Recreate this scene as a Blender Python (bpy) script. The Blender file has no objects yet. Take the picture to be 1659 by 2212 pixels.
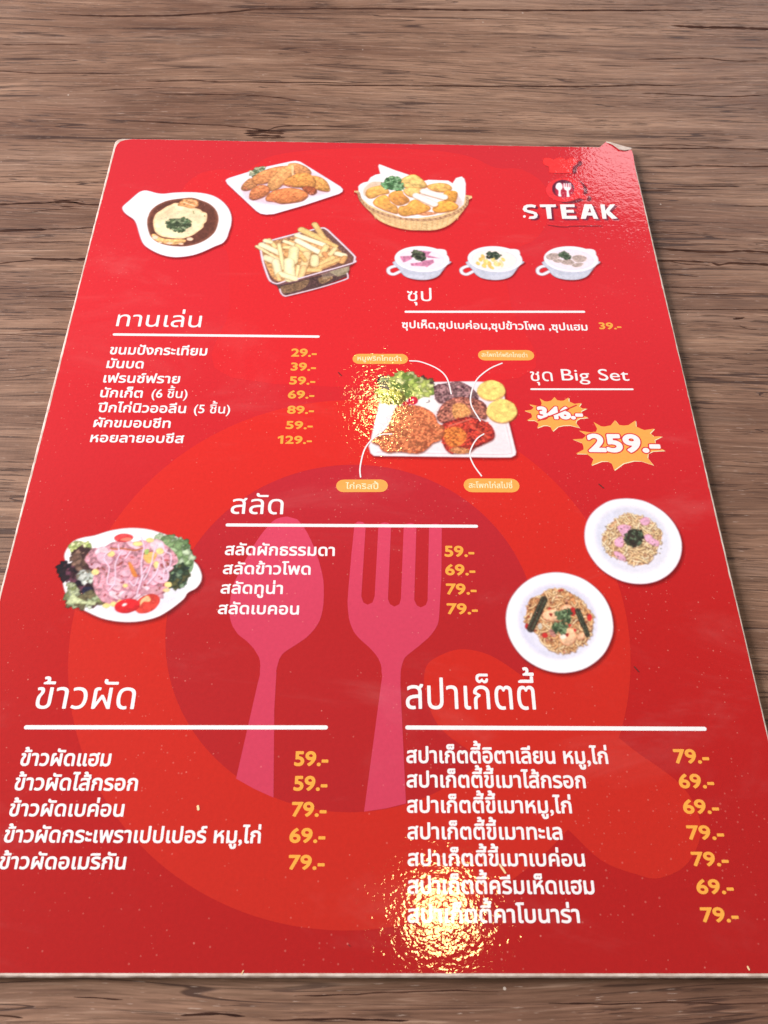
import bpy, math, random
import numpy as np
from mathutils import Matrix, Vector

sc = bpy.context.scene
COL = sc.collection
MM = 0.001
TOP = 2.2            # thickness of the menu board, mm

# ------------------------------------------------------------------ camera, world, lights, exposure
cam_data = bpy.data.cameras.new('camera')
cam = bpy.data.objects.new('camera', cam_data)
COL.objects.link(cam)
cam_data.sensor_width = 36.0
cam_data.lens = 29.19
cam_data.clip_start = 0.005
cam_data.clip_end = 20.0
cam.matrix_world = Matrix(((0.99980123, -0.01009190, -0.01719475, -0.00064822),
                           (0.00005215, 0.86375134, -0.50391828, -0.15256522),
                           (0.01993750, 0.50381721, 0.86358017, 0.21699429 + TOP * MM),
                           (0, 0, 0, 1)))
cam_data.dof.use_dof = True
cam_data.dof.focus_distance = 0.27
cam_data.dof.aperture_fstop = 34.0
sc.camera = cam

world = bpy.data.worlds.new('World')
sc.world = world
world.use_nodes = True
wbg = world.node_tree.nodes['Background']
wbg.inputs[0].default_value = (1.0, 0.95, 0.93, 1)
wbg.inputs[1].default_value = 0.27


def aim(o, target):
    d = Vector(target) - o.location
    o.rotation_euler = d.to_track_quat('-Z', 'Y').to_euler()


def bulb(loc, power, radius, col):
    l = bpy.data.lights.new('ceiling_bulb', 'POINT')
    l.energy = power
    l.shadow_soft_size = radius
    l.color = col
    o = bpy.data.objects.new('ceiling_bulb', l)
    o.location = loc
    COL.objects.link(o)


def window(loc, target, w, h, radiance, col, name='window_light'):
    l = bpy.data.lights.new(name, 'AREA')
    l.shape = 'RECTANGLE'
    l.size, l.size_y = w, h
    l.energy = radiance * math.pi * w * h
    l.color = col
    o = bpy.data.objects.new(name, l)
    o.location = loc
    aim(o, target)
    COL.objects.link(o)


bulb((0.140, -0.020, 1.50), 5.8, 0.049, (1.0, 0.74, 0.27))
bulb((0.022, 1.162, 1.50), 3.0, 0.030, (1.0, 0.76, 0.26))
window((-1.75, 0.62, 0.92), (0, 0, 0), 1.3, 1.0, 22.0, (1.0, 0.945, 0.955))
window((1.37, 2.3, 1.38), (0.4, 0.0, 0.2), 1.25, 0.82, 3.5, (1.0, 0.97, 1.0))

sc.view_settings.view_transform = 'Standard'
sc.view_settings.look = 'None'
sc.view_settings.exposure = 0.12
sc.view_settings.gamma = 1.0
sc.cycles.use_denoising = True
sc.cycles.max_bounces = 5

# ------------------------------------------------------------------ measured layout of the print, mm from the middle of the sheet
RING = [-5.34, -61.44, 77.84, -5.16, -60.91, 51.95]
TEXTS = [
('section_heading', 'ทานเล่น', -88.89, -59.74, 47.22, 5.41, 0.006, 'white', 3),
('section_heading', 'ซุป', 11.89, 20.65, 61.1, 4.8, 0.006, 'white', 3),
('section_heading', 'สลัด', -42.58, -26.78, -27.11, 5.31, 0.006, 'white', 3),
('section_heading', 'ข้าวผัด', -88.73, -62.46, -87.01, 5.85, 0.006, 'white', 3),
('section_heading', 'สปาเก็ตตี้', 9.52, 44.49, -86.49, 6.49, 0.006, 'white', 3),
('section_heading', 'ชุด', 52.82, 60.32, 25.45, 4.03, 0.006, 'white', 3),
('section_heading', 'Big', 63.35, 72.83, 25.82, 4.86, 0.0, 'white', 3),
('section_heading', 'Set', 75.92, 86.19, 26.03, 4.86, 0.0, 'white', 3),
('item_name', 'ขนมปังกระเทียม', -89.07, -56.28, 34.57, 3.17, 0.038, 'white', 3),
('item_name', 'มันบด', -89.13, -76.86, 28.61, 3.1, 0.038, 'white', 3),
('item_name', 'เฟรนช์ฟราย', -89.14, -63.98, 22.45, 3.03, 0.038, 'white', 3),
('item_name', 'นักเก็ต', -89.16, -75.37, 16.31, 2.96, 0.038, 'white', 3),
('item_name', 'ปีกไก่นิวออลีน', -89.03, -60.51, 10.29, 2.9, 0.038, 'white', 3),
('item_name', 'ผักขมอบชีท', -89.2, -64.71, 4.33, 2.83, 0.038, 'white', 3),
('item_name', 'หอยลายอบชีส', -89.18, -59.77, -1.5, 2.77, 0.038, 'white', 3),
('item_note', '(6 ชิ้น)', -72.43, -60.76, 16.41, 2.82, 0.02, 'white', 3),
('item_note', '(5 ชิ้น)', -57.93, -46.25, 10.35, 2.76, 0.02, 'white', 3),
('price', '29.-', -27.87, -19.19, 34.63, 3.5, 0.045, 'amber', 3),
('price', '39.-', -27.65, -19.18, 28.53, 3.42, 0.045, 'amber', 3),
('price', '59.-', -27.79, -19.17, 22.63, 3.35, 0.045, 'amber', 3),
('price', '69.-', -27.92, -19.22, 16.79, 3.28, 0.045, 'amber', 3),
('price', '89.-', -27.79, -19.08, 10.56, 3.2, 0.045, 'amber', 3),
('price', '59.-', -27.89, -19.22, 4.47, 3.13, 0.045, 'amber', 3),
('price', '129.-', -30.11, -19.25, -1.28, 3.06, 0.045, 'amber', 3),
('item_name', 'ซุปเห็ด,ซุปเบค่อน,ซุปข้าวโพด ,ซุปแฮม', 9.86, 74.88, 48.18, 2.64, 0.038, 'white', 3),
('price', '39.-', 79.01, 86.87, 48.93, 3.1, 0.045, 'amber', 3),
('item_name', 'สลัดผักธรรมดา', -42.95, -10.79, -41.07, 2.97, 0.038, 'white', 3),
('item_name', 'สลัดข้าวโพด', -42.93, -17.61, -47.23, 2.89, 0.038, 'white', 3),
('item_name', 'สลัดทูน่า', -42.99, -25.27, -53.4, 2.82, 0.038, 'white', 3),
('item_name', 'สลัดเบคอน', -43.12, -20.34, -59.69, 2.74, 0.038, 'white', 3),
('price', '59.-', 21.5, 30.29, -40.94, 3.59, 0.045, 'amber', 3),
('price', '69.-', 21.49, 30.27, -46.97, 3.5, 0.045, 'amber', 3),
('price', '79.-', 21.52, 30.29, -53.08, 3.41, 0.045, 'amber', 3),
('price', '79.-', 21.49, 30.3, -59.2, 3.32, 0.045, 'amber', 3),
('item_name', 'ข้าวผัดแฮม', -89.23, -66.27, -101.84, 3.15, 0.038, 'white', 3),
('item_name', 'ข้าวผัดไส้กรอก', -89.34, -58.49, -107.88, 3.06, 0.038, 'white', 3),
('item_name', 'ข้าวผัดเบค่อน', -89.26, -60.99, -114.1, 2.97, 0.038, 'white', 3),
('item_name', 'ข้าวผัดกระเพราเปปเปอร์ หมู,ไก่', -89.16, -26.6, -120.18, 2.89, 0.038, 'white', 3),
('item_name', 'ข้าวผัดอเมริกัน', -88.9, -58.64, -126.19, 2.8, 0.038, 'white', 3),
('price', '59.-', -19.4, -10.63, -101.55, 3.7, 0.045, 'amber', 3),
('price', '59.-', -19.24, -10.66, -107.69, 3.6, 0.045, 'amber', 3),
('price', '79.-', -19.36, -10.67, -113.94, 3.49, 0.045, 'amber', 3),
('price', '69.-', -19.58, -10.74, -120.05, 3.39, 0.045, 'amber', 3),
('price', '79.-', -19.46, -10.69, -126.14, 3.28, 0.045, 'amber', 3),
('item_name', 'สปาเก็ตตี้อิตาเลียน หมู,ไก่', 9.45, 61.73, -100.67, 3.2, 0.038, 'white', 3),
('item_name', 'สปาเก็ตตี้ขี้เมาไส้กรอก', 9.43, 55.15, -106.77, 3.11, 0.038, 'white', 3),
('item_name', 'สปาเก็ตตี้ขี้เมาหมู,ไก่', 9.41, 50.88, -112.91, 3.02, 0.038, 'white', 3),
('item_name', 'สปาเก็ตตี้ขี้เมาทะเล', 9.44, 47.83, -119.14, 2.92, 0.038, 'white', 3),
('item_name', 'สปาเก็ตตี้ขี้เมาเบค่อน', 9.41, 52.7, -125.23, 2.84, 0.038, 'white', 3),
('item_name', 'สปาเก็ตตี้ครีมเห็ดแฮม', 9.3, 54.25, -131.4, 2.97, 0.038, 'white', 3),
('item_name', 'สปาเก็ตตี้คาโบนาร่า', 9.21, 49.95, -137.6, 2.93, 0.038, 'white', 3),
('price', '79.-', 79.06, 88.18, -100.44, 3.64, 0.045, 'amber', 3),
('price', '69.-', 79.17, 88.21, -106.67, 3.54, 0.045, 'amber', 3),
('price', '69.-', 79.12, 88.21, -112.88, 3.43, 0.045, 'amber', 3),
('price', '79.-', 79.05, 88.19, -119.03, 3.33, 0.045, 'amber', 3),
('price', '79.-', 79.03, 88.08, -125.1, 3.23, 0.045, 'amber', 3),
('price', '69.-', 78.99, 88.0, -131.3, 3.22, 0.045, 'amber', 3),
('price', '79.-', 78.91, 87.85, -137.41, 3.17, 0.045, 'amber', 3),
('callout_text', 'หมูพริกไทยดำ', -5.3, 9.49, 33.27, 1.65, 0.02, 'cream', 4),
('callout_text', 'สะโพกไก่พริกไทยดำ', 36.95, 52.61, 35.66, 1.48, 0.02, 'cream', 4),
('callout_text', 'ไก่คริสปี้', -8.18, 1.92, -17.84, 1.59, 0.02, 'cream', 4),
('callout_text', 'สะโพกไก่สไปซี่', 29.84, 43.37, -17.04, 1.59, 0.02, 'cream', 4),
('old_price', '346.-', 53.69, 68.63, 9.68, 4.96, 0.075, 'white', 6),
('old_price_outline', '346.-', 53.69, 68.63, 9.68, 4.96, 0.15, 'outline', 5),
('sale_price', '259.-', 68.79, 92.05, -3.09, 6.94, 0.06, 'white', 6),
('sale_price_outline', '259.-', 68.79, 92.05, -3.09, 6.94, 0.12, 'outline', 5),
]
SHAPES = [
('burst_highlight','cream',3,0,[603,184,611,171,622,170,632,170,650,183,649,167,659,162,667,157,689,161,680,147,689,140,687,138,705,140,685,128,685,119,685,111,704,102,676,98,665,91,661,80,671,61,641,70,620,69,601,64,583,46,577,63,567,68,555,68,533,58,540,75,534,82,526,88,503,88,521,100,522,109,519,118,498,127,522,131,528,138,530,142,516,153,542,148,555,149,559,159,554,178,569,166,577,165,591,169]),
('price_burst','orange',4,0,[601,187,609,174,620,172,630,173,647,186,646,170,657,164,664,160,687,164,678,150,686,143,684,140,702,143,683,131,683,122,683,114,702,105,674,101,663,93,659,82,669,63,639,73,618,72,599,66,580,48,575,66,565,71,553,71,531,60,538,77,532,85,524,91,500,90,518,102,519,111,516,120,496,129,519,133,526,140,527,145,514,156,539,150,553,152,556,161,551,181,566,169,575,168,588,172]),
('burst_highlight','cream',3,0,[792,92,802,73,816,71,832,73,858,92,856,68,869,60,882,54,915,61,898,43,905,35,907,29,935,31,908,16,908,5,908,-9,934,-25,895,-28,878,-37,874,-54,888,-81,851,-66,828,-66,794,-76,761,-102,757,-77,745,-68,725,-69,691,-84,701,-61,691,-50,682,-41,648,-41,675,-24,676,-12,672,1,643,15,676,17,684,24,688,33,668,50,706,42,724,46,729,58,720,84,742,67,753,66,774,71]),
('price_burst','orange',4,0,[789,95,800,76,814,74,830,76,856,95,854,71,867,63,879,57,913,63,895,45,902,38,904,32,933,33,906,18,906,8,906,-6,932,-22,892,-26,876,-35,872,-51,886,-79,849,-64,825,-63,792,-73,759,-99,755,-75,743,-66,723,-66,689,-82,699,-58,689,-48,679,-39,646,-38,672,-22,673,-10,670,3,641,17,674,20,682,27,686,35,666,52,703,45,721,48,726,60,718,87,740,70,751,69,772,74]),
('watermark_spoon','pink',2,0,[-254,-279,-263,-280,-276,-283,-288,-288,-298,-297,-308,-310,-318,-325,-329,-343,-340,-364,-350,-386,-361,-411,-372,-438,-381,-463,-387,-481,-393,-497,-397,-514,-399,-535,-400,-556,-400,-576,-398,-592,-396,-606,-392,-619,-386,-633,-378,-645,-369,-657,-358,-666,-347,-674,-337,-683,-328,-692,-321,-700,-315,-709,-310,-717,-305,-725,-302,-735,-300,-748,-300,-762,-299,-773,-303,-796,-339,-1048,-291,-1073,-241,-1094,-254,-871,-255,-772,-255,-769,-256,-763,-255,-755,-253,-744,-250,-730,-245,-719,-239,-711,-232,-705,-222,-698,-208,-688,-193,-677,-179,-666,-168,-654,-158,-641,-150,-628,-144,-615,-140,-601,-137,-584,-135,-562,-135,-536,-136,-512,-138,-490,-142,-470,-147,-449,-154,-425,-162,-401,-171,-378,-181,-356,-191,-335,-201,-318,-210,-305,-218,-295,-224,-288]),
('watermark_fork','pink',2,0,[-53,-322,-52,-303,-44,-295,-36,-294,-26,-296,-18,-306,-28,-539,-22,-558,-10,-565,4,-558,10,-539,20,-309,27,-299,38,-296,50,-298,58,-308,48,-547,54,-563,66,-570,80,-563,85,-546,96,-308,104,-300,115,-297,126,-299,134,-308,123,-549,130,-566,141,-572,155,-565,161,-551,172,-309,180,-300,192,-298,203,-301,210,-311,203,-480,194,-582,193,-593,191,-610,187,-625,180,-638,171,-651,161,-663,149,-674,137,-685,125,-695,114,-704,103,-713,95,-721,90,-730,87,-739,85,-747,83,-756,82,-764,82,-770,81,-797,92,-1107,42,-1119,-13,-1127,32,-774,31,-770,30,-763,30,-753,28,-742,25,-734,21,-725,16,-717,10,-709,4,-702,-4,-693,-15,-683,-28,-671,-39,-659,-47,-648,-53,-635,-58,-622,-62,-607,-64,-591,-66,-573,-67,-554,-66,-534,-65,-506,-62,-460,-59,-405,-56,-365]),
('watermark_tail','ring',1.4,1,[146,-805,153,-746,189,-716,244,-697,304,-704,357,-730,442,-794,545,-863,644,-932,694,-975,801,-1064,828,-1161,780,-1244,705,-1278,649,-1270,567,-1238,488,-1162,377,-1067,277,-988,203,-934,166,-884]),
('watermark_hat','hat',1,1,[-466,250,-506,567,-544,848,-640,862,-726,995,-751,1153,-703,1264,-615,1304,-515,1298,-422,1386,-248,1434,6,1453,236,1444,387,1408,484,1343,585,1336,670,1244,673,1080,611,940,512,879,475,862,489,586,490,266]),
]
LINES = [
('heading_rule','white',3,0,1.06,[-888,434,-190,437]),
('heading_rule','white',3,0,1,[114,558,745,570]),
('heading_rule','white',3,0,1.05,[-431,-310,314,-306]),
('heading_rule','white',3,0,1.1,[-896,-920,-116,-916]),
('heading_rule','white',3,0,1.09,[98,-915,885,-914]),
('heading_rule','white',3,0,0.71,[527,219,866,224]),
('callout_line','white',5,1,0.48,[124,334,162,330,217,301,247,261,259,195]),
('callout_line','white',5,1,0.47,[437,329,393,304,348,258,326,201,323,149,349,86]),
('callout_line','white',5,1,0.44,[-36,-135,-38,-101,-27,-38,-5,3,25,26,62,30]),
('callout_line','white',5,1,0.44,[340,-126,319,-88,308,-49,316,-17,335,16,357,34]),
('callout_pill','orange',3,0,4.4,[-48,340,96,342]),
('callout_pill','orange',3,0,4.55,[380,363,527,366]),
('callout_pill','orange',3,0,4.54,[-88,-168,26,-166]),
('callout_pill','orange',3,0,5.03,[308,-161,431,-160]),
('strike_line','outline',7,0,0.48,[537,89,603,120,669,154]),
('print_nick','nick',8,0,0.34,[-116,279,-106,266]),
('print_nick','nick',8,0,0.35,[704,-152,716,-166]),
('print_nick','nick',8,0,0.27,[724,-744,734,-758]),
('print_nick','nick',8,0,0.16,[-46,-1422,-42,-1425]),
('print_nick','pale_nick',8,0,0.6,[-428,-1116,-426,-1123]),
('print_nick','pale_nick',8,0,0.49,[318,-1249,330,-1267]),
('print_nick','pale_nick',8,0,0.27,[278,-1352,280,-1356]),
('print_nick','pale_nick',8,0,0.39,[877,-1467,879,-1472]),
('print_nick','pale_nick',8,0,0.19,[-288,-1482,-284,-1475]),
]
PICTURES = [
('food_picture', 'printed picture of mashed potato in brown gravy on a white handled dish', [
('f',[-954,1056,-952,1072,-933,1105,-915,1134,-901,1153,-883,1161,-863,1157,-837,1148,-809,1144,-771,1151,-719,1155,-672,1153,-626,1142,-590,1118,-563,1086,-546,1054,-536,1014,-534,971,-538,940,-543,905,-556,878,-584,860,-620,833,-653,816,-690,804,-730,801,-770,812,-807,831,-840,859,-857,887,-872,928,-888,971,-903,998,-925,1017,-942,1034],(110,10,20),1,{'alpha':0.5,'soft':(0.73,)}),
('f',[-960,1066,-959,1083,-939,1116,-922,1145,-908,1164,-890,1172,-870,1168,-843,1158,-815,1155,-777,1162,-725,1166,-678,1164,-632,1152,-596,1128,-569,1096,-552,1064,-541,1024,-540,981,-544,950,-549,915,-562,888,-589,870,-626,843,-658,825,-696,814,-735,811,-776,821,-813,841,-846,868,-863,896,-879,938,-894,981,-909,1008,-931,1027,-949,1045],(250,246,250),1,{'rim':(0.4,(225,190,215))}),
('f',[-857,1001,-856,1033,-849,1063,-829,1092,-794,1117,-748,1129,-705,1135,-670,1122,-635,1103,-607,1071,-592,1031,-590,992,-597,948,-618,913,-649,886,-687,870,-729,867,-772,874,-806,890,-831,916,-848,958],(104,58,46),1,{'rim':(1.31,(150,92,72)),'n':(0.12,1.31),'soft':(0.2,)}),
('f',[-834,994,-833,1026,-828,1044,-809,1066,-795,1083,-780,1093,-764,1104,-731,1100,-696,1081,-667,1070,-655,1058,-637,1046,-634,1006,-642,990,-643,971,-657,951,-678,927,-713,909,-751,910,-792,919,-819,943],(252,232,190),1,{'rim':(0.98,(235,190,140)),'n':(0.1,2.94),'dots':(1,)}),
('f',[-830,1026,-808,1058,-768,1087,-747,1072,-778,1035,-813,1014],(240,205,165),1,{'alpha':0.6,'soft':(0.99,),'n':(0.1,1.32)}),
('f',[-744,1118,-734,1127,-718,1129,-690,1126,-674,1106,-676,1086,-701,1075,-729,1084,-752,1088,-751,1104],(226,160,104),1,{'rim':(0.47,(150,84,50)),'n':(0.3,0.94)}),
('l',[-732,1109,-709,1097,-686,1089],0.34,(255,225,190),1,{}),
('l',[-717,1119,-692,1116,-682,1102],0.4,(246,200,150),1,{}),
('f',[-830,928,-818,932,-800,919,-786,911,-755,906,-718,907,-699,902,-705,885,-746,875,-773,879,-801,890,-822,905],(240,190,125),1,{'rim':(0.39,(160,95,55)),'n':(0.28,0.96)}),
('f',[-803,913,-803,909,-804,906,-807,904,-810,902,-813,901,-817,902,-821,903,-824,906,-826,909,-827,912,-827,916,-826,919,-823,922,-820,924,-816,924,-813,924,-809,922,-806,920,-804,916],(252,220,190),1,{'rim':(0.26,(190,120,80))}),
('f',[-672,908,-673,904,-674,902,-677,899,-680,898,-684,897,-688,898,-692,899,-695,901,-697,904,-698,907,-698,910,-696,913,-694,915,-690,917,-686,917,-682,917,-679,915,-676,913,-673,910],(252,220,190),1,{'rim':(0.26,(190,120,80))}),
('f',[-705,881,-705,879,-706,878,-708,876,-711,876,-714,875,-718,876,-721,876,-723,877,-725,879,-726,880,-725,882,-724,884,-722,885,-719,886,-716,886,-712,886,-709,885,-707,884,-705,882],(252,220,190),1,{'rim':(0.25,(190,120,80))}),
('f',[-785,887,-785,885,-786,884,-788,883,-790,882,-792,882,-795,882,-797,883,-799,884,-800,885,-801,886,-800,888,-800,889,-798,890,-796,891,-793,891,-791,891,-789,890,-787,889,-785,888],(252,220,190),1,{'rim':(0.25,(190,120,80))}),
('f',[-745,884,-745,882,-747,880,-750,879,-753,878,-757,877,-761,878,-765,878,-768,880,-770,881,-771,883,-771,885,-769,887,-766,888,-763,889,-759,890,-755,889,-751,888,-748,887,-746,886],(252,220,190),1,{'rim':(0.25,(190,120,80))}),
('s',[-770,980,-845,1013,-840,978,-801,1091,-636,928,-679,893],9,0.163,0.293,1,((240,200,180),),3,0.35,None),
('s',[-787,985,-773,1003,-750,1010,-732,1020,-704,1013,-697,985,-708,958,-723,946,-745,951,-768,964],150,0.293,0.716,3,((60,74,50),(100,122,82),(156,172,132),(76,94,64)),4,0.35,None),
('l',[-788,991,-770,976],0.29,(60,85,62),1,{}),
('l',[-704,1013,-718,989],0.3,(100,140,104),1,{}),
('l',[-691,1059,-686,1045],0.23,(110,120,70),1,{}),
('l',[-645,1038,-644,1030],0.23,(120,110,60),1,{}),
]),
('food_picture', 'printed picture of fried chicken wings on a square white plate', [
('f',[-579,1228,-577,1237,-565,1246,-442,1310,-331,1351,-313,1355,-294,1349,-274,1333,-129,1205,-120,1189,-121,1176,-134,1162,-263,1094,-379,1041,-408,1037,-429,1042,-448,1057,-571,1210],(120,10,20),0,{'alpha':0.5,'soft':(0.74,)}),
('f',[-584,1237,-582,1246,-570,1255,-447,1319,-336,1360,-318,1364,-299,1359,-279,1342,-134,1214,-124,1198,-125,1184,-138,1171,-268,1103,-383,1050,-412,1046,-434,1051,-452,1066,-576,1218],(250,243,253),0,{'rim':(0.52,(232,214,238))}),
('f',[-548,1242,-443,1296,-316,1337,-166,1202,-400,1080,-428,1092],(244,236,250),0,{'soft':(0.75,),'alpha':0.7}),
('f',[-519,1188,-487,1244,-246,1296,-175,1188,-246,1150,-357,1103,-484,1126],(205,165,185),1,{'alpha':0.45,'soft':(1.11,)}),
('s',[-493,1290,-472,1314,-445,1324,-432,1315,-442,1291,-480,1262,-491,1271],70,0.302,0.642,2,((170,185,140),(110,130,90),(215,215,180),(90,105,70)),5,0.35,None),
('f',[-519,1188,-509,1225,-487,1251,-464,1226,-459,1203,-481,1185,-502,1177],(120,50,40),1,{'alpha':0.7,'soft':(0.3,)}),
('f',[-521,1193,-510,1229,-488,1255,-465,1230,-460,1208,-483,1189,-503,1182],(206,140,92),1,{'rim':(0.96,(140,95,62)),'n':(0.22,0.81),'hl':0.16}),
('s',[-521,1193,-510,1229,-488,1255,-465,1230,-460,1208,-483,1189,-503,1182],26,0.111,0.258,1.5,((154,105,69),(243,165,108)),10,0.1,None),
('f',[-481,1253,-453,1286,-406,1316,-354,1329,-320,1325,-336,1280,-395,1242,-424,1222,-460,1215,-476,1230],(120,50,40),1,{'alpha':0.7,'soft':(0.3,)}),
('f',[-482,1258,-454,1291,-408,1320,-356,1333,-322,1330,-338,1285,-396,1246,-425,1227,-461,1219,-478,1235],(228,150,94),1,{'rim':(0.97,(155,102,63)),'n':(0.22,0.82),'hl':0.16}),
('s',[-482,1258,-454,1291,-408,1320,-356,1333,-322,1330,-338,1285,-396,1246,-425,1227,-461,1219,-478,1235],26,0.112,0.262,1.5,((171,112,70),(255,177,110)),11,0.1,None),
('f',[-346,1336,-315,1346,-277,1328,-251,1296,-262,1268,-305,1272,-328,1299],(120,50,40),1,{'alpha':0.7,'soft':(0.31,)}),
('f',[-347,1341,-317,1351,-279,1333,-253,1301,-264,1272,-307,1276,-330,1304],(222,150,96),1,{'rim':(0.99,(150,102,65)),'n':(0.22,0.84),'hl':0.16}),
('s',[-347,1341,-317,1351,-279,1333,-253,1301,-264,1272,-307,1276,-330,1304],26,0.115,0.268,1.5,((166,112,72),(255,177,113)),12,0.1,None),
('f',[-250,1268,-213,1262,-188,1238,-174,1201,-180,1181,-216,1187,-241,1209],(120,50,40),1,{'alpha':0.7,'soft':(0.3,)}),
('f',[-251,1273,-214,1267,-189,1242,-176,1206,-181,1185,-218,1191,-243,1213],(236,166,92),1,{'rim':(0.98,(160,112,62)),'n':(0.22,0.83),'hl':0.16}),
('s',[-251,1273,-214,1267,-189,1242,-176,1206,-181,1185,-218,1191,-243,1213],26,0.113,0.264,1.5,((177,124,69),(255,195,108)),13,0.1,None),
('f',[-417,1213,-410,1246,-392,1283,-363,1317,-339,1332,-320,1322,-321,1285,-341,1252,-362,1210,-385,1182,-406,1180,-416,1195],(120,50,40),1,{'alpha':0.7,'soft':(0.3,)}),
('f',[-419,1218,-412,1250,-393,1288,-364,1321,-341,1336,-322,1327,-323,1290,-342,1257,-364,1215,-386,1187,-407,1184,-417,1200],(236,168,106),1,{'rim':(0.97,(160,114,72)),'n':(0.22,0.82),'hl':0.16}),
('s',[-419,1218,-412,1250,-393,1288,-364,1321,-341,1336,-322,1327,-323,1290,-342,1257,-364,1215,-386,1187,-407,1184,-417,1200],26,0.111,0.26,1.5,((177,126,79),(255,198,125)),14,0.1,None),
('f',[-484,1140,-481,1176,-459,1206,-429,1211,-410,1196,-408,1168,-430,1141,-462,1125,-477,1129],(120,50,40),1,{'alpha':0.7,'soft':(0.29,)}),
('f',[-485,1144,-482,1180,-460,1210,-431,1215,-411,1200,-410,1173,-432,1146,-463,1129,-478,1133],(214,130,84),1,{'rim':(0.95,(145,88,57)),'n':(0.22,0.8),'hl':0.16}),
('s',[-485,1144,-482,1180,-460,1210,-431,1215,-411,1200,-410,1173,-432,1146,-463,1129,-478,1133],26,0.11,0.256,1.5,((160,97,63),(252,153,99)),15,0.1,None),
('f',[-358,1229,-335,1261,-300,1286,-263,1284,-237,1259,-230,1227,-241,1200,-277,1201,-317,1202,-347,1211],(120,50,40),1,{'alpha':0.7,'soft':(0.3,)}),
('f',[-359,1233,-337,1266,-301,1290,-264,1289,-239,1264,-231,1232,-242,1204,-279,1206,-318,1207,-349,1215],(230,156,84),1,{'rim':(0.97,(156,106,57)),'n':(0.22,0.82),'hl':0.16}),
('s',[-359,1233,-337,1266,-301,1290,-264,1289,-239,1264,-231,1232,-242,1204,-279,1206,-318,1207,-349,1215],26,0.112,0.261,1.5,((172,117,63),(255,184,99)),16,0.1,None),
('f',[-283,1201,-253,1208,-229,1196,-225,1173,-242,1159,-264,1172],(120,50,40),1,{'alpha':0.7,'soft':(0.3,)}),
('f',[-285,1205,-255,1213,-230,1200,-226,1178,-244,1164,-265,1176],(176,92,60),1,{'rim':(0.96,(119,62,40)),'n':(0.22,0.82),'hl':0.16}),
('s',[-285,1205,-255,1213,-230,1200,-226,1178,-244,1164,-265,1176],26,0.111,0.259,1.5,((132,69,45),(207,108,70)),17,0.1,None),
('f',[-420,1132,-408,1164,-373,1187,-331,1196,-289,1189,-264,1172,-257,1154,-274,1127,-309,1113,-356,1106,-386,1116,-411,1119],(120,50,40),1,{'alpha':0.7,'soft':(0.29,)}),
('f',[-422,1137,-409,1168,-375,1192,-333,1201,-290,1194,-265,1176,-258,1159,-275,1132,-310,1117,-358,1110,-388,1120,-412,1124],(230,138,84),1,{'rim':(0.95,(156,93,57)),'n':(0.22,0.8),'hl':0.16}),
('s',[-422,1137,-409,1168,-375,1192,-333,1201,-290,1194,-265,1176,-258,1159,-275,1132,-310,1117,-358,1110,-388,1120,-412,1124],26,0.109,0.255,1.5,((172,103,63),(255,162,99)),18,0.1,None),
('f',[-333,1336,-322,1327,-321,1280,-328,1282],(248,206,150),1,{'soft':(0.15,)}),
('f',[-503,1194,-504,1192,-505,1192,-506,1192,-508,1192,-509,1193,-511,1194,-512,1196,-512,1198,-513,1200,-512,1201,-512,1202,-511,1203,-509,1204,-508,1203,-506,1202,-505,1201,-504,1199,-503,1197,-503,1195],(214,130,96),1,{'rim':(0.22,(130,60,44))}),
('f',[-495,1187,-496,1186,-497,1185,-498,1185,-500,1185,-501,1186,-502,1188,-504,1189,-504,1191,-505,1193,-504,1195,-504,1196,-503,1197,-501,1197,-500,1197,-498,1196,-497,1194,-496,1193,-495,1191,-495,1189],(214,130,96),1,{'rim':(0.22,(130,60,44))}),
('f',[-469,1141,-469,1140,-470,1139,-472,1138,-473,1139,-475,1140,-476,1141,-477,1143,-478,1145,-478,1146,-478,1148,-477,1149,-476,1150,-475,1150,-474,1150,-472,1149,-471,1148,-470,1146,-469,1144,-468,1142],(214,130,96),1,{'rim':(0.22,(130,60,44))}),
('f',[-453,1137,-454,1135,-455,1135,-456,1134,-458,1135,-460,1136,-461,1137,-462,1139,-463,1141,-463,1142,-463,1144,-462,1145,-461,1146,-460,1146,-458,1146,-457,1145,-455,1144,-454,1142,-454,1140,-453,1138],(214,130,96),1,{'rim':(0.22,(130,60,44))}),
('f',[-399,1125,-400,1124,-400,1123,-402,1122,-403,1123,-405,1124,-406,1125,-407,1127,-408,1129,-408,1130,-408,1132,-407,1133,-406,1134,-405,1134,-404,1134,-402,1133,-401,1132,-400,1130,-399,1128,-399,1126],(214,130,96),1,{'rim':(0.22,(130,60,44))}),
('f',[-383,1118,-384,1117,-385,1116,-387,1116,-388,1117,-390,1118,-391,1119,-392,1120,-393,1122,-393,1124,-393,1126,-392,1127,-391,1128,-390,1128,-388,1128,-387,1127,-385,1125,-384,1124,-384,1122,-383,1120],(214,130,96),1,{'rim':(0.22,(130,60,44))}),
('f',[-335,1212,-336,1210,-337,1210,-338,1209,-340,1210,-341,1211,-343,1212,-344,1214,-344,1216,-345,1218,-344,1219,-344,1220,-343,1221,-341,1222,-340,1221,-338,1220,-337,1219,-336,1217,-335,1215,-335,1213],(214,130,96),1,{'rim':(0.22,(130,60,44))}),
('f',[-323,1207,-324,1206,-325,1205,-326,1205,-328,1206,-329,1206,-330,1208,-331,1210,-332,1211,-332,1213,-332,1215,-331,1216,-330,1217,-329,1217,-327,1217,-326,1216,-324,1214,-323,1213,-323,1211,-322,1209],(214,130,96),1,{'rim':(0.22,(130,60,44))}),
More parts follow.
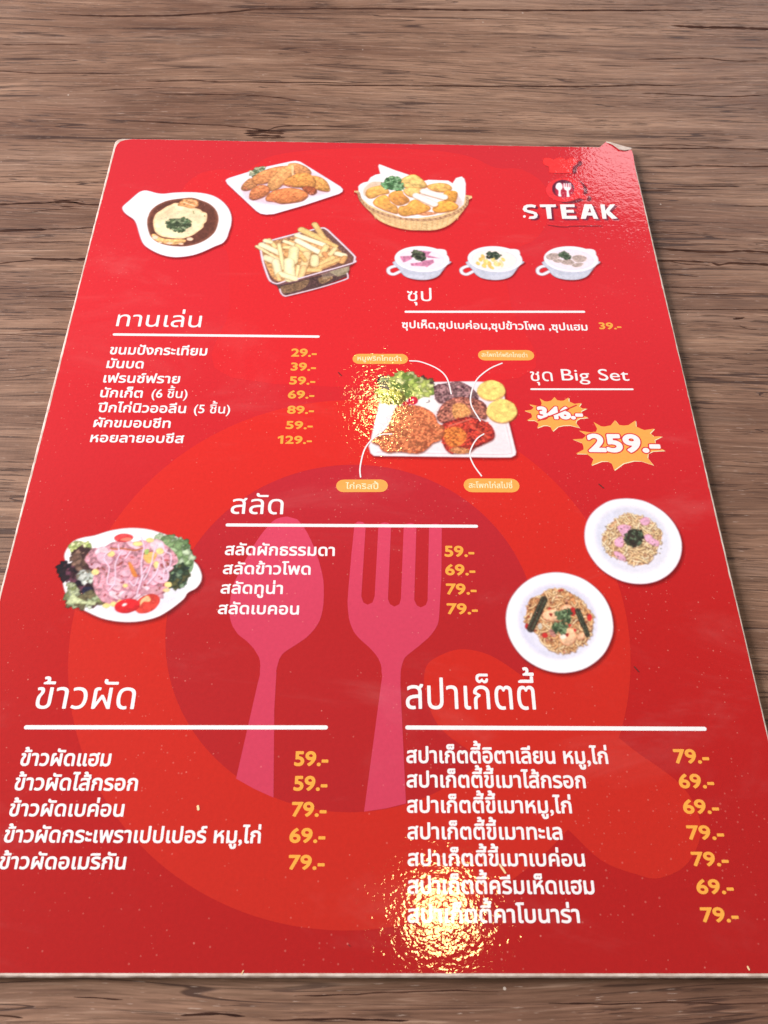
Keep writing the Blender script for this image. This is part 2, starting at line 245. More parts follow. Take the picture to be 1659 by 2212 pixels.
('f',[-350,1216,-351,1214,-352,1214,-354,1214,-355,1214,-357,1215,-358,1216,-359,1218,-360,1220,-360,1222,-360,1223,-359,1225,-358,1225,-357,1226,-355,1225,-354,1224,-352,1223,-351,1221,-350,1219,-350,1218],(214,130,96),1,{'rim':(0.22,(130,60,44))}),
('f',[-236,1169,-237,1168,-238,1167,-240,1167,-241,1167,-243,1168,-244,1169,-245,1171,-246,1173,-246,1175,-246,1176,-245,1178,-244,1178,-242,1179,-241,1178,-239,1177,-238,1176,-237,1174,-236,1172,-236,1170],(214,130,96),1,{'rim':(0.22,(130,60,44))}),
('f',[-245,1166,-246,1165,-247,1164,-248,1164,-250,1164,-252,1165,-253,1167,-254,1168,-254,1170,-255,1172,-254,1174,-254,1175,-253,1176,-251,1176,-250,1176,-248,1175,-247,1174,-246,1172,-245,1170,-245,1168],(214,130,96),1,{'rim':(0.22,(130,60,44))}),
]),
('food_picture', 'printed picture of french fries in a small wire mesh basket', [
('f',[-419,850,-418,875,-402,890,-291,938,-200,971,-177,966,-153,936,-75,833,-66,808,-69,787,-86,769,-90,721,-189,662,-294,623,-315,621,-331,639,-342,669,-368,688,-389,739,-409,808],(120,8,12),0,{'alpha':0.45,'soft':(0.72,)}),
('f',[-424,858,-423,883,-407,898,-295,946,-205,979,-182,974,-158,944,-79,840,-70,816,-73,795,-90,777,-94,729,-193,669,-298,630,-320,628,-335,646,-347,676,-372,696,-393,746,-413,816],(120,78,70),0,{'n':(0.25,0.48)}),
('f',[-416,858,-394,898,-219,950,-140,878,-113,808,-283,714,-351,700,-390,767],(214,160,104),1,{'n':(0.3,0.9),'soft':(0.24,)}),
('f',[-347,676,-325,683,-195,730,-88,780,-94,729,-193,672,-312,632,-330,646],(84,58,58),0,{'n':(0.35,0.4)}),
('f',[-334,670,-296,684,-238,709,-233,695,-251,664,-294,644,-323,640],(128,98,74),1,{'n':(0.35,0.34)}),
('f',[-200,716,-156,727,-150,714,-179,690,-194,692],(140,108,80),1,{'n':(0.35,0.35)}),
('f',[-166,751,-90,777,-94,742,-131,724],(142,128,104),0,{'n':(0.2,0.29)}),
('l',[-190,737,-180,710],0.12,(205,190,165),0,{}),
('l',[-187,738,-176,712],0.12,(205,190,165),0,{}),
('l',[-183,740,-172,714],0.12,(205,190,165),0,{}),
('l',[-179,742,-169,716],0.12,(205,190,165),0,{}),
('l',[-175,744,-165,718],0.12,(205,190,165),0,{}),
('l',[-171,745,-162,720],0.12,(205,190,165),0,{}),
('l',[-167,747,-158,722],0.12,(205,190,165),0,{}),
('l',[-163,748,-154,723],0.12,(205,190,165),0,{}),
('l',[-159,750,-151,725],0.12,(205,190,165),0,{}),
('l',[-156,752,-147,727],0.12,(205,190,165),0,{}),
('l',[-152,754,-143,729],0.12,(205,190,165),0,{}),
('l',[-148,755,-140,731],0.12,(205,190,165),0,{}),
('l',[-144,757,-136,733],0.12,(205,190,165),0,{}),
('l',[-140,758,-132,735],0.12,(205,190,165),0,{}),
('l',[-136,760,-129,737],0.12,(205,190,165),0,{}),
('l',[-132,762,-125,739],0.12,(205,190,165),0,{}),
('l',[-128,764,-122,741],0.12,(205,190,165),0,{}),
('l',[-124,765,-118,743],0.12,(205,190,165),0,{}),
('l',[-120,767,-114,745],0.12,(205,190,165),0,{}),
('l',[-116,769,-111,747],0.12,(205,190,165),0,{}),
('l',[-112,770,-107,749],0.12,(205,190,165),0,{}),
('l',[-108,772,-103,751],0.12,(205,190,165),0,{}),
('l',[-104,774,-100,753],0.12,(205,190,165),0,{}),
('l',[-101,775,-96,755],0.12,(205,190,165),0,{}),
('l',[-97,777,-92,757],0.12,(205,190,165),0,{}),
('l',[-93,779,-89,759],0.12,(205,190,165),0,{}),
('s',[-369,902,-295,937,-294,911,-362,881],60,0.091,0.182,1,((150,110,105),),7,0.35,None),
('s',[-192,965,-168,951,-89,830,-93,808,-140,878],200,0.092,0.185,1,((165,130,120),(120,85,80)),8,0.35,None),
('l',[-336,659,-330,640,-317,626,-298,630,-193,669,-104,711,-94,725,-97,742],0.57,(238,218,232),1,{'shade':0.4}),
('l',[-422,858,-422,880,-406,896,-295,943,-205,976,-182,972,-158,944,-79,840,-71,820,-74,802],0.78,(238,218,232),1,{'shade':0.5}),
('l',[-416,847,-404,898,-295,931,-220,961],0.24,(150,110,120),0,{}),
('l',[-391,906,-366,871],1.91,(150,98,60),0,{'alpha':0.45,'soft':(0.15,)}),
('l',[-392,909,-367,874],1.67,(250,215,150),0,{'shade':0.34}),
('l',[-404,902,-386,895],2.19,(150,98,60),0,{'alpha':0.45,'soft':(0.15,)}),
('l',[-405,905,-386,898],1.95,(252,236,190),0,{'shade':0.34}),
('l',[-417,880,-344,836],2.73,(150,98,60),0,{'alpha':0.45,'soft':(0.15,)}),
('l',[-418,883,-345,838],2.49,(252,238,196),0,{'shade':0.34}),
('l',[-434,871,-342,800],1.51,(150,98,60),0,{'alpha':0.45,'soft':(0.15,)}),
('l',[-435,874,-342,803],1.27,(246,222,168),0,{'shade':0.34}),
('l',[-352,882,-329,759],1.79,(150,98,60),0,{'alpha':0.45,'soft':(0.15,)}),
('l',[-353,885,-330,762],1.55,(250,228,170),0,{'shade':0.34}),
('l',[-395,813,-361,793],3.23,(150,98,60),0,{'alpha':0.45,'soft':(0.15,)}),
('l',[-396,816,-362,796],3,(250,228,186),0,{'shade':0.34}),
('l',[-333,900,-286,878],1.91,(150,98,60),0,{'alpha':0.45,'soft':(0.15,)}),
('l',[-334,903,-287,881],1.67,(252,236,190),0,{'shade':0.34}),
('l',[-331,868,-290,869],1.9,(150,98,60),0,{'alpha':0.45,'soft':(0.15,)}),
('l',[-332,871,-291,872],1.66,(248,222,160),0,{'shade':0.34}),
('l',[-324,832,-308,815],2.15,(150,98,60),0,{'alpha':0.45,'soft':(0.15,)}),
('l',[-324,835,-308,818],1.92,(230,170,110),0,{'shade':0.34}),
('l',[-281,880,-244,845],3.29,(150,98,60),0,{'alpha':0.45,'soft':(0.15,)}),
('l',[-282,883,-245,848],3.05,(246,216,150),0,{'shade':0.34}),
('l',[-225,995,-186,918],2.53,(150,98,60),0,{'alpha':0.45,'soft':(0.15,)}),
('l',[-226,998,-187,921],2.28,(238,196,128),0,{'shade':0.34}),
('l',[-273,964,-217,928],3.07,(150,98,60),0,{'alpha':0.45,'soft':(0.15,)}),
('l',[-274,967,-218,931],2.83,(240,200,130),0,{'shade':0.34}),
('l',[-217,925,-142,879],2.21,(150,98,60),0,{'alpha':0.45,'soft':(0.15,)}),
('l',[-218,928,-143,882],1.96,(242,200,130),0,{'shade':0.34}),
('l',[-289,934,-188,885],2.43,(150,98,60),0,{'alpha':0.45,'soft':(0.15,)}),
('l',[-290,937,-189,888],2.19,(255,246,210),0,{'shade':0.34}),
('l',[-285,905,-201,846],2.75,(150,98,60),0,{'alpha':0.45,'soft':(0.15,)}),
('l',[-286,908,-202,848],2.51,(255,246,214),0,{'shade':0.34}),
('l',[-177,875,-193,832],2.73,(150,98,60),0,{'alpha':0.45,'soft':(0.15,)}),
('l',[-178,878,-194,834],2.49,(244,212,150),0,{'shade':0.34}),
('l',[-184,839,-168,818],2.16,(150,98,60),0,{'alpha':0.45,'soft':(0.15,)}),
('l',[-184,842,-169,821],1.92,(226,160,104),0,{'shade':0.34}),
('l',[-144,865,-161,836],2.17,(150,98,60),0,{'alpha':0.45,'soft':(0.15,)}),
('l',[-145,868,-162,839],1.94,(246,218,160),0,{'shade':0.34}),
('l',[-136,840,-108,830],2.44,(150,98,60),0,{'alpha':0.45,'soft':(0.15,)}),
('l',[-137,843,-109,833],2.2,(254,240,200),0,{'shade':0.34}),
('l',[-108,819,-117,798],2.42,(150,98,60),0,{'alpha':0.45,'soft':(0.15,)}),
('l',[-109,822,-118,801],2.19,(226,170,110),0,{'shade':0.34}),
('l',[-153,818,-211,768],2.7,(150,98,60),0,{'alpha':0.45,'soft':(0.15,)}),
('l',[-154,821,-212,771],2.46,(246,206,140),0,{'shade':0.34}),
('l',[-196,768,-133,808],2.12,(150,98,60),0,{'alpha':0.45,'soft':(0.15,)}),
('l',[-197,771,-133,811],1.89,(240,196,130),0,{'shade':0.34}),
('l',[-218,817,-216,786],3.51,(150,98,60),0,{'alpha':0.45,'soft':(0.15,)}),
('l',[-219,820,-217,788],3.28,(252,232,180),0,{'shade':0.34}),
('l',[-246,838,-259,746],3.26,(150,98,60),0,{'alpha':0.45,'soft':(0.15,)}),
('l',[-247,840,-260,749],3.02,(250,216,160),0,{'shade':0.34}),
('l',[-263,823,-252,802],1.88,(150,98,60),0,{'alpha':0.45,'soft':(0.15,)}),
('l',[-264,826,-253,805],1.64,(236,190,120),0,{'shade':0.34}),
('l',[-295,858,-297,798],4.1,(150,98,60),0,{'alpha':0.45,'soft':(0.15,)}),
('l',[-296,861,-298,800],3.86,(252,236,180),0,{'shade':0.34}),
('l',[-276,774,-278,719],1.58,(150,98,60),0,{'alpha':0.45,'soft':(0.15,)}),
('l',[-276,776,-278,721],1.35,(250,228,170),0,{'shade':0.34}),
('l',[-240,754,-198,755],2.38,(150,98,60),0,{'alpha':0.45,'soft':(0.15,)}),
('l',[-241,756,-199,757],2.15,(242,202,136),0,{'shade':0.34}),
('l',[-255,767,-263,719],2.66,(150,98,60),0,{'alpha':0.45,'soft':(0.15,)}),
('l',[-256,770,-264,722],2.43,(248,206,146),0,{'shade':0.34}),
('l',[-311,794,-302,711],4.3,(150,98,60),0,{'alpha':0.45,'soft':(0.15,)}),
('l',[-312,797,-303,714],4.07,(255,246,196),0,{'shade':0.34}),
('l',[-358,793,-342,724],3.22,(150,98,60),0,{'alpha':0.45,'soft':(0.15,)}),
('l',[-360,796,-343,727],2.98,(254,242,196),0,{'shade':0.34}),
('l',[-337,731,-282,708],2.9,(150,98,60),0,{'alpha':0.45,'soft':(0.15,)}),
('l',[-338,734,-283,711],2.67,(255,238,190),0,{'shade':0.34}),
('l',[-347,724,-340,704],1.83,(150,98,60),0,{'alpha':0.45,'soft':(0.14,)}),
('l',[-348,727,-341,706],1.6,(240,200,140),0,{'shade':0.34}),
('l',[-320,698,-345,686,-360,689,-375,702],0.69,(238,218,232),1,{'shade':0.4}),
('l',[-418,851,-404,788,-381,716,-370,696],0.78,(238,218,232),1,{'shade':0.4}),
('l',[-273,711,-196,744,-78,795,-71,809],0.69,(238,218,232),1,{'shade':0.4}),
('l',[-273,706,-195,737,-78,788],0.23,(110,70,90),0,{}),
('l',[-367,686,-347,679,-272,701],0.29,(120,80,100),0,{}),
]),
('food_picture', 'printed picture of golden nuggets and cheese sticks in a woven basket', [
('f',[-62,1166,-59,1142,-42,1102,-12,1059,15,1021,55,991,113,969,166,964,232,966,278,988,308,1020,337,1064,358,1108,366,1136,356,1168,-59,1182],(130,8,14),1,{'alpha':0.5,'soft':(0.73,)}),
('f',[-65,1175,-62,1151,-45,1111,-15,1069,12,1030,52,1000,110,978,163,973,229,976,275,998,306,1029,335,1073,356,1117,364,1146,353,1178,-62,1192],(240,204,150),1,{'rim':(0.8,(205,150,100)),'n':(0.08,0.6)}),
('l',[-7,1086,4,1033],0.29,(226,180,124),0,{}),
('l',[14,1072,23,1020],0.29,(226,180,124),0,{}),
('l',[35,1059,43,1009],0.29,(226,180,124),0,{}),
('l',[56,1048,62,1000],0.29,(226,180,124),0,{}),
('l',[77,1040,82,993],0.29,(226,180,124),0,{}),
('l',[98,1033,101,987],0.29,(226,180,124),0,{}),
('l',[118,1029,120,983],0.29,(226,180,124),0,{}),
('l',[139,1026,140,980],0.29,(226,180,124),0,{}),
('l',[160,1026,159,980],0.29,(226,180,124),0,{}),
('l',[181,1028,179,981],0.29,(226,180,124),0,{}),
('l',[202,1031,198,983],0.29,(226,180,124),0,{}),
('l',[223,1037,218,988],0.29,(226,180,124),0,{}),
('l',[244,1044,237,994],0.29,(226,180,124),0,{}),
('l',[265,1054,257,1001],0.29,(226,180,124),0,{}),
('l',[286,1066,277,1011],0.29,(226,180,124),0,{}),
('l',[308,1080,297,1022],0.29,(226,180,124),0,{}),
('l',[330,1096,317,1035],0.3,(226,180,124),0,{}),
('l',[-28,1106,4,1080,35,1060,67,1045,98,1034,130,1028,161,1027,193,1030,224,1038,256,1051,289,1069,322,1091,355,1119],0.15,(176,126,84),1,{'alpha':0.75}),
('l',[-24,1099,7,1073,38,1052,69,1037,99,1026,130,1020,161,1018,192,1022,223,1030,254,1043,286,1061,318,1084,351,1112],0.15,(176,126,84),1,{'alpha':0.75}),
('l',[-21,1092,10,1066,40,1045,71,1029,101,1017,131,1011,161,1010,191,1013,222,1022,252,1035,283,1053,315,1077,346,1105],0.15,(176,126,84),1,{'alpha':0.75}),
('l',[-17,1086,13,1059,43,1037,72,1021,102,1009,131,1003,161,1001,190,1005,220,1013,250,1027,280,1045,311,1069,342,1098],0.15,(176,126,84),1,{'alpha':0.75}),
('l',[-13,1079,16,1052,46,1030,74,1013,103,1001,132,994,161,993,190,996,219,1005,248,1019,278,1038,308,1062,338,1092],0.15,(176,126,84),1,{'alpha':0.75}),
('l',[-9,1072,20,1044,48,1022,76,1005,104,993,132,986,160,984,189,988,217,997,246,1011,275,1030,304,1055,334,1085],0.15,(176,126,84),1,{'alpha':0.75}),
('f',[-64,1216,-57,1229,-44,1240,-27,1246,-16,1272,3,1288,22,1294,14,1340,17,1352,31,1345,75,1320,136,1290,197,1256,213,1263,291,1260,307,1244,322,1276,345,1286,355,1273,359,1244,355,1178,345,1121,322,1096,256,1063,234,1055,164,1040,111,1040,31,1078,-23,1112,-53,1151,-62,1184],(252,246,250),0,{'rim':(0.34,(240,214,226))}),
('f',[-43,1200,-19,1238,3,1247,36,1240,25,1210,-34,1160],(222,190,160),1,{'alpha':0.8,'soft':(0.54,)}),
('f',[315,1185,336,1153,340,1121,317,1100,273,1079,302,1128],(216,190,186),1,{'alpha':0.7,'soft':(0.6,)}),
('f',[165,1065,208,1078,240,1067,192,1054],(220,150,110),1,{'soft':(0.19,),'n':(0.2,0.45)}),
('l',[-63,1179,-50,1131,-18,1092,31,1062,98,1038,159,1030,226,1035,280,1056,327,1085,356,1121,361,1162],1.13,(196,150,112),1,{'shade':0.4}),
('l',[-65,1184,-61,1174],0.23,(226,184,146),0,{}),
('l',[-63,1176,-59,1166],0.23,(128,88,70),0,{}),
('l',[-60,1167,-56,1157],0.23,(226,184,146),0,{}),
('l',[-58,1159,-54,1149],0.23,(128,88,70),0,{}),
('l',[-56,1150,-52,1140],0.23,(226,184,146),0,{}),
('l',[-54,1142,-50,1132],0.23,(128,88,70),0,{}),
('l',[-50,1134,-46,1124],0.23,(226,184,146),0,{}),
('l',[-45,1127,-41,1117],0.23,(128,88,70),0,{}),
('l',[-39,1120,-35,1110],0.23,(226,184,146),0,{}),
('l',[-33,1113,-29,1104],0.23,(128,88,70),0,{}),
('l',[-27,1106,-23,1097],0.23,(226,184,146),0,{}),
('l',[-22,1100,-18,1090],0.23,(128,88,70),0,{}),
('l',[-14,1094,-10,1084],0.23,(226,184,146),0,{}),
('l',[-6,1088,-2,1079],0.23,(128,88,70),0,{}),
('l',[3,1083,7,1073],0.23,(226,184,146),0,{}),
('l',[12,1078,15,1068],0.23,(128,88,70),0,{}),
('l',[20,1072,24,1063],0.23,(226,184,146),0,{}),
('l',[28,1067,32,1057],0.23,(128,88,70),0,{}),
('l',[40,1063,44,1053],0.23,(226,184,146),0,{}),
('l',[52,1059,55,1049],0.23,(128,88,70),0,{}),
('l',[63,1054,67,1045],0.23,(226,184,146),0,{}),
('l',[75,1050,79,1040],0.23,(128,88,70),0,{}),
('l',[87,1046,90,1036],0.23,(226,184,146),0,{}),
('l',[98,1042,102,1033],0.23,(128,88,70),0,{}),
('l',[109,1041,113,1031],0.23,(226,184,146),0,{}),
('l',[120,1040,123,1030],0.23,(128,88,70),0,{}),
('l',[131,1038,134,1028],0.23,(226,184,146),0,{}),
('l',[141,1037,145,1027],0.23,(128,88,70),0,{}),
('l',[152,1035,156,1026],0.23,(226,184,146),0,{}),
('l',[163,1035,167,1025],0.23,(128,88,70),0,{}),
('l',[175,1036,179,1026],0.23,(226,184,146),0,{}),
('l',[187,1037,190,1027],0.23,(128,88,70),0,{}),
('l',[199,1038,202,1028],0.23,(226,184,146),0,{}),
('l',[210,1039,214,1029],0.23,(128,88,70),0,{}),
('l',[222,1040,226,1030],0.23,(226,184,146),0,{}),
('l',[232,1043,236,1033],0.23,(128,88,70),0,{}),
('l',[242,1046,245,1037],0.23,(226,184,146),0,{}),
('l',[251,1050,254,1040],0.23,(128,88,70),0,{}),
('l',[261,1054,264,1044],0.23,(226,184,146),0,{}),
('l',[270,1057,274,1048],0.23,(128,88,70),0,{}),
('l',[280,1061,283,1052],0.23,(226,184,146),0,{}),
('l',[288,1066,291,1056],0.23,(128,88,70),0,{}),
('l',[296,1071,299,1062],0.23,(226,184,146),0,{}),
('l',[304,1076,308,1066],0.23,(128,88,70),0,{}),
('l',[312,1081,316,1072],0.23,(226,184,146),0,{}),
('l',[321,1086,324,1077],0.23,(128,88,70),0,{}),
('l',[328,1092,331,1082],0.23,(226,184,146),0,{}),
('l',[333,1098,336,1088],0.23,(128,88,70),0,{}),
('l',[338,1105,341,1095],0.23,(226,184,146),0,{}),
('l',[343,1111,346,1101],0.23,(128,88,70),0,{}),
('l',[348,1118,351,1108],0.23,(226,184,146),0,{}),
('l',[353,1124,356,1114],0.23,(128,88,70),0,{}),
('l',[355,1131,358,1121],0.23,(226,184,146),0,{}),
('l',[356,1138,359,1128],0.23,(128,88,70),0,{}),
('l',[357,1145,360,1135],0.23,(226,184,146),0,{}),
('l',[358,1152,361,1142],0.23,(128,88,70),0,{}),
('l',[358,1159,362,1149],0.23,(226,184,146),0,{}),
('l',[359,1166,363,1156],0.23,(128,88,70),0,{}),
('f',[205,1224,252,1241,291,1234,304,1210,278,1188,229,1195],(150,72,30),1,{'alpha':0.65,'soft':(0.3,)}),
('f',[204,1227,252,1245,290,1238,303,1213,277,1192,228,1199],(240,184,104),1,{'rim':(0.68,(206,128,60)),'n':(0.16,1.01),'hl':0.14}),
('f',[273,1188,306,1197,325,1185,317,1141,309,1130,271,1140],(150,72,30),1,{'alpha':0.65,'soft':(0.3,)}),
('f',[272,1192,305,1201,324,1189,316,1144,308,1134,270,1143],(230,160,72),1,{'rim':(0.67,(206,128,60)),'n':(0.16,1.01),'hl':0.14}),
('f',[-34,1176,-23,1201,13,1219,37,1219,56,1191,54,1175,21,1166,-1,1149,-22,1146,-32,1160],(150,72,30),1,{'alpha':0.65,'soft':(0.3,)}),
('f',[-35,1180,-24,1205,12,1222,36,1223,55,1195,53,1178,20,1169,-2,1153,-24,1150,-33,1164],(240,184,100),1,{'rim':(0.67,(206,128,60)),'n':(0.16,1),'hl':0.14}),
('f',[104,1254,137,1284,162,1288,187,1265,205,1232,199,1211,158,1206,120,1209],(150,72,30),1,{'alpha':0.65,'soft':(0.31,)}),
('f',[103,1258,136,1288,161,1292,186,1268,204,1236,198,1215,157,1210,119,1213],(244,204,124),1,{'rim':(0.68,(206,128,60)),'n':(0.16,1.02),'hl':0.14}),
('f',[114,1196,142,1214,183,1206,177,1178,157,1173,146,1157,125,1168],(150,72,30),1,{'alpha':0.65,'soft':(0.3,)}),
('f',[113,1200,141,1217,182,1210,176,1181,156,1177,145,1160,124,1172],(242,198,120),1,{'rim':(0.67,(206,128,60)),'n':(0.16,1.01),'hl':0.14}),
('f',[56,1167,76,1187,108,1192,114,1172,135,1144,129,1124,94,1107,70,1123,59,1142],(150,72,30),1,{'alpha':0.65,'soft':(0.3,)}),
('f',[55,1170,74,1191,107,1196,113,1176,134,1148,128,1128,93,1111,69,1126,58,1146],(232,156,76),1,{'rim':(0.67,(206,128,60)),'n':(0.16,1),'hl':0.14}),
('f',[-5,1125,13,1153,40,1166,56,1150,64,1122,86,1103,91,1079,86,1060,48,1074,21,1090,2,1105],(150,72,30),1,{'alpha':0.65,'soft':(0.3,)}),
('f',[-6,1128,12,1157,39,1170,55,1154,63,1126,85,1107,90,1083,84,1063,47,1078,20,1093,1,1109],(238,172,84),1,{'rim':(0.66,(206,128,60)),'n':(0.16,0.99),'hl':0.14}),
('f',[92,1064,97,1099,124,1108,140,1132,162,1143,189,1122,216,1102,210,1082,171,1062,139,1053,112,1048],(150,72,30),1,{'alpha':0.65,'soft':(0.29,)}),
('f',[91,1067,96,1103,123,1112,139,1136,161,1146,188,1125,214,1106,208,1086,170,1065,138,1057,111,1052],(238,172,82),1,{'rim':(0.65,(206,128,60)),'n':(0.16,0.97),'hl':0.14}),
('f',[225,1094,249,1131,276,1138,303,1132,324,1113,318,1093,285,1076,241,1069,228,1079],(150,72,30),1,{'alpha':0.65,'soft':(0.29,)}),
('f',[224,1098,248,1135,275,1141,302,1136,323,1116,317,1096,284,1080,240,1073,227,1082],(240,172,76),1,{'rim':(0.66,(206,128,60)),'n':(0.16,0.98),'hl':0.14}),
('l',[194,1189,272,1158],3.35,(170,100,50),0,{'alpha':0.55,'soft':(0.27,)}),
('l',[192,1194,271,1163],3.08,(255,250,242),0,{'shade':0.22}),
('l',[163,1164,232,1117],3.33,(170,100,50),0,{'alpha':0.55,'soft':(0.27,)}),
('l',[162,1169,231,1122],3.06,(255,250,242),0,{'shade':0.22}),
('s',[28,1227,42,1256,70,1278,97,1270,111,1241,110,1212,91,1200,58,1207,36,1211],170,0.337,0.742,2.2,((86,140,86),(130,190,130),(165,215,160),(60,105,62)),9,0.35,None),
]),
('food_picture', 'printed picture of ham cream soup in a white handled cup', [
('f',[84,804,98,758,114,730,139,714,176,708,214,714,242,734,263,775,278,808],(120,8,12),1,{'alpha':0.55,'soft':(0.56,)}),
('l',[96,784,70,780,53,767,56,747,72,741,93,754,107,761],1.34,(240,234,246),1,{'shade':0.35}),
('f',[79,810,93,764,109,735,135,720,172,714,209,720,238,740,258,781,274,814],(206,210,226),1,{'rim':(0.67,(182,186,208)),'n':(0.05,1.12)}),
('f',[89,797,112,771,173,753,234,767,269,808,258,771,238,754,172,738,112,752],(190,196,216),1,{'alpha':0.6,'soft':(0.45,)}),
('f',[223,867,242,875,266,868,265,841],(246,240,248),1,{}),
('f',[277,815,270,795,255,777,232,764,204,756,173,754,142,759,115,770,94,785,80,805,76,825,82,846,97,864,120,878,149,886,181,888,212,883,239,872,261,855,274,836],(250,246,252),1,{'rim':(0.34,(225,220,236))}),
('f',[260,813,255,797,242,783,222,772,198,766,171,765,145,768,121,777,103,790,92,805,88,822,93,838,106,853,126,864,150,870,177,871,204,867,228,858,246,845,257,830],(248,232,244),1,{'rim':(0.79,(230,222,238)),'soft':(0.17,)}),
('f',[144,868,213,860,188,819,146,832],(206,130,166),0,{'rim':(0.34,(236,176,204)),'n':(0.15,0.68)}),
('f',[189,846,243,826,198,827],(206,130,166),0,{'rim':(0.34,(236,176,204)),'n':(0.15,0.68)}),
('f',[96,834,144,838,139,818,108,801,98,820],(206,130,166),0,{'rim':(0.34,(236,176,204)),'n':(0.15,0.68)}),
('f',[134,798,174,805,188,783,136,785],(206,130,166),0,{'rim':(0.34,(236,176,204)),'n':(0.15,0.67)}),
('f',[174,812,219,820,221,803,194,779,174,789],(206,130,166),0,{'rim':(0.34,(236,176,204)),'n':(0.15,0.67)}),
('s',[142,852,158,864,180,856,188,832,181,816,150,818],60,0.284,0.624,1.6,((40,48,38),(70,86,62),(108,120,92)),11,0.35,None),
]),
('food_picture', 'printed picture of corn cream soup in a white handled cup', [
('f',[353,810,365,764,380,735,404,719,442,714,479,720,509,740,531,781,548,814],(120,8,12),1,{'alpha':0.55,'soft':(0.56,)}),
('l',[364,790,338,786,320,772,322,753,338,746,360,760,374,767],1.34,(240,234,246),1,{'shade':0.35}),
('f',[349,816,360,770,375,741,400,725,437,719,475,725,505,745,527,786,544,820],(206,210,226),1,{'rim':(0.68,(182,186,208)),'n':(0.05,1.13)}),
('f',[358,803,380,777,440,758,502,773,539,813,526,777,506,760,439,744,379,757],(190,196,216),1,{'alpha':0.6,'soft':(0.45,)}),
('f',[496,873,515,881,539,874,537,847],(246,240,248),1,{}),
('f',[547,821,540,800,523,783,500,769,471,761,440,760,410,765,383,775,362,791,349,810,346,831,353,852,369,870,393,884,422,892,454,894,485,889,512,878,533,861,545,842],(250,246,252),1,{'rim':(0.34,(225,220,236))}),
('f',[530,819,524,802,510,788,490,778,465,771,439,770,412,774,389,783,372,796,361,811,358,828,364,844,377,858,398,870,423,876,450,877,476,873,500,864,518,851,528,836],(252,240,236),1,{'rim':(0.79,(230,222,238)),'soft':(0.17,)}),
('f',[407,822,402,822,398,828,396,837,396,846,399,851,404,850,408,845,410,836,410,827],(250,226,150),1,{'rim':(0.28,(222,180,104))}),
('f',[469,840,467,836,462,835,457,837,454,841,453,845,456,849,460,850,465,848,469,844],(252,236,180),1,{'rim':(0.28,(222,180,104))}),
('f',[422,814,420,809,414,806,408,806,404,810,402,815,404,820,410,823,416,823,420,820],(246,214,120),1,{'rim':(0.28,(222,180,104))}),
('f',[421,796,417,797,413,803,411,813,412,821,414,826,418,825,422,818,424,809,423,800],(250,226,150),1,{'rim':(0.28,(222,180,104))}),
('f',[459,789,456,790,454,795,454,802,455,808,458,810,461,809,463,804,463,798,462,792],(246,214,120),1,{'rim':(0.28,(222,180,104))}),
('f',[451,846,448,843,444,844,440,847,438,852,438,856,441,859,445,859,449,856,452,851],(246,214,120),1,{'rim':(0.28,(222,180,104))}),
('f',[397,813,392,812,388,815,386,822,387,828,390,833,395,834,399,831,401,824,400,818],(240,200,110),1,{'rim':(0.28,(222,180,104))}),
('f',[433,800,431,796,426,794,422,795,418,798,417,802,419,806,423,808,428,808,432,805],(252,236,180),1,{'rim':(0.28,(222,180,104))}),
('f',[462,838,459,833,453,830,447,831,442,835,441,841,444,846,450,848,456,848,460,844],(252,236,180),1,{'rim':(0.28,(222,180,104))}),
('f',[453,826,449,825,445,830,443,836,444,843,446,848,450,848,454,844,456,837,455,830],(250,226,150),1,{'rim':(0.28,(222,180,104))}),
('f',[439,775,435,773,429,776,424,782,421,789,421,795,425,796,431,794,436,788,440,781],(240,200,110),1,{'rim':(0.28,(222,180,104))}),
('f',[415,797,412,794,408,793,404,795,402,798,401,803,404,806,408,807,412,805,414,802],(246,214,120),1,{'rim':(0.28,(222,180,104))}),
('f',[458,797,453,796,448,800,444,807,442,814,443,820,447,821,452,818,457,811,459,803],(252,236,180),1,{'rim':(0.28,(222,180,104))}),
('f',[439,812,435,814,432,821,431,830,432,839,436,843,440,841,444,834,444,825,443,817],(250,226,150),1,{'rim':(0.28,(222,180,104))}),
('f',[389,797,386,794,381,794,377,798,375,803,376,809,379,812,384,811,388,808,390,802],(246,214,120),1,{'rim':(0.28,(222,180,104))}),
('f',[412,783,409,780,404,781,398,785,396,791,396,796,399,799,404,798,409,794,412,788],(246,214,120),1,{'rim':(0.28,(222,180,104))}),
('f',[455,831,451,830,446,833,442,839,440,846,441,852,444,853,450,850,454,844,456,836],(250,226,150),1,{'rim':(0.28,(222,180,104))}),
('f',[471,792,468,793,464,800,462,809,462,818,464,822,467,821,471,814,473,805,473,796],(252,236,180),1,{'rim':(0.28,(222,180,104))}),
('f',[451,822,448,824,446,830,446,838,447,845,450,848,453,847,455,840,455,832,454,826],(250,226,150),1,{'rim':(0.28,(222,180,104))}),
('f',[448,824,444,822,440,824,437,830,437,837,439,842,444,844,448,842,451,837,451,830],(246,214,120),1,{'rim':(0.28,(222,180,104))}),
('f',[410,836,408,832,404,830,399,831,396,835,396,840,398,845,403,846,407,845,410,841],(240,200,110),1,{'rim':(0.28,(222,180,104))}),
('f',[424,782,420,785,418,793,418,804,421,812,425,816,429,813,431,805,430,794,428,785],(240,200,110),1,{'rim':(0.28,(222,180,104))}),
('f',[482,817,479,815,474,817,471,822,469,828,470,833,474,835,478,833,482,828,484,822],(246,214,120),1,{'rim':(0.28,(222,180,104))}),
('f',[470,786,467,788,465,794,465,803,467,810,470,813,473,811,475,804,475,796,473,789],(252,236,180),1,{'rim':(0.28,(222,180,104))}),
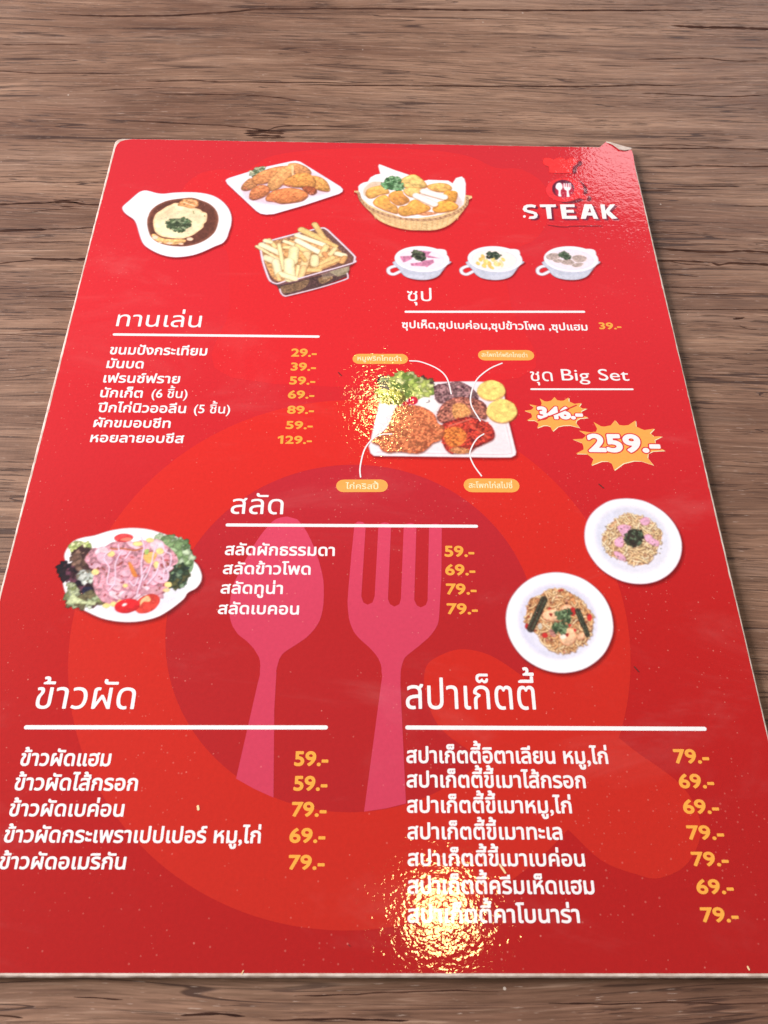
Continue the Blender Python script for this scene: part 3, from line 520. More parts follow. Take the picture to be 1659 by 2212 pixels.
('f',[454,790,450,788,445,791,441,797,440,804,441,809,445,811,450,808,454,802,455,795],(250,226,150),1,{'rim':(0.28,(222,180,104))}),
('f',[450,832,446,832,442,838,440,847,440,855,444,860,448,859,452,853,453,845,453,836],(252,236,180),1,{'rim':(0.28,(222,180,104))}),
('s',[417,851,430,861,456,858,467,842,440,831,421,834],50,0.285,0.626,1.8,((44,56,44),(78,96,76),(120,136,112)),12,0.35,None),
]),
('food_picture', 'printed picture of mushroom cream soup in a white handled cup', [
('f',[635,816,645,770,658,741,682,725,719,719,758,725,788,745,812,787,831,820],(120,8,12),1,{'alpha':0.55,'soft':(0.57,)}),
('l',[645,796,618,792,601,778,601,758,617,752,640,766,654,773],1.35,(240,234,246),1,{'shade':0.35}),
('f',[631,822,640,776,654,746,678,731,715,725,754,731,784,751,808,792,827,826],(206,210,226),1,{'rim':(0.68,(182,186,208)),'n':(0.05,1.13)}),
('f',[639,809,660,783,720,764,783,779,822,819,807,782,786,766,718,750,658,763],(190,196,216),1,{'alpha':0.6,'soft':(0.45,)}),
('f',[781,879,801,888,824,880,821,853],(246,240,248),1,{}),
('f',[830,827,822,806,805,789,780,775,751,767,720,766,690,770,663,781,643,797,631,816,629,837,637,858,654,876,678,890,708,898,740,900,771,895,798,884,818,868,829,848],(250,246,252),1,{'rim':(0.34,(225,220,236))}),
('f',[814,825,806,808,792,794,771,784,746,777,719,776,693,780,670,789,653,802,643,817,641,834,647,850,662,865,683,876,708,882,735,884,762,879,785,870,802,857,812,842],(248,232,244),1,{'rim':(0.8,(230,222,238)),'soft':(0.17,)}),
('f',[638,848,659,863,683,860,690,840,660,826,641,832],(186,166,160),1,{'rim':(0.4,(214,198,194)),'n':(0.2,0.57)}),
('f',[660,826,689,833,697,817,673,813],(186,166,160),1,{'rim':(0.4,(214,198,194)),'n':(0.2,0.57)}),
('f',[693,823,723,834,740,814,724,801,696,807],(186,166,160),1,{'rim':(0.4,(214,198,194)),'n':(0.2,0.57)}),
('f',[734,844,764,855,788,842,779,822,745,818],(186,166,160),1,{'rim':(0.4,(214,198,194)),'n':(0.2,0.57)}),
('f',[729,801,749,814,773,812,761,795,739,791],(186,166,160),1,{'rim':(0.4,(214,198,194)),'n':(0.2,0.57)}),
('s',[687,857,708,871,726,861,731,841,708,830,690,840],60,0.286,0.687,1.8,((56,72,54),(88,110,84),(128,140,118)),13,0.35,None),
]),
('food_picture', 'printed picture of the big set platter with crispy, spicy and pepper meats', [
('f',[-6,-26,-3,-14,42,225,205,236,346,240,376,238,438,218,447,70,460,-43,458,-54,443,-63,379,-65,10,-63,-1,-53],(110,6,12),0,{'alpha':0.5,'soft':(0.84,)}),
('f',[-12,-18,-8,-7,36,233,200,244,341,249,371,247,433,227,442,78,456,-35,453,-47,438,-56,375,-57,5,-56,-6,-45],(250,238,242),0,{'rim':(0.42,(228,206,216))}),
('f',[8,-30,40,220,360,234,418,102,440,-32,433,-39],(244,226,232),0,{'alpha':0.8,'soft':(0.42,)}),
('l',[430,86,442,-28,433,-41,376,-45,14,-41],0.25,(214,192,202),1,{}),
('f',[23,250,40,256,60,259,76,255,90,281,104,283,134,269,160,261,187,252,200,227,204,194,158,180,119,176,99,150,72,166,36,204,20,214],(150,160,80),1,{'n':(0.4,0.83)}),
('s',[21,250,60,259,73,229,59,208,23,216],60,0.453,0.982,2.2,((78,52,66),(120,100,100),(180,190,130),(50,40,48)),21,0.35,None),
('s',[160,261,194,253,199,223,173,218],30,0.455,0.91,2.2,((84,60,60),(120,110,70)),22,0.35,None),
('s',[60,250,93,281,134,269,190,227,204,198,158,180,106,184,69,208],170,0.529,1.285,2.4,((206,218,120),(176,196,96),(226,230,160),(120,146,66),(196,210,110)),23,0.35,None),
('s',[20,203,69,204,102,179,92,150,26,166],80,0.447,1.044,2.2,((214,210,100),(150,160,60),(230,226,130),(120,110,50)),24,0.35,None),
('f',[206,218,228,231,255,236,282,242,312,232,337,207,349,178,331,157,275,161,226,152,208,172],(90,36,30),1,{'alpha':0.6,'soft':(0.45,)}),
('f',[204,223,226,236,253,241,280,248,310,237,336,212,347,183,330,162,274,166,224,156,206,177],(158,118,120),1,{'rim':(0.98,(84,48,58)),'n':(0.5,0.56),'hl':0.06}),
('s',[204,223,226,236,253,241,280,248,310,237,336,212,347,183,330,162,274,166,224,156,206,177],150,0.188,0.451,1.8,((84,48,58),(192,143,146),(126,94,96)),31,0.15,None),
('l',[223,232,214,169],0.26,(90,58,62),0,{'alpha':0.6}),
('l',[243,236,244,165],0.26,(90,58,62),0,{'alpha':0.6}),
('l',[260,241,268,186],0.26,(90,58,62),0,{'alpha':0.6}),
('f',[211,98,225,139,252,164,279,177,326,174,364,158,375,121,367,89,338,96,289,91,242,71,216,78],(90,36,30),1,{'alpha':0.6,'soft':(0.44,)}),
('f',[209,103,223,144,251,169,278,182,324,179,363,163,374,126,365,93,336,101,287,96,240,76,215,83],(182,112,94),1,{'rim':(0.95,(96,44,44)),'n':(0.5,0.55),'hl':0.06}),
('s',[209,103,223,144,251,169,278,182,324,179,363,163,374,126,365,93,336,101,287,96,240,76,215,83],160,0.182,0.436,1.8,((96,44,44),(222,136,114),(145,89,75)),32,0.15,None),
('f',[263,149,290,158,312,141,317,113,274,92,260,112],(222,152,92),1,{'soft':(0.29,),'n':(0.4,0.44)}),
('f',[226,62,256,79,305,96,347,88,375,73,387,57,394,33,387,10,361,-6,331,-22,308,-42,276,-46,244,-43,229,-20,221,23],(90,36,30),1,{'alpha':0.6,'soft':(0.43,)}),
('f',[224,67,254,84,303,100,345,93,374,77,386,62,392,38,386,14,359,-2,329,-18,306,-37,274,-42,242,-38,227,-15,219,28],(196,62,48),1,{'rim':(0.94,(124,26,34)),'n':(0.5,0.54),'hl':0.06}),
('s',[224,67,254,84,303,100,345,93,374,77,386,62,392,38,386,14,359,-2,329,-18,306,-37,274,-42,242,-38,227,-15,219,28],130,0.18,0.432,1.8,((124,26,34),(239,75,58),(156,49,38)),33,0.15,None),
('f',[226,43,253,60,285,56,303,25,282,-11,250,-19,231,4],(224,122,58),1,{'soft':(0.5,),'n':(0.5,0.5)}),
('f',[243,-30,269,-18,307,-26,306,-39,268,-44],(196,128,84),1,{'soft':(0.18,),'n':(0.5,0.42)}),
('l',[246,64,286,80,319,93],0.58,(232,130,110),1,{'alpha':0.7}),
('l',[312,76,343,45,367,22],0.65,(226,110,80),1,{'alpha':0.6}),
('f',[441,205,438,193,430,182,420,173,406,167,392,165,378,167,365,172,355,181,349,192,348,204,351,216,358,228,369,237,382,243,397,245,412,243,424,238,434,229,440,218],(150,90,50),1,{'alpha':0.6,'soft':(0.3,)}),
('f',[439,210,436,197,428,186,417,177,404,171,390,169,375,171,363,176,353,185,347,196,345,208,348,220,356,232,367,241,380,247,395,249,409,247,422,242,432,233,437,222],(222,172,100),1,{}),
('f',[439,214,437,200,426,189,412,180,398,172,381,172,368,179,355,188,346,199,346,212,351,226,358,237,371,247,388,254,404,254,420,247,431,238,436,227],(248,216,122),1,{'rim':(0.6,(234,190,110)),'n':(0.12,1.13),'dots':(1,)}),
('f',[473,121,470,107,462,94,450,84,436,77,420,75,405,77,392,83,381,93,375,105,374,119,377,134,385,146,396,157,411,164,427,166,442,164,456,158,466,148,472,135],(150,90,50),1,{'alpha':0.6,'soft':(0.29,)}),
('f',[471,125,467,111,459,98,448,88,433,81,418,79,403,81,389,87,379,97,373,109,371,124,374,138,382,151,394,161,409,168,424,170,440,168,453,162,464,152,470,139],(222,172,100),1,{}),
('f',[471,129,469,113,457,101,442,90,427,82,409,82,394,90,382,100,371,112,372,128,377,144,385,156,399,167,417,176,434,176,451,167,463,157,468,144],(248,216,122),1,{'rim':(0.59,(234,190,110)),'n':(0.12,1.1),'dots':(1,)}),
('f',[-2,-6,12,16,38,36,58,68,77,133,110,142,146,140,179,126,204,102,213,70,232,55,220,7,194,-9,181,-24,158,-44,130,-48,86,-43,51,-47,29,-34,22,-19],(90,36,30),1,{'alpha':0.6,'soft':(0.42,)}),
('f',[-4,-1,11,21,36,41,56,73,76,138,108,146,144,145,177,131,202,107,211,75,230,59,219,12,193,-4,179,-20,157,-39,128,-44,84,-38,49,-43,27,-30,20,-14],(216,122,80),1,{'rim':(0.92,(170,80,52)),'n':(0.5,0.53),'hl':0.06}),
('s',[-4,-1,11,21,36,41,56,73,76,138,108,146,144,145,177,131,202,107,211,75,230,59,219,12,193,-4,179,-20,157,-39,128,-44,84,-38,49,-43,27,-30,20,-14],330,0.176,0.422,1.8,((170,80,52),(255,148,97),(172,97,64)),34,0.15,None),
('f',[148,166,147,160,144,155,141,152,136,149,131,148,126,149,122,151,119,155,117,160,116,165,117,170,119,175,123,179,127,182,132,183,137,182,141,180,145,176,147,171],(216,30,58),1,{'rim':(0.52,(160,10,36))}),
('f',[120,153,119,150,117,148,115,146,112,145,108,144,105,145,102,146,99,148,98,150,97,152,98,155,100,157,102,159,105,160,109,161,112,160,115,159,118,158,119,155],(206,30,50),1,{}),
('f',[135,168,135,167,134,165,134,164,133,164,132,163,131,164,130,164,129,165,129,167,128,168,129,170,129,171,130,172,131,173,132,173,133,173,134,172,134,171,135,170],(255,220,225),1,{}),
('f',[148,164,165,180,191,178,204,169,216,148,210,128,196,119,174,135,151,145],(254,250,246),1,{'rim':(0.52,(222,214,214)),'n':(0.06,0.74)}),
('l',[176,157,186,162,184,168],0.22,(90,70,80),1,{}),
]),
('food_picture', 'printed picture of ham salad with lettuce and tomato on a white oval dish', [
('f',[-882,-486,-881,-463,-879,-446,-886,-422,-881,-395,-866,-376,-842,-365,-811,-358,-766,-341,-714,-332,-660,-335,-618,-347,-590,-357,-571,-359,-541,-386,-514,-433,-496,-454,-483,-483,-483,-506,-494,-526,-515,-540,-526,-560,-560,-594,-595,-616,-643,-628,-694,-630,-746,-620,-795,-598,-832,-577,-861,-543],(96,10,18),1,{'alpha':0.55,'soft':(0.94,)}),
('f',[-889,-479,-888,-456,-887,-438,-894,-415,-888,-388,-874,-368,-849,-357,-818,-350,-773,-333,-721,-324,-667,-327,-625,-339,-597,-349,-578,-351,-548,-378,-521,-426,-503,-446,-489,-475,-489,-498,-500,-518,-522,-533,-532,-553,-566,-586,-601,-609,-650,-622,-700,-623,-752,-613,-802,-591,-838,-569,-868,-536],(253,251,253),1,{'rim':(0.39,(236,214,222))}),
('f',[-869,-502,-783,-580,-677,-609,-591,-589,-531,-522,-566,-488,-733,-574,-817,-536],(222,222,238),1,{'alpha':0.7,'soft':(0.82,)}),
('f',[-881,-400,-872,-375,-857,-369,-826,-381,-821,-396,-844,-411,-866,-411],(214,222,150),1,{'n':(0.3,0.57),'rim':(0.23,(160,180,100))}),
('s',[-881,-400,-868,-372,-826,-384,-852,-411],40,0.339,0.735,1.8,((200,214,130),(230,234,180),(170,190,110)),41,0.35,None),
('f',[-639,-361,-610,-351,-578,-354,-559,-372,-540,-381,-526,-405,-526,-429,-516,-437,-519,-464,-531,-476,-531,-499,-547,-516,-570,-513,-582,-488,-589,-453,-565,-429,-583,-393,-612,-376],(130,160,120),1,{'n':(0.35,0.74)}),
('s',[-638,-359,-578,-354,-529,-405,-519,-443,-561,-444,-578,-393,-610,-373],90,0.572,1.315,1.6,((176,206,156),(140,172,118),(206,226,190),(104,134,88)),42,0.35,None),
('s',[-586,-453,-534,-452,-531,-499,-552,-516,-573,-510],110,0.389,0.889,1.6,((74,98,78),(44,58,54),(126,150,120),(96,96,60),(54,70,50)),43,0.35,None),
('f',[-873,-414,-845,-396,-814,-402,-768,-489,-763,-552,-776,-577,-788,-583,-823,-569,-851,-502,-883,-485,-900,-462,-896,-444,-877,-450,-863,-441],(84,60,62),1,{'n':(0.4,0.68)}),
('s',[-873,-414,-845,-396,-820,-402,-807,-443,-842,-467,-862,-447],60,0.563,1.238,1.7,((112,82,70),(74,48,48),(146,112,96)),44,0.35,None),
('s',[-902,-453,-880,-444,-848,-479,-799,-518,-790,-541,-818,-541,-851,-505,-879,-493],100,0.501,1.057,1.5,((44,26,36),(66,34,44),(30,22,34),(110,60,80)),45,0.35,None),
('f',[-792,-528,-792,-532,-794,-536,-797,-538,-801,-540,-806,-541,-810,-540,-815,-538,-819,-536,-822,-532,-823,-528,-823,-525,-822,-521,-819,-518,-815,-517,-810,-516,-805,-516,-800,-518,-796,-521,-794,-524],(36,34,62),1,{'n':(0.4,0.38)}),
('s',[-843,-479,-805,-472,-798,-496,-828,-504],40,0.496,1.048,1.8,((206,218,206),(226,232,224),(140,130,110)),46,0.35,None),
('s',[-856,-570,-850,-536,-810,-547,-770,-538,-758,-552,-785,-572,-835,-575],60,0.59,1.233,1.9,((184,200,156),(214,226,204),(150,160,110),(120,110,80)),47,0.35,None),
('s',[-864,-502,-838,-519,-835,-536,-856,-533],30,0.329,0.712,1.8,((190,200,160),(130,140,90)),48,0.35,None),
('f',[-861,-570,-847,-536,-832,-550,-804,-561,-776,-560,-777,-574,-823,-569],(196,206,160),0,{'rim':(0.27,(140,150,100)),'n':(0.2,0.48)}),
('f',[-833,-432,-816,-393,-790,-393,-759,-371,-706,-371,-675,-364,-639,-373,-606,-379,-576,-405,-562,-435,-581,-453,-593,-476,-582,-522,-605,-545,-642,-540,-675,-554,-709,-568,-745,-566,-780,-541,-797,-501,-799,-461],(206,146,160),1,{'n':(0.35,0.84)}),
('f',[-735,-564,-743,-551,-755,-546,-764,-550,-764,-559,-751,-567,-739,-570],(140,50,64),1,{'alpha':0.45,'soft':(0.16,)}),
('f',[-736,-561,-744,-549,-756,-544,-766,-548,-766,-557,-752,-565,-740,-568],(216,158,172),1,{'rim':(0.32,(206,134,156)),'n':(0.12,1.07)}),
('f',[-609,-505,-617,-512,-627,-512,-640,-500,-642,-490,-631,-490,-617,-495],(140,50,64),1,{'alpha':0.45,'soft':(0.16,)}),
('f',[-610,-502,-618,-510,-628,-510,-641,-498,-644,-487,-632,-487,-618,-493],(230,186,204),1,{'rim':(0.33,(206,134,156)),'n':(0.12,1.09)}),
('f',[-681,-486,-690,-473,-707,-471,-720,-479,-718,-492,-702,-500,-685,-500],(140,50,64),1,{'alpha':0.45,'soft':(0.16,)}),
('f',[-682,-484,-691,-471,-708,-469,-721,-476,-719,-490,-703,-498,-686,-497],(230,186,204),1,{'rim':(0.33,(206,134,156)),'n':(0.12,1.1)}),
('f',[-705,-545,-708,-554,-723,-557,-737,-556,-734,-545,-725,-539,-710,-538],(140,50,64),1,{'alpha':0.45,'soft':(0.16,)}),
('f',[-706,-543,-709,-552,-724,-555,-738,-553,-735,-543,-726,-537,-711,-536],(228,178,194),1,{'rim':(0.32,(206,134,156)),'n':(0.12,1.08)}),
('f',[-650,-538,-652,-537,-665,-543,-674,-553,-675,-559,-663,-555,-653,-544],(140,50,64),1,{'alpha':0.45,'soft':(0.16,)}),
('f',[-651,-536,-654,-535,-667,-540,-675,-550,-676,-556,-664,-553,-654,-542],(242,212,222),1,{'rim':(0.32,(206,134,156)),'n':(0.12,1.08)}),
('f',[-702,-468,-709,-465,-725,-476,-742,-493,-739,-499,-723,-497,-707,-483],(140,50,64),1,{'alpha':0.45,'soft':(0.17,)}),
('f',[-704,-466,-710,-462,-726,-473,-743,-491,-740,-496,-724,-494,-708,-481],(216,158,172),1,{'rim':(0.33,(206,134,156)),'n':(0.12,1.11)}),
('f',[-582,-514,-590,-515,-606,-520,-618,-530,-613,-534,-603,-532,-591,-523],(140,50,64),1,{'alpha':0.45,'soft':(0.16,)}),
('f',[-583,-512,-591,-513,-607,-518,-619,-528,-614,-531,-604,-529,-592,-521],(236,196,208),1,{'rim':(0.33,(206,134,156)),'n':(0.12,1.09)}),
('f',[-618,-538,-629,-520,-648,-513,-661,-520,-657,-536,-642,-549,-623,-550],(140,50,64),1,{'alpha':0.45,'soft':(0.16,)}),
('f',[-619,-536,-630,-518,-649,-510,-662,-518,-658,-533,-643,-546,-624,-548],(242,212,222),1,{'rim':(0.32,(206,134,156)),'n':(0.12,1.08)}),
('f',[-781,-475,-787,-470,-813,-454,-828,-437,-831,-433,-814,-447,-790,-465],(140,50,64),1,{'alpha':0.45,'soft':(0.17,)}),
('f',[-782,-472,-788,-468,-814,-451,-830,-435,-832,-430,-815,-445,-791,-462],(230,186,204),1,{'rim':(0.33,(206,134,156)),'n':(0.12,1.1)}),
('f',[-583,-492,-591,-499,-606,-500,-618,-492,-622,-481,-608,-474,-592,-481],(140,50,64),1,{'alpha':0.45,'soft':(0.16,)}),
('f',[-584,-490,-592,-497,-607,-498,-619,-489,-623,-479,-609,-471,-593,-479],(216,158,172),1,{'rim':(0.33,(206,134,156)),'n':(0.12,1.1)}),
('f',[-751,-430,-755,-432,-771,-426,-782,-417,-784,-407,-773,-410,-756,-418],(140,50,64),1,{'alpha':0.45,'soft':(0.17,)}),
('f',[-752,-428,-757,-429,-772,-424,-783,-414,-785,-405,-774,-408,-757,-416],(228,178,194),1,{'rim':(0.34,(206,134,156)),'n':(0.12,1.12)}),
('f',[-631,-381,-639,-398,-656,-405,-666,-404,-674,-386,-660,-369,-642,-367],(140,50,64),1,{'alpha':0.45,'soft':(0.17,)}),
('f',[-632,-378,-640,-395,-657,-403,-667,-401,-675,-383,-661,-366,-643,-364],(230,186,204),1,{'rim':(0.34,(206,134,156)),'n':(0.12,1.14)}),
('f',[-595,-396,-604,-419,-622,-439,-637,-438,-638,-419,-628,-396,-609,-392],(140,50,64),1,{'alpha':0.45,'soft':(0.17,)}),
('f',[-596,-394,-606,-417,-623,-437,-638,-435,-640,-417,-629,-394,-610,-390],(236,196,208),1,{'rim':(0.34,(206,134,156)),'n':(0.12,1.13)}),
('f',[-767,-400,-772,-412,-790,-422,-805,-416,-807,-404,-796,-391,-777,-389],(140,50,64),1,{'alpha':0.45,'soft':(0.17,)}),
('f',[-768,-398,-773,-409,-791,-420,-806,-414,-808,-402,-797,-389,-778,-387],(242,212,222),1,{'rim':(0.34,(206,134,156)),'n':(0.12,1.13)}),
('f',[-677,-562,-689,-544,-710,-533,-721,-537,-720,-554,-704,-569,-682,-572],(140,50,64),1,{'alpha':0.45,'soft':(0.16,)}),
('f',[-678,-560,-690,-542,-711,-531,-722,-535,-721,-552,-705,-567,-683,-570],(230,186,204),1,{'rim':(0.32,(206,134,156)),'n':(0.12,1.07)}),
('f',[-737,-402,-747,-398,-763,-403,-774,-422,-774,-430,-759,-428,-745,-415],(140,50,64),1,{'alpha':0.45,'soft':(0.17,)}),
('f',[-738,-400,-748,-396,-764,-401,-775,-420,-775,-428,-761,-425,-746,-413],(228,178,194),1,{'rim':(0.34,(206,134,156)),'n':(0.12,1.13)}),
('f',[-589,-546,-592,-552,-614,-544,-628,-529,-629,-516,-617,-520,-597,-533],(140,50,64),1,{'alpha':0.45,'soft':(0.16,)}),
('f',[-590,-544,-594,-550,-615,-542,-629,-526,-630,-514,-618,-518,-598,-530],(216,158,172),1,{'rim':(0.32,(206,134,156)),'n':(0.12,1.08)}),
('f',[-704,-501,-714,-495,-725,-489,-735,-487,-735,-490,-724,-498,-711,-502],(140,50,64),1,{'alpha':0.45,'soft':(0.16,)}),
('f',[-705,-499,-715,-493,-726,-487,-736,-484,-736,-487,-725,-495,-712,-499],(242,212,222),1,{'rim':(0.33,(206,134,156)),'n':(0.12,1.1)}),
('f',[-714,-553,-723,-545,-742,-530,-756,-523,-755,-527,-740,-540,-723,-554],(140,50,64),1,{'alpha':0.45,'soft':(0.16,)}),
('f',[-715,-551,-724,-542,-743,-528,-757,-521,-756,-525,-742,-538,-724,-552],(236,196,208),1,{'rim':(0.32,(206,134,156)),'n':(0.12,1.08)}),
('f',[-653,-502,-662,-495,-679,-489,-689,-496,-686,-504,-675,-511,-662,-509],(140,50,64),1,{'alpha':0.45,'soft':(0.16,)}),
('f',[-654,-500,-663,-492,-680,-487,-690,-494,-687,-502,-676,-508,-663,-506],(228,178,194),1,{'rim':(0.33,(206,134,156)),'n':(0.12,1.09)}),
('f',[-704,-539,-712,-552,-728,-556,-745,-545,-744,-530,-733,-518,-714,-524],(140,50,64),1,{'alpha':0.45,'soft':(0.16,)}),
('f',[-705,-536,-713,-550,-729,-554,-746,-543,-745,-528,-734,-516,-715,-522],(242,212,222),1,{'rim':(0.32,(206,134,156)),'n':(0.12,1.08)}),
('f',[-721,-517,-732,-512,-745,-513,-757,-523,-753,-530,-742,-534,-727,-526],(140,50,64),1,{'alpha':0.45,'soft':(0.16,)}),
('f',[-723,-514,-733,-509,-746,-510,-758,-520,-754,-527,-744,-532,-728,-524],(228,178,194),1,{'rim':(0.33,(206,134,156)),'n':(0.12,1.09)}),
('f',[-617,-424,-623,-437,-642,-448,-658,-445,-659,-434,-645,-422,-628,-420],(140,50,64),1,{'alpha':0.45,'soft':(0.17,)}),
('f',[-618,-421,-624,-435,-643,-445,-660,-442,-660,-432,-646,-420,-629,-418],(228,178,194),1,{'rim':(0.34,(206,134,156)),'n':(0.12,1.12)}),
('f',[-679,-489,-693,-486,-713,-499,-727,-513,-725,-521,-710,-513,-689,-498],(140,50,64),1,{'alpha':0.45,'soft':(0.16,)}),
('f',[-680,-487,-694,-484,-714,-497,-728,-511,-726,-519,-711,-511,-690,-496],(216,158,172),1,{'rim':(0.33,(206,134,156)),'n':(0.12,1.1)}),
('f',[-706,-516,-713,-497,-739,-484,-750,-499,-746,-518,-730,-530,-709,-536],(140,50,64),1,{'alpha':0.45,'soft':(0.16,)}),
('f',[-708,-514,-714,-494,-740,-481,-751,-496,-747,-515,-731,-527,-710,-534],(236,196,208),1,{'rim':(0.33,(206,134,156)),'n':(0.12,1.09)}),
('f',[-722,-444,-730,-432,-746,-435,-756,-444,-756,-456,-741,-462,-726,-456],(140,50,64),1,{'alpha':0.45,'soft':(0.17,)}),
('f',[-723,-442,-731,-430,-747,-432,-757,-442,-757,-454,-742,-460,-727,-454],(216,158,172),1,{'rim':(0.33,(206,134,156)),'n':(0.12,1.12)}),
('f',[-635,-534,-644,-525,-657,-517,-670,-517,-665,-527,-654,-537,-642,-538],(140,50,64),1,{'alpha':0.45,'soft':(0.16,)}),
('f',[-636,-532,-645,-522,-658,-515,-671,-515,-666,-525,-655,-535,-643,-536],(216,158,172),1,{'rim':(0.33,(206,134,156)),'n':(0.12,1.08)}),
('f',[-687,-498,-695,-498,-705,-505,-715,-516,-715,-521,-704,-515,-692,-507],(140,50,64),1,{'alpha':0.45,'soft':(0.16,)}),
('f',[-688,-496,-696,-496,-706,-503,-716,-513,-716,-518,-705,-513,-694,-504],(230,186,204),1,{'rim':(0.33,(206,134,156)),'n':(0.12,1.1)}),
('f',[-689,-389,-696,-383,-712,-371,-721,-366,-722,-367,-711,-379,-697,-387],(140,50,64),1,{'alpha':0.45,'soft':(0.17,)}),
('f',[-690,-386,-698,-380,-713,-368,-722,-363,-723,-364,-712,-377,-698,-385],(216,158,172),1,{'rim':(0.34,(206,134,156)),'n':(0.12,1.13)}),
('f',[-676,-511,-681,-515,-698,-510,-710,-499,-710,-491,-700,-494,-681,-502],(140,50,64),1,{'alpha':0.45,'soft':(0.16,)}),
('f',[-677,-509,-682,-513,-699,-508,-711,-497,-711,-488,-701,-492,-682,-500],(230,186,204),1,{'rim':(0.33,(206,134,156)),'n':(0.12,1.09)}),
('f',[-587,-440,-593,-447,-610,-459,-624,-469,-625,-462,-610,-452,-592,-438],(140,50,64),1,{'alpha':0.45,'soft':(0.17,)}),
('f',[-588,-437,-594,-444,-611,-457,-625,-466,-626,-460,-612,-449,-594,-436],(216,158,172),1,{'rim':(0.33,(206,134,156)),'n':(0.12,1.12)}),
('f',[-710,-519,-714,-531,-730,-528,-745,-517,-747,-504,-735,-496,-719,-503],(140,50,64),1,{'alpha':0.45,'soft':(0.16,)}),
('f',[-711,-516,-716,-529,-731,-526,-746,-515,-748,-502,-736,-494,-720,-501],(236,196,208),1,{'rim':(0.33,(206,134,156)),'n':(0.12,1.09)}),
('f',[-670,-398,-686,-398,-709,-388,-727,-370,-732,-364,-711,-369,-684,-382],(140,50,64),1,{'alpha':0.45,'soft':(0.17,)}),
('f',[-671,-396,-687,-396,-710,-386,-728,-367,-733,-362,-712,-367,-685,-380],(236,196,208),1,{'rim':(0.34,(206,134,156)),'n':(0.12,1.13)}),
('f',[-780,-452,-787,-461,-799,-463,-814,-458,-815,-448,-802,-444,-791,-443],(140,50,64),1,{'alpha':0.45,'soft':(0.17,)}),
('f',[-781,-450,-788,-459,-800,-461,-815,-455,-816,-446,-804,-442,-792,-441],(230,186,204),1,{'rim':(0.33,(206,134,156)),'n':(0.12,1.11)}),
('f',[-725,-488,-732,-486,-748,-478,-762,-470,-761,-468,-747,-474,-732,-482],(140,50,64),1,{'alpha':0.45,'soft':(0.16,)}),
('f',[-726,-486,-734,-483,-749,-476,-763,-467,-762,-466,-748,-472,-733,-480],(230,186,204),1,{'rim':(0.33,(206,134,156)),'n':(0.12,1.1)}),
('f',[-655,-514,-656,-526,-672,-543,-686,-555,-689,-546,-675,-529,-658,-513],(140,50,64),1,{'alpha':0.45,'soft':(0.16,)}),
('f',[-656,-512,-657,-524,-673,-541,-687,-553,-690,-544,-676,-527,-659,-511],(228,178,194),1,{'rim':(0.33,(206,134,156)),'n':(0.12,1.09)}),
('f',[-580,-482,-588,-503,-610,-505,-629,-490,-633,-466,-617,-453,-592,-460],(140,50,64),1,{'alpha':0.45,'soft':(0.17,)}),
('f',[-581,-479,-589,-501,-611,-503,-630,-488,-634,-464,-618,-450,-593,-458],(230,186,204),1,{'rim':(0.33,(206,134,156)),'n':(0.12,1.1)}),
('f',[-702,-554,-710,-559,-730,-553,-745,-541,-745,-532,-733,-529,-716,-541],(140,50,64),1,{'alpha':0.45,'soft':(0.16,)}),
('f',[-703,-551,-712,-557,-732,-551,-746,-539,-746,-530,-734,-527,-717,-539],(242,212,222),1,{'rim':(0.32,(206,134,156)),'n':(0.12,1.08)}),
('f',[-585,-440,-590,-429,-609,-421,-626,-426,-622,-438,-607,-446,-588,-447],(140,50,64),1,{'alpha':0.45,'soft':(0.17,)}),
('f',[-586,-438,-591,-427,-610,-418,-627,-424,-623,-435,-608,-443,-589,-445],(228,178,194),1,{'rim':(0.33,(206,134,156)),'n':(0.12,1.12)}),
('f',[-632,-363,-642,-364,-660,-380,-670,-397,-670,-409,-655,-402,-634,-381],(140,50,64),1,{'alpha':0.45,'soft':(0.17,)}),
('f',[-633,-360,-643,-362,-661,-377,-672,-394,-672,-407,-656,-400,-635,-378],(228,178,194),1,{'rim':(0.34,(206,134,156)),'n':(0.12,1.14)}),
('f',[-571,-455,-580,-450,-594,-452,-603,-464,-602,-473,-591,-473,-578,-466],(140,50,64),1,{'alpha':0.45,'soft':(0.17,)}),
('f',[-572,-453,-581,-447,-595,-450,-604,-461,-603,-470,-592,-470,-579,-463],(242,212,222),1,{'rim':(0.33,(206,134,156)),'n':(0.12,1.11)}),
('f',[-674,-542,-683,-554,-702,-555,-721,-547,-717,-535,-706,-529,-684,-532],(140,50,64),1,{'alpha':0.45,'soft':(0.16,)}),
('f',[-675,-540,-684,-551,-703,-552,-722,-545,-718,-533,-707,-527,-685,-530],(242,212,222),1,{'rim':(0.32,(206,134,156)),'n':(0.12,1.08)}),
('f',[-675,-434,-682,-446,-699,-446,-716,-435,-714,-422,-703,-416,-682,-422],(140,50,64),1,{'alpha':0.45,'soft':(0.17,)}),
('f',[-676,-432,-684,-444,-700,-444,-717,-432,-715,-419,-704,-414,-683,-420],(216,158,172),1,{'rim':(0.34,(206,134,156)),'n':(0.12,1.12)}),
('f',[-682,-460,-686,-468,-696,-474,-707,-476,-709,-469,-698,-460,-688,-456],(140,50,64),1,{'alpha':0.45,'soft':(0.17,)}),
('f',[-683,-458,-687,-466,-698,-472,-708,-474,-710,-466,-700,-458,-690,-453],(242,212,222),1,{'rim':(0.33,(206,134,156)),'n':(0.12,1.11)}),
('f',[-749,-432,-764,-416,-788,-408,-798,-417,-795,-434,-780,-445,-757,-447],(140,50,64),1,{'alpha':0.45,'soft':(0.17,)}),
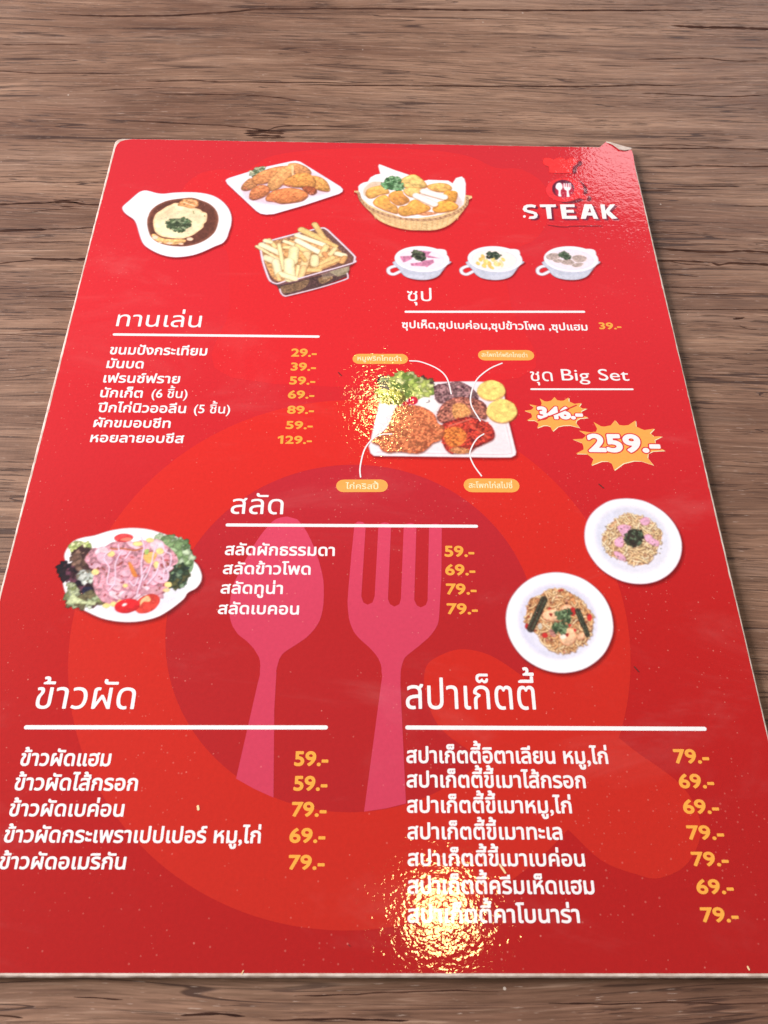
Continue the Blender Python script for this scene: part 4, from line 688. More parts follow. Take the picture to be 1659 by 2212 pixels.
('f',[-750,-430,-766,-413,-789,-406,-800,-414,-796,-431,-781,-443,-758,-444],(230,186,204),1,{'rim':(0.34,(206,134,156)),'n':(0.12,1.12)}),
('f',[-677,-538,-681,-531,-695,-531,-706,-541,-705,-551,-692,-555,-681,-548],(140,50,64),1,{'alpha':0.45,'soft':(0.16,)}),
('f',[-678,-536,-682,-529,-696,-529,-708,-539,-706,-549,-693,-552,-682,-546],(228,178,194),1,{'rim':(0.32,(206,134,156)),'n':(0.12,1.08)}),
('f',[-603,-459,-611,-453,-625,-445,-634,-442,-636,-446,-623,-455,-611,-460],(140,50,64),1,{'alpha':0.45,'soft':(0.17,)}),
('f',[-604,-457,-612,-451,-626,-443,-635,-439,-637,-444,-624,-452,-612,-458],(228,178,194),1,{'rim':(0.33,(206,134,156)),'n':(0.12,1.11)}),
('f',[-711,-410,-720,-400,-735,-399,-748,-402,-744,-411,-732,-418,-716,-417],(140,50,64),1,{'alpha':0.45,'soft':(0.17,)}),
('f',[-712,-408,-722,-397,-736,-396,-749,-400,-746,-409,-733,-416,-718,-414],(230,186,204),1,{'rim':(0.34,(206,134,156)),'n':(0.12,1.13)}),
('f',[-584,-525,-598,-537,-617,-544,-637,-540,-635,-526,-620,-517,-600,-517],(140,50,64),1,{'alpha':0.45,'soft':(0.16,)}),
('f',[-585,-523,-600,-535,-618,-542,-638,-538,-636,-524,-621,-514,-601,-515],(216,158,172),1,{'rim':(0.33,(206,134,156)),'n':(0.12,1.09)}),
('f',[-691,-474,-696,-486,-709,-486,-726,-479,-724,-468,-714,-463,-697,-463],(140,50,64),1,{'alpha':0.45,'soft':(0.17,)}),
('f',[-692,-471,-697,-483,-710,-484,-727,-477,-725,-466,-715,-460,-698,-460],(228,178,194),1,{'rim':(0.33,(206,134,156)),'n':(0.12,1.1)}),
('f',[-605,-390,-607,-407,-630,-407,-650,-390,-650,-372,-636,-363,-614,-370],(140,50,64),1,{'alpha':0.45,'soft':(0.17,)}),
('f',[-606,-387,-608,-404,-631,-405,-651,-387,-652,-370,-637,-360,-615,-368],(242,212,222),1,{'rim':(0.34,(206,134,156)),'n':(0.12,1.13)}),
('f',[-660,-525,-668,-531,-682,-527,-694,-514,-696,-507,-684,-504,-670,-514],(140,50,64),1,{'alpha':0.45,'soft':(0.16,)}),
('f',[-661,-523,-670,-529,-683,-524,-695,-512,-697,-505,-685,-502,-671,-512],(216,158,172),1,{'rim':(0.33,(206,134,156)),'n':(0.12,1.09)}),
('s',[-833,-432,-816,-393,-790,-393,-759,-371,-706,-371,-675,-364,-639,-373,-606,-379,-576,-405,-562,-435,-581,-453,-593,-476,-582,-522,-605,-545,-642,-540,-675,-554,-709,-568,-745,-566,-780,-541,-797,-501,-799,-461],40,0.14,0.336,3,((170,60,66),(190,90,90),(150,70,50)),49,0.35,None),
('f',[-749,-410,-749,-413,-750,-416,-752,-418,-755,-420,-759,-420,-762,-420,-766,-418,-768,-416,-770,-414,-771,-410,-771,-407,-770,-404,-768,-402,-765,-401,-762,-400,-758,-401,-755,-402,-752,-404,-750,-407],(250,226,150),1,{'rim':(0.25,(226,180,110))}),
('f',[-784,-469,-784,-472,-785,-475,-787,-477,-790,-479,-793,-479,-797,-479,-800,-478,-803,-475,-805,-473,-806,-470,-806,-466,-805,-464,-803,-462,-800,-460,-797,-460,-793,-460,-790,-461,-787,-464,-785,-466],(250,226,150),1,{'rim':(0.25,(226,180,110))}),
('f',[-608,-400,-608,-403,-609,-406,-611,-408,-614,-409,-618,-410,-622,-410,-625,-408,-628,-406,-630,-403,-631,-400,-631,-397,-630,-394,-627,-392,-624,-390,-621,-390,-617,-390,-614,-392,-611,-394,-609,-397],(250,226,150),1,{'rim':(0.25,(226,180,110))}),
('f',[-571,-508,-571,-510,-572,-513,-574,-515,-577,-516,-580,-517,-584,-516,-587,-515,-590,-513,-591,-511,-592,-508,-592,-505,-591,-502,-589,-500,-586,-499,-583,-499,-579,-499,-576,-500,-573,-502,-572,-505],(250,226,150),1,{'rim':(0.25,(226,180,110))}),
('f',[-695,-512,-695,-514,-696,-515,-697,-517,-699,-518,-701,-518,-704,-518,-706,-517,-708,-516,-709,-514,-710,-512,-710,-510,-709,-508,-707,-507,-706,-506,-703,-506,-701,-506,-699,-507,-697,-508,-696,-510],(250,226,150),1,{'rim':(0.25,(226,180,110))}),
('f',[-616,-444,-616,-448,-616,-451,-618,-454,-620,-456,-622,-456,-625,-456,-627,-454,-629,-451,-631,-448,-632,-444,-632,-441,-631,-438,-630,-435,-628,-433,-625,-433,-623,-433,-620,-435,-618,-437,-617,-441],(250,226,150),1,{'rim':(0.25,(226,180,110))}),
('f',[-670,-376,-671,-379,-673,-381,-676,-383,-680,-384,-685,-384,-690,-384,-695,-383,-698,-381,-701,-379,-702,-377,-702,-374,-700,-372,-697,-370,-692,-369,-688,-369,-682,-369,-678,-370,-674,-372,-672,-374],(250,226,150),1,{'rim':(0.26,(226,180,110))}),
('f',[-574,-525,-574,-527,-576,-528,-578,-530,-580,-531,-584,-531,-587,-531,-590,-530,-592,-529,-594,-527,-595,-525,-594,-523,-593,-521,-591,-520,-588,-519,-585,-519,-582,-519,-579,-520,-576,-521,-575,-523],(244,214,160),1,{'rim':(0.24,(226,180,110))}),
('f',[-648,-418,-648,-420,-648,-423,-650,-424,-653,-425,-655,-426,-658,-426,-661,-424,-663,-423,-665,-421,-665,-418,-665,-416,-664,-414,-663,-412,-660,-411,-658,-410,-655,-411,-652,-412,-650,-414,-648,-416],(250,226,150),1,{'rim':(0.25,(226,180,110))}),
('f',[-735,-574,-736,-576,-737,-579,-739,-580,-742,-582,-745,-582,-748,-582,-751,-580,-754,-579,-756,-577,-757,-574,-757,-572,-756,-570,-753,-568,-751,-567,-747,-566,-744,-567,-741,-568,-738,-570,-736,-572],(250,226,150),1,{'rim':(0.24,(226,180,110))}),
('f',[-716,-570,-716,-572,-717,-574,-719,-576,-722,-577,-725,-578,-728,-577,-731,-576,-734,-574,-736,-572,-737,-570,-736,-568,-735,-565,-733,-564,-731,-562,-728,-562,-724,-562,-722,-563,-719,-565,-717,-567],(250,226,150),1,{'rim':(0.24,(226,180,110))}),
('f',[-702,-563,-702,-565,-703,-567,-704,-568,-706,-569,-709,-569,-711,-569,-713,-568,-715,-567,-717,-565,-717,-563,-717,-561,-716,-559,-715,-557,-713,-556,-711,-556,-708,-556,-706,-557,-704,-559,-703,-560],(250,226,150),1,{'rim':(0.24,(226,180,110))}),
('f',[-642,-364,-642,-366,-643,-368,-646,-370,-649,-371,-652,-372,-656,-372,-660,-370,-662,-369,-664,-366,-665,-364,-665,-362,-664,-359,-661,-358,-658,-356,-655,-356,-651,-356,-648,-358,-645,-359,-643,-361],(250,226,150),1,{'rim':(0.26,(226,180,110))}),
('f',[-664,-421,-656,-406,-640,-403,-626,-412,-636,-436,-651,-439],(244,190,110),1,{'rim':(0.28,(220,150,70))}),
('f',[-665,-397,-652,-394,-652,-409,-661,-411],(170,196,110),1,{}),
('f',[-706,-439,-698,-439,-681,-465,-673,-483,-684,-483,-694,-466],(232,140,70),1,{'rim':(0.17,(190,90,50))}),
('l',[-763,-392,-747,-395,-732,-392,-694,-398,-671,-390],0.4,(186,100,60),1,{}),
('f',[-704,-355,-705,-360,-708,-364,-713,-367,-721,-370,-729,-371,-738,-371,-746,-370,-752,-367,-757,-363,-759,-359,-759,-355,-756,-351,-750,-347,-743,-344,-735,-343,-726,-343,-718,-345,-711,-347,-706,-351],(228,72,74),1,{'rim':(0.34,(186,30,44)),'n':(0.2,0.74)}),
('f',[-741,-365,-727,-356,-708,-358,-714,-368],(240,130,110),1,{'soft':(0.11,)}),
('f',[-601,-548,-598,-556,-599,-565,-603,-574,-609,-583,-618,-590,-628,-595,-639,-597,-649,-597,-657,-593,-663,-587,-666,-580,-666,-570,-662,-561,-656,-552,-647,-545,-636,-540,-626,-537,-616,-538,-607,-542],(226,70,58),1,{'rim':(0.32,(190,40,40)),'n':(0.12,0.81)}),
('f',[-652,-557,-636,-542,-624,-554,-628,-562,-643,-562,-652,-576],(244,200,150),1,{'rim':(0.22,(230,150,90)),'n':(0.1,0.32)}),
('f',[-653,-568,-653,-575,-656,-582,-662,-588,-671,-592,-681,-596,-692,-597,-702,-596,-711,-593,-718,-588,-721,-582,-722,-575,-719,-568,-713,-562,-704,-557,-694,-554,-683,-553,-673,-554,-664,-557,-657,-562],(222,34,42),1,{'rim':(0.32,(180,16,30)),'hl':0.1}),
('f',[-689,-568,-689,-569,-689,-571,-690,-572,-692,-574,-694,-575,-696,-576,-698,-576,-700,-576,-702,-575,-702,-574,-703,-572,-702,-571,-701,-570,-700,-568,-698,-567,-695,-566,-693,-566,-691,-566,-690,-567],(255,235,235),1,{}),
('l',[-764,-403,-775,-415,-774,-433,-758,-456,-756,-480,-754,-508,-738,-511],0.48,(160,90,120),1,{'alpha':0.4,'soft':(0.14,)}),
('l',[-764,-401,-776,-413,-775,-431,-758,-454,-757,-478,-755,-506,-739,-509],0.4,(240,220,240),1,{'shade':0.15}),
('l',[-733,-412,-741,-444,-736,-479,-733,-508,-728,-511],0.48,(160,90,120),1,{'alpha':0.4,'soft':(0.14,)}),
('l',[-734,-410,-742,-443,-736,-478,-734,-506,-729,-509],0.39,(240,220,240),1,{'shade':0.15}),
('l',[-681,-354,-667,-387,-668,-411,-666,-447,-660,-479,-660,-513],0.49,(160,90,120),1,{'alpha':0.4,'soft':(0.14,)}),
('l',[-682,-352,-668,-385,-668,-409,-667,-445,-661,-477,-661,-511],0.4,(240,220,240),1,{'shade':0.15}),
('l',[-655,-478,-662,-516,-666,-547],0.47,(160,90,120),1,{'alpha':0.4,'soft':(0.14,)}),
('l',[-656,-477,-663,-514,-666,-546],0.39,(240,220,240),1,{'shade':0.15}),
('l',[-632,-381,-636,-411,-637,-437,-643,-473,-652,-496],0.48,(160,90,120),1,{'alpha':0.4,'soft':(0.14,)}),
('l',[-633,-379,-637,-409,-638,-436,-644,-471,-653,-494],0.4,(240,220,240),1,{'shade':0.15}),
('l',[-616,-443,-619,-472,-632,-496,-640,-507],0.47,(160,90,120),1,{'alpha':0.4,'soft':(0.14,)}),
('l',[-616,-441,-620,-471,-633,-494,-641,-506],0.39,(240,220,240),1,{'shade':0.15}),
('l',[-617,-372,-603,-401,-585,-413,-583,-449,-597,-466,-596,-492],0.48,(160,90,120),1,{'alpha':0.4,'soft':(0.14,)}),
('l',[-618,-370,-604,-400,-586,-411,-584,-447,-598,-465,-597,-491],0.4,(240,220,240),1,{'shade':0.15}),
('l',[-608,-419,-599,-449,-586,-472,-585,-495,-596,-494],0.48,(160,90,120),1,{'alpha':0.4,'soft':(0.14,)}),
('l',[-609,-418,-600,-447,-586,-470,-586,-494,-596,-492],0.39,(240,220,240),1,{'shade':0.15}),
('l',[-694,-499,-676,-513,-669,-490],0.47,(160,90,120),1,{'alpha':0.4,'soft':(0.14,)}),
('l',[-694,-497,-677,-512,-670,-488],0.38,(240,220,240),1,{'shade':0.15}),
('l',[-748,-531,-733,-508],0.46,(160,90,120),1,{'alpha':0.4,'soft':(0.14,)}),
('l',[-748,-529,-734,-506],0.38,(240,220,240),1,{'shade':0.15}),
('l',[-715,-426,-703,-402],0.48,(160,90,120),1,{'alpha':0.4,'soft':(0.14,)}),
('l',[-716,-425,-704,-401],0.39,(240,220,240),1,{'shade':0.15}),
('l',[-648,-455,-656,-473],0.47,(160,90,120),1,{'alpha':0.4,'soft':(0.14,)}),
('l',[-649,-453,-657,-471],0.39,(240,220,240),1,{'shade':0.15}),
('l',[-743,-382,-737,-403],0.48,(160,90,120),1,{'alpha':0.4,'soft':(0.14,)}),
('l',[-744,-380,-738,-401],0.4,(240,220,240),1,{'shade':0.15}),
]),
('food_picture', 'printed picture of seafood spaghetti with prawns and peppercorns on a white plate', [
('f',[671,-682,650,-713,624,-738,592,-756,558,-767,522,-770,488,-764,456,-750,428,-729,407,-702,392,-670,386,-634,388,-598,400,-562,419,-529,446,-502,478,-481,515,-469,552,-466,589,-472,623,-488,651,-511,672,-541,685,-575,689,-611,684,-648],(100,8,14),1,{'alpha':0.55,'soft':(0.83,)}),
('f',[666,-675,646,-706,619,-731,587,-750,553,-760,518,-763,483,-757,451,-743,423,-722,402,-695,387,-662,381,-627,383,-590,394,-554,414,-522,441,-494,473,-473,510,-461,547,-458,584,-465,618,-480,646,-504,667,-533,680,-568,684,-604,680,-641],(253,251,254),1,{'rim':(0.33,(232,214,230))}),
('f',[627,-657,606,-686,578,-709,545,-722,510,-724,478,-716,449,-697,428,-670,416,-638,415,-602,425,-567,446,-536,474,-512,509,-498,545,-495,579,-504,608,-524,629,-552,640,-586,639,-622],(214,214,238),1,{'alpha':0.9,'soft':(1.15,)}),
('f',[618,-657,601,-682,576,-701,548,-712,519,-713,490,-706,466,-690,448,-668,438,-640,437,-610,446,-580,463,-554,487,-534,516,-522,547,-520,577,-528,601,-545,619,-569,628,-597,628,-628],(240,240,250),1,{'alpha':0.5,'soft':(1.25,)}),
('f',[440,-589,446,-567,456,-542,482,-533,511,-512,542,-512,566,-518,589,-536,609,-556,619,-579,629,-596,622,-635,611,-657,597,-678,572,-683,566,-696,534,-704,506,-698,484,-684,470,-656,448,-637,435,-615],(200,138,92),1,{'n':(0.4,0.47)}),
('w',[440,-589,446,-567,456,-542,482,-533,511,-512,542,-512,566,-518,589,-536,609,-556,619,-579,629,-596,622,-635,611,-657,597,-678,572,-683,566,-696,534,-704,506,-698,484,-684,470,-656,448,-637,435,-615],260,4.47,0.468,((248,208,156),(238,190,134),(252,222,176),(228,174,120)),51,1,0.42),
('s',[440,-589,446,-567,456,-542,482,-533,511,-512,542,-512,566,-518,589,-536,609,-556,619,-579,629,-596,622,-635,611,-657,597,-678,572,-683,566,-696,534,-704,506,-698,484,-684,470,-656,448,-637,435,-615],50,0.17,0.383,1.6,((196,60,50),(150,70,50),(222,150,120),(120,60,44)),52,0.35,None),
('f',[487,-591,503,-580,528,-577,536,-592,526,-612,504,-612,488,-604],(130,60,40),1,{'alpha':0.5,'soft':(0.21,)}),
('f',[487,-588,502,-577,527,-575,536,-590,525,-610,503,-610,488,-602],(246,196,156),1,{'rim':(0.43,(232,150,110)),'n':(0.12,0.55),'hl':0.1}),
('f',[528,-651,546,-636,566,-634,574,-651,570,-672,552,-685,533,-679],(130,60,40),1,{'alpha':0.5,'soft':(0.21,)}),
('f',[527,-649,545,-634,566,-632,574,-649,569,-670,552,-683,532,-677],(246,196,156),1,{'rim':(0.42,(232,150,110)),'n':(0.12,0.54),'hl':0.1}),
('f',[540,-573,558,-561,576,-568,564,-579,544,-581],(130,60,40),1,{'alpha':0.5,'soft':(0.21,)}),
('f',[540,-570,558,-559,575,-566,564,-577,543,-579],(246,196,156),1,{'rim':(0.43,(232,150,110)),'n':(0.12,0.56),'hl':0.1}),
('f',[578,-653,597,-646,597,-664,578,-668],(130,60,40),1,{'alpha':0.5,'soft':(0.21,)}),
('f',[578,-651,597,-644,597,-661,578,-666],(246,196,156),1,{'rim':(0.42,(232,150,110)),'n':(0.12,0.54),'hl':0.1}),
('f',[529,-656,540,-645,550,-649,544,-662,532,-664],(255,236,220),1,{'soft':(0.17,)}),
('f',[505,-588,514,-588,510,-597],(150,40,30),1,{}),
('f',[544,-649,554,-648,549,-658],(160,40,30),1,{}),
('f',[582,-581,581,-585,579,-589,577,-592,575,-594,572,-594,570,-594,568,-592,566,-589,565,-585,565,-581,566,-577,568,-573,570,-570,572,-568,575,-568,578,-568,580,-570,581,-573,582,-577],(206,48,46),1,{'rim':(0.17,(150,24,30))}),
('f',[444,-627,443,-630,442,-632,441,-634,439,-635,438,-636,436,-635,435,-634,434,-632,433,-630,433,-627,434,-624,435,-622,436,-620,438,-619,439,-618,441,-619,442,-620,443,-622,444,-624],(206,48,46),1,{'rim':(0.17,(150,24,30))}),
('f',[495,-654,494,-656,493,-658,491,-660,488,-661,486,-661,483,-661,481,-660,480,-658,479,-656,478,-654,479,-651,480,-649,482,-648,485,-646,487,-646,490,-646,492,-647,494,-649,494,-651],(206,48,46),1,{'rim':(0.17,(150,24,30))}),
('f',[626,-598,625,-602,623,-605,622,-607,620,-609,617,-609,615,-609,613,-607,612,-605,612,-602,612,-598,612,-595,614,-592,616,-590,618,-588,620,-587,622,-588,624,-590,625,-592,626,-595],(206,48,46),1,{'rim':(0.17,(150,24,30))}),
('f',[577,-638,577,-639,576,-640,575,-641,574,-642,573,-642,571,-642,570,-642,570,-640,569,-639,569,-638,569,-637,570,-635,571,-634,572,-634,574,-634,575,-634,576,-634,577,-635,577,-637],(206,48,46),1,{'rim':(0.17,(150,24,30))}),
('f',[565,-623,564,-624,563,-625,562,-626,560,-627,558,-627,556,-627,555,-626,553,-625,553,-624,552,-623,553,-622,554,-621,555,-620,557,-619,559,-619,561,-619,563,-620,564,-621,565,-622],(206,48,46),1,{'rim':(0.17,(150,24,30))}),
('f',[469,-622,480,-617,481,-632,472,-637],(214,206,190),1,{'rim':(0.13,(150,120,100))}),
('f',[500,-638,516,-638,516,-658,503,-654],(190,130,120),1,{'n':(0.4,0.25)}),
('l',[495,-544,448,-635],2.07,(40,32,26),0,{'alpha':0.8}),
('f',[494,-542,493,-545,490,-546,488,-545,487,-542,488,-540,491,-538,494,-540],(58,60,44),1,{'rim':(0.13,(24,22,18))}),
('f',[491,-541,490,-542,489,-542,489,-541,490,-540,491,-540],(150,160,130),1,{}),
('f',[502,-548,501,-550,498,-552,496,-550,495,-548,496,-545,499,-544,501,-545],(58,60,44),1,{'rim':(0.13,(24,22,18))}),
('f',[499,-546,498,-548,497,-548,497,-546,497,-546,498,-546],(150,160,130),1,{}),
('f',[492,-545,491,-547,488,-548,486,-547,485,-545,487,-542,489,-541,492,-542],(58,60,44),1,{'rim':(0.13,(24,22,18))}),
('f',[489,-544,488,-544,488,-544,487,-544,488,-542,489,-542],(150,160,130),1,{}),
('f',[501,-552,500,-554,497,-556,495,-554,494,-552,495,-549,498,-548,500,-549],(58,60,44),1,{'rim':(0.13,(24,22,18))}),
('f',[498,-551,497,-552,496,-552,496,-551,496,-550,498,-550],(150,160,130),1,{}),
('f',[490,-550,488,-553,486,-554,483,-553,483,-550,484,-548,486,-546,489,-548],(46,46,36),1,{'rim':(0.13,(24,22,18))}),
('f',[486,-549,486,-550,485,-550,484,-549,485,-548,486,-548],(150,160,130),1,{}),
('f',[498,-556,496,-559,494,-560,491,-559,491,-556,492,-554,494,-552,497,-554],(74,78,58),1,{'rim':(0.13,(24,22,18))}),
('f',[494,-555,494,-556,493,-556,492,-555,493,-554,494,-554],(150,160,130),1,{}),
('f',[488,-553,487,-556,484,-557,482,-556,481,-553,482,-551,485,-550,488,-551],(74,78,58),1,{'rim':(0.13,(24,22,18))}),
('f',[485,-552,484,-553,483,-553,483,-552,484,-551,485,-551],(150,160,130),1,{}),
('f',[496,-561,495,-564,492,-565,490,-564,489,-561,491,-559,493,-557,496,-558],(46,46,36),1,{'rim':(0.13,(24,22,18))}),
('f',[493,-560,492,-561,492,-561,491,-560,492,-559,493,-559],(150,160,130),1,{}),
('f',[486,-558,485,-561,482,-562,480,-561,479,-558,480,-555,483,-554,485,-555],(58,60,44),1,{'rim':(0.13,(24,22,18))}),
('f',[483,-557,482,-558,481,-558,481,-557,482,-556,483,-556],(150,160,130),1,{}),
('f',[495,-565,493,-568,491,-569,488,-568,488,-565,489,-562,492,-561,494,-562],(58,60,44),1,{'rim':(0.13,(24,22,18))}),
('f',[491,-564,491,-565,490,-565,489,-564,490,-563,491,-563],(150,160,130),1,{}),
('f',[484,-561,482,-564,480,-565,478,-564,477,-561,478,-558,481,-557,483,-558],(58,60,44),1,{'rim':(0.13,(24,22,18))}),
('f',[481,-560,480,-561,479,-561,479,-560,479,-559,480,-559],(150,160,130),1,{}),
('f',[493,-568,492,-570,489,-571,487,-570,486,-568,488,-565,490,-564,492,-565],(46,46,36),1,{'rim':(0.13,(24,22,18))}),
('f',[490,-566,489,-567,488,-567,488,-566,489,-566,490,-565],(150,160,130),1,{}),
('f',[481,-564,480,-567,477,-568,475,-567,474,-564,475,-562,478,-560,480,-562],(46,46,36),1,{'rim':(0.13,(24,22,18))}),
('f',[478,-563,477,-564,476,-564,476,-563,476,-562,477,-562],(150,160,130),1,{}),
('f',[490,-571,489,-574,487,-575,484,-574,484,-571,485,-568,487,-567,490,-568],(74,78,58),1,{'rim':(0.13,(24,22,18))}),
('f',[487,-570,487,-571,486,-571,485,-570,486,-569,487,-569],(150,160,130),1,{}),
('f',[480,-568,479,-571,477,-572,474,-571,473,-568,475,-566,477,-565,480,-566],(46,46,36),1,{'rim':(0.13,(24,22,18))}),
('f',[477,-567,477,-568,476,-568,475,-567,476,-566,477,-566],(150,160,130),1,{}),
('f',[488,-575,487,-578,484,-579,482,-578,481,-575,482,-572,485,-571,487,-572],(46,46,36),1,{'rim':(0.13,(24,22,18))}),
('f',[485,-574,484,-575,483,-575,483,-574,483,-573,484,-573],(150,160,130),1,{}),
('f',[478,-572,476,-575,474,-576,472,-575,471,-572,472,-570,474,-568,477,-569],(58,60,44),1,{'rim':(0.13,(24,22,18))}),
('f',[474,-571,474,-572,473,-572,472,-571,473,-570,474,-570],(150,160,130),1,{}),
('f',[486,-579,485,-582,482,-583,480,-582,479,-579,480,-576,483,-575,485,-576],(46,46,36),1,{'rim':(0.13,(24,22,18))}),
('f',[483,-578,482,-579,481,-579,481,-578,481,-577,482,-577],(150,160,130),1,{}),
('f',[477,-576,475,-579,473,-580,470,-579,470,-576,471,-573,474,-572,476,-573],(46,46,36),1,{'rim':(0.13,(24,22,18))}),
('f',[473,-575,473,-576,472,-576,471,-575,472,-574,473,-574],(150,160,130),1,{}),
('f',[484,-584,482,-586,480,-587,478,-586,477,-584,478,-581,481,-580,483,-581],(58,60,44),1,{'rim':(0.13,(24,22,18))}),
('f',[480,-582,480,-583,479,-583,478,-582,479,-581,480,-581],(150,160,130),1,{}),
('f',[474,-580,472,-583,470,-584,468,-583,467,-580,468,-577,470,-576,473,-577],(46,46,36),1,{'rim':(0.13,(24,22,18))}),
('f',[470,-579,470,-580,469,-580,468,-579,469,-578,470,-578],(150,160,130),1,{}),
('f',[481,-587,480,-590,478,-591,475,-590,474,-587,476,-584,478,-583,481,-584],(46,46,36),1,{'rim':(0.13,(24,22,18))}),
('f',[478,-586,478,-587,477,-587,476,-586,477,-585,478,-585],(150,160,130),1,{}),
('f',[472,-584,471,-587,468,-588,466,-587,465,-584,466,-582,469,-580,471,-582],(74,78,58),1,{'rim':(0.13,(24,22,18))}),
('f',[469,-583,468,-584,467,-584,467,-583,467,-582,468,-582],(150,160,130),1,{}),
('f',[480,-591,479,-594,476,-595,474,-594,473,-591,474,-588,477,-587,479,-588],(74,78,58),1,{'rim':(0.13,(24,22,18))}),
('f',[477,-590,476,-591,475,-591,475,-590,475,-589,476,-589],(150,160,130),1,{}),
('f',[469,-588,468,-590,465,-591,463,-590,462,-588,463,-585,466,-584,468,-585],(46,46,36),1,{'rim':(0.13,(24,22,18))}),
('f',[466,-587,465,-588,464,-588,464,-587,464,-586,466,-586],(150,160,130),1,{}),
('f',[479,-595,478,-597,475,-598,473,-597,472,-595,473,-592,476,-591,478,-592],(58,60,44),1,{'rim':(0.13,(24,22,18))}),
('f',[476,-594,475,-594,474,-594,474,-594,474,-593,475,-593],(150,160,130),1,{}),
('f',[468,-591,467,-594,465,-595,462,-594,462,-591,463,-589,465,-588,468,-588],(74,78,58),1,{'rim':(0.13,(24,22,18))}),
('f',[465,-590,465,-591,464,-591,463,-590,464,-589,465,-589],(150,160,130),1,{}),
('f',[476,-599,475,-601,473,-602,470,-601,470,-599,471,-596,473,-595,476,-596],(58,60,44),1,{'rim':(0.13,(24,22,18))}),
('f',[473,-598,473,-599,472,-599,471,-598,472,-597,473,-597],(150,160,130),1,{}),
('f',[464,-597,463,-600,461,-601,458,-600,458,-597,459,-595,461,-593,464,-594],(46,46,36),1,{'rim':(0.13,(24,22,18))}),
('f',[461,-596,461,-597,460,-597,459,-596,460,-595,461,-595],(150,160,130),1,{}),
('f',[474,-602,473,-605,470,-606,468,-605,467,-602,468,-600,471,-599,473,-600],(74,78,58),1,{'rim':(0.13,(24,22,18))}),
('f',[471,-601,470,-602,469,-602,469,-601,469,-600,470,-600],(150,160,130),1,{}),
('f',[464,-600,462,-602,460,-604,458,-602,457,-600,458,-597,460,-596,463,-597],(74,78,58),1,{'rim':(0.13,(24,22,18))}),
('f',[460,-599,460,-600,459,-600,458,-599,459,-598,460,-598],(150,160,130),1,{}),
('f',[473,-606,472,-609,469,-610,467,-609,466,-606,467,-604,470,-602,472,-603],(74,78,58),1,{'rim':(0.13,(24,22,18))}),
('f',[470,-605,469,-606,468,-606,468,-605,468,-604,469,-604],(150,160,130),1,{}),
('f',[461,-603,460,-606,457,-607,455,-606,454,-603,455,-601,458,-600,460,-601],(58,60,44),1,{'rim':(0.13,(24,22,18))}),
('f',[458,-602,457,-603,456,-603,456,-602,456,-601,458,-601],(150,160,130),1,{}),
('f',[471,-611,469,-613,467,-614,464,-613,464,-611,465,-608,468,-607,470,-608],(58,60,44),1,{'rim':(0.13,(24,22,18))}),
('f',[468,-610,467,-610,466,-610,466,-610,466,-609,467,-609],(150,160,130),1,{}),
('f',[460,-608,459,-611,456,-612,454,-611,453,-609,455,-606,457,-605,460,-606],(58,60,44),1,{'rim':(0.13,(24,22,18))}),
('f',[457,-607,456,-608,456,-608,455,-607,456,-606,457,-606],(150,160,130),1,{}),
('f',[468,-614,467,-617,465,-618,462,-617,462,-614,463,-611,465,-610,468,-611],(46,46,36),1,{'rim':(0.13,(24,22,18))}),
('f',[465,-613,465,-614,464,-614,463,-613,464,-612,465,-612],(150,160,130),1,{}),
('f',[457,-611,456,-614,454,-615,451,-614,450,-611,452,-608,454,-607,457,-608],(74,78,58),1,{'rim':(0.13,(24,22,18))}),
('f',[454,-610,454,-611,453,-611,452,-610,453,-609,454,-609],(150,160,130),1,{}),
('f',[466,-618,464,-621,462,-622,460,-621,459,-619,460,-616,463,-615,465,-616],(74,78,58),1,{'rim':(0.13,(24,22,18))}),
('f',[463,-618,462,-618,461,-618,461,-618,461,-617,462,-616],(150,160,130),1,{}),
('f',[456,-614,455,-617,453,-618,450,-617,450,-614,451,-612,453,-610,456,-612],(58,60,44),1,{'rim':(0.13,(24,22,18))}),
('f',[453,-613,453,-614,452,-614,451,-613,452,-612,453,-612],(150,160,130),1,{}),
('f',[464,-622,463,-625,460,-626,458,-625,457,-622,458,-620,461,-619,463,-620],(58,60,44),1,{'rim':(0.13,(24,22,18))}),
('f',[461,-621,460,-622,459,-622,459,-621,459,-620,460,-620],(150,160,130),1,{}),
('f',[454,-620,453,-622,450,-624,448,-622,447,-620,448,-617,451,-616,453,-617],(46,46,36),1,{'rim':(0.13,(24,22,18))}),
('f',[451,-619,450,-620,449,-620,449,-619,450,-618,450,-618],(150,160,130),1,{}),
('f',[462,-626,461,-628,459,-630,456,-628,456,-626,457,-623,459,-622,462,-623],(74,78,58),1,{'rim':(0.13,(24,22,18))}),
('f',[459,-625,459,-626,458,-626,457,-625,458,-624,459,-624],(150,160,130),1,{}),
('f',[451,-624,450,-626,447,-627,445,-626,444,-624,445,-621,448,-620,450,-621],(58,60,44),1,{'rim':(0.13,(24,22,18))}),
('f',[448,-622,447,-623,446,-623,446,-622,446,-622,447,-622],(150,160,130),1,{}),
('f',[461,-628,460,-631,457,-632,455,-631,454,-628,455,-626,458,-625,460,-626],(58,60,44),1,{'rim':(0.13,(24,22,18))}),
('f',[458,-627,457,-628,456,-628,456,-627,456,-626,457,-626],(150,160,130),1,{}),
('f',[450,-627,448,-630,446,-631,444,-630,443,-627,444,-624,446,-623,449,-624],(58,60,44),1,{'rim':(0.13,(24,22,18))}),
('f',[446,-626,446,-627,445,-627,444,-626,445,-625,446,-625],(150,160,130),1,{}),
('f',[458,-633,456,-635,454,-636,451,-636,451,-633,452,-630,454,-629,457,-630],(74,78,58),1,{'rim':(0.13,(24,22,18))}),
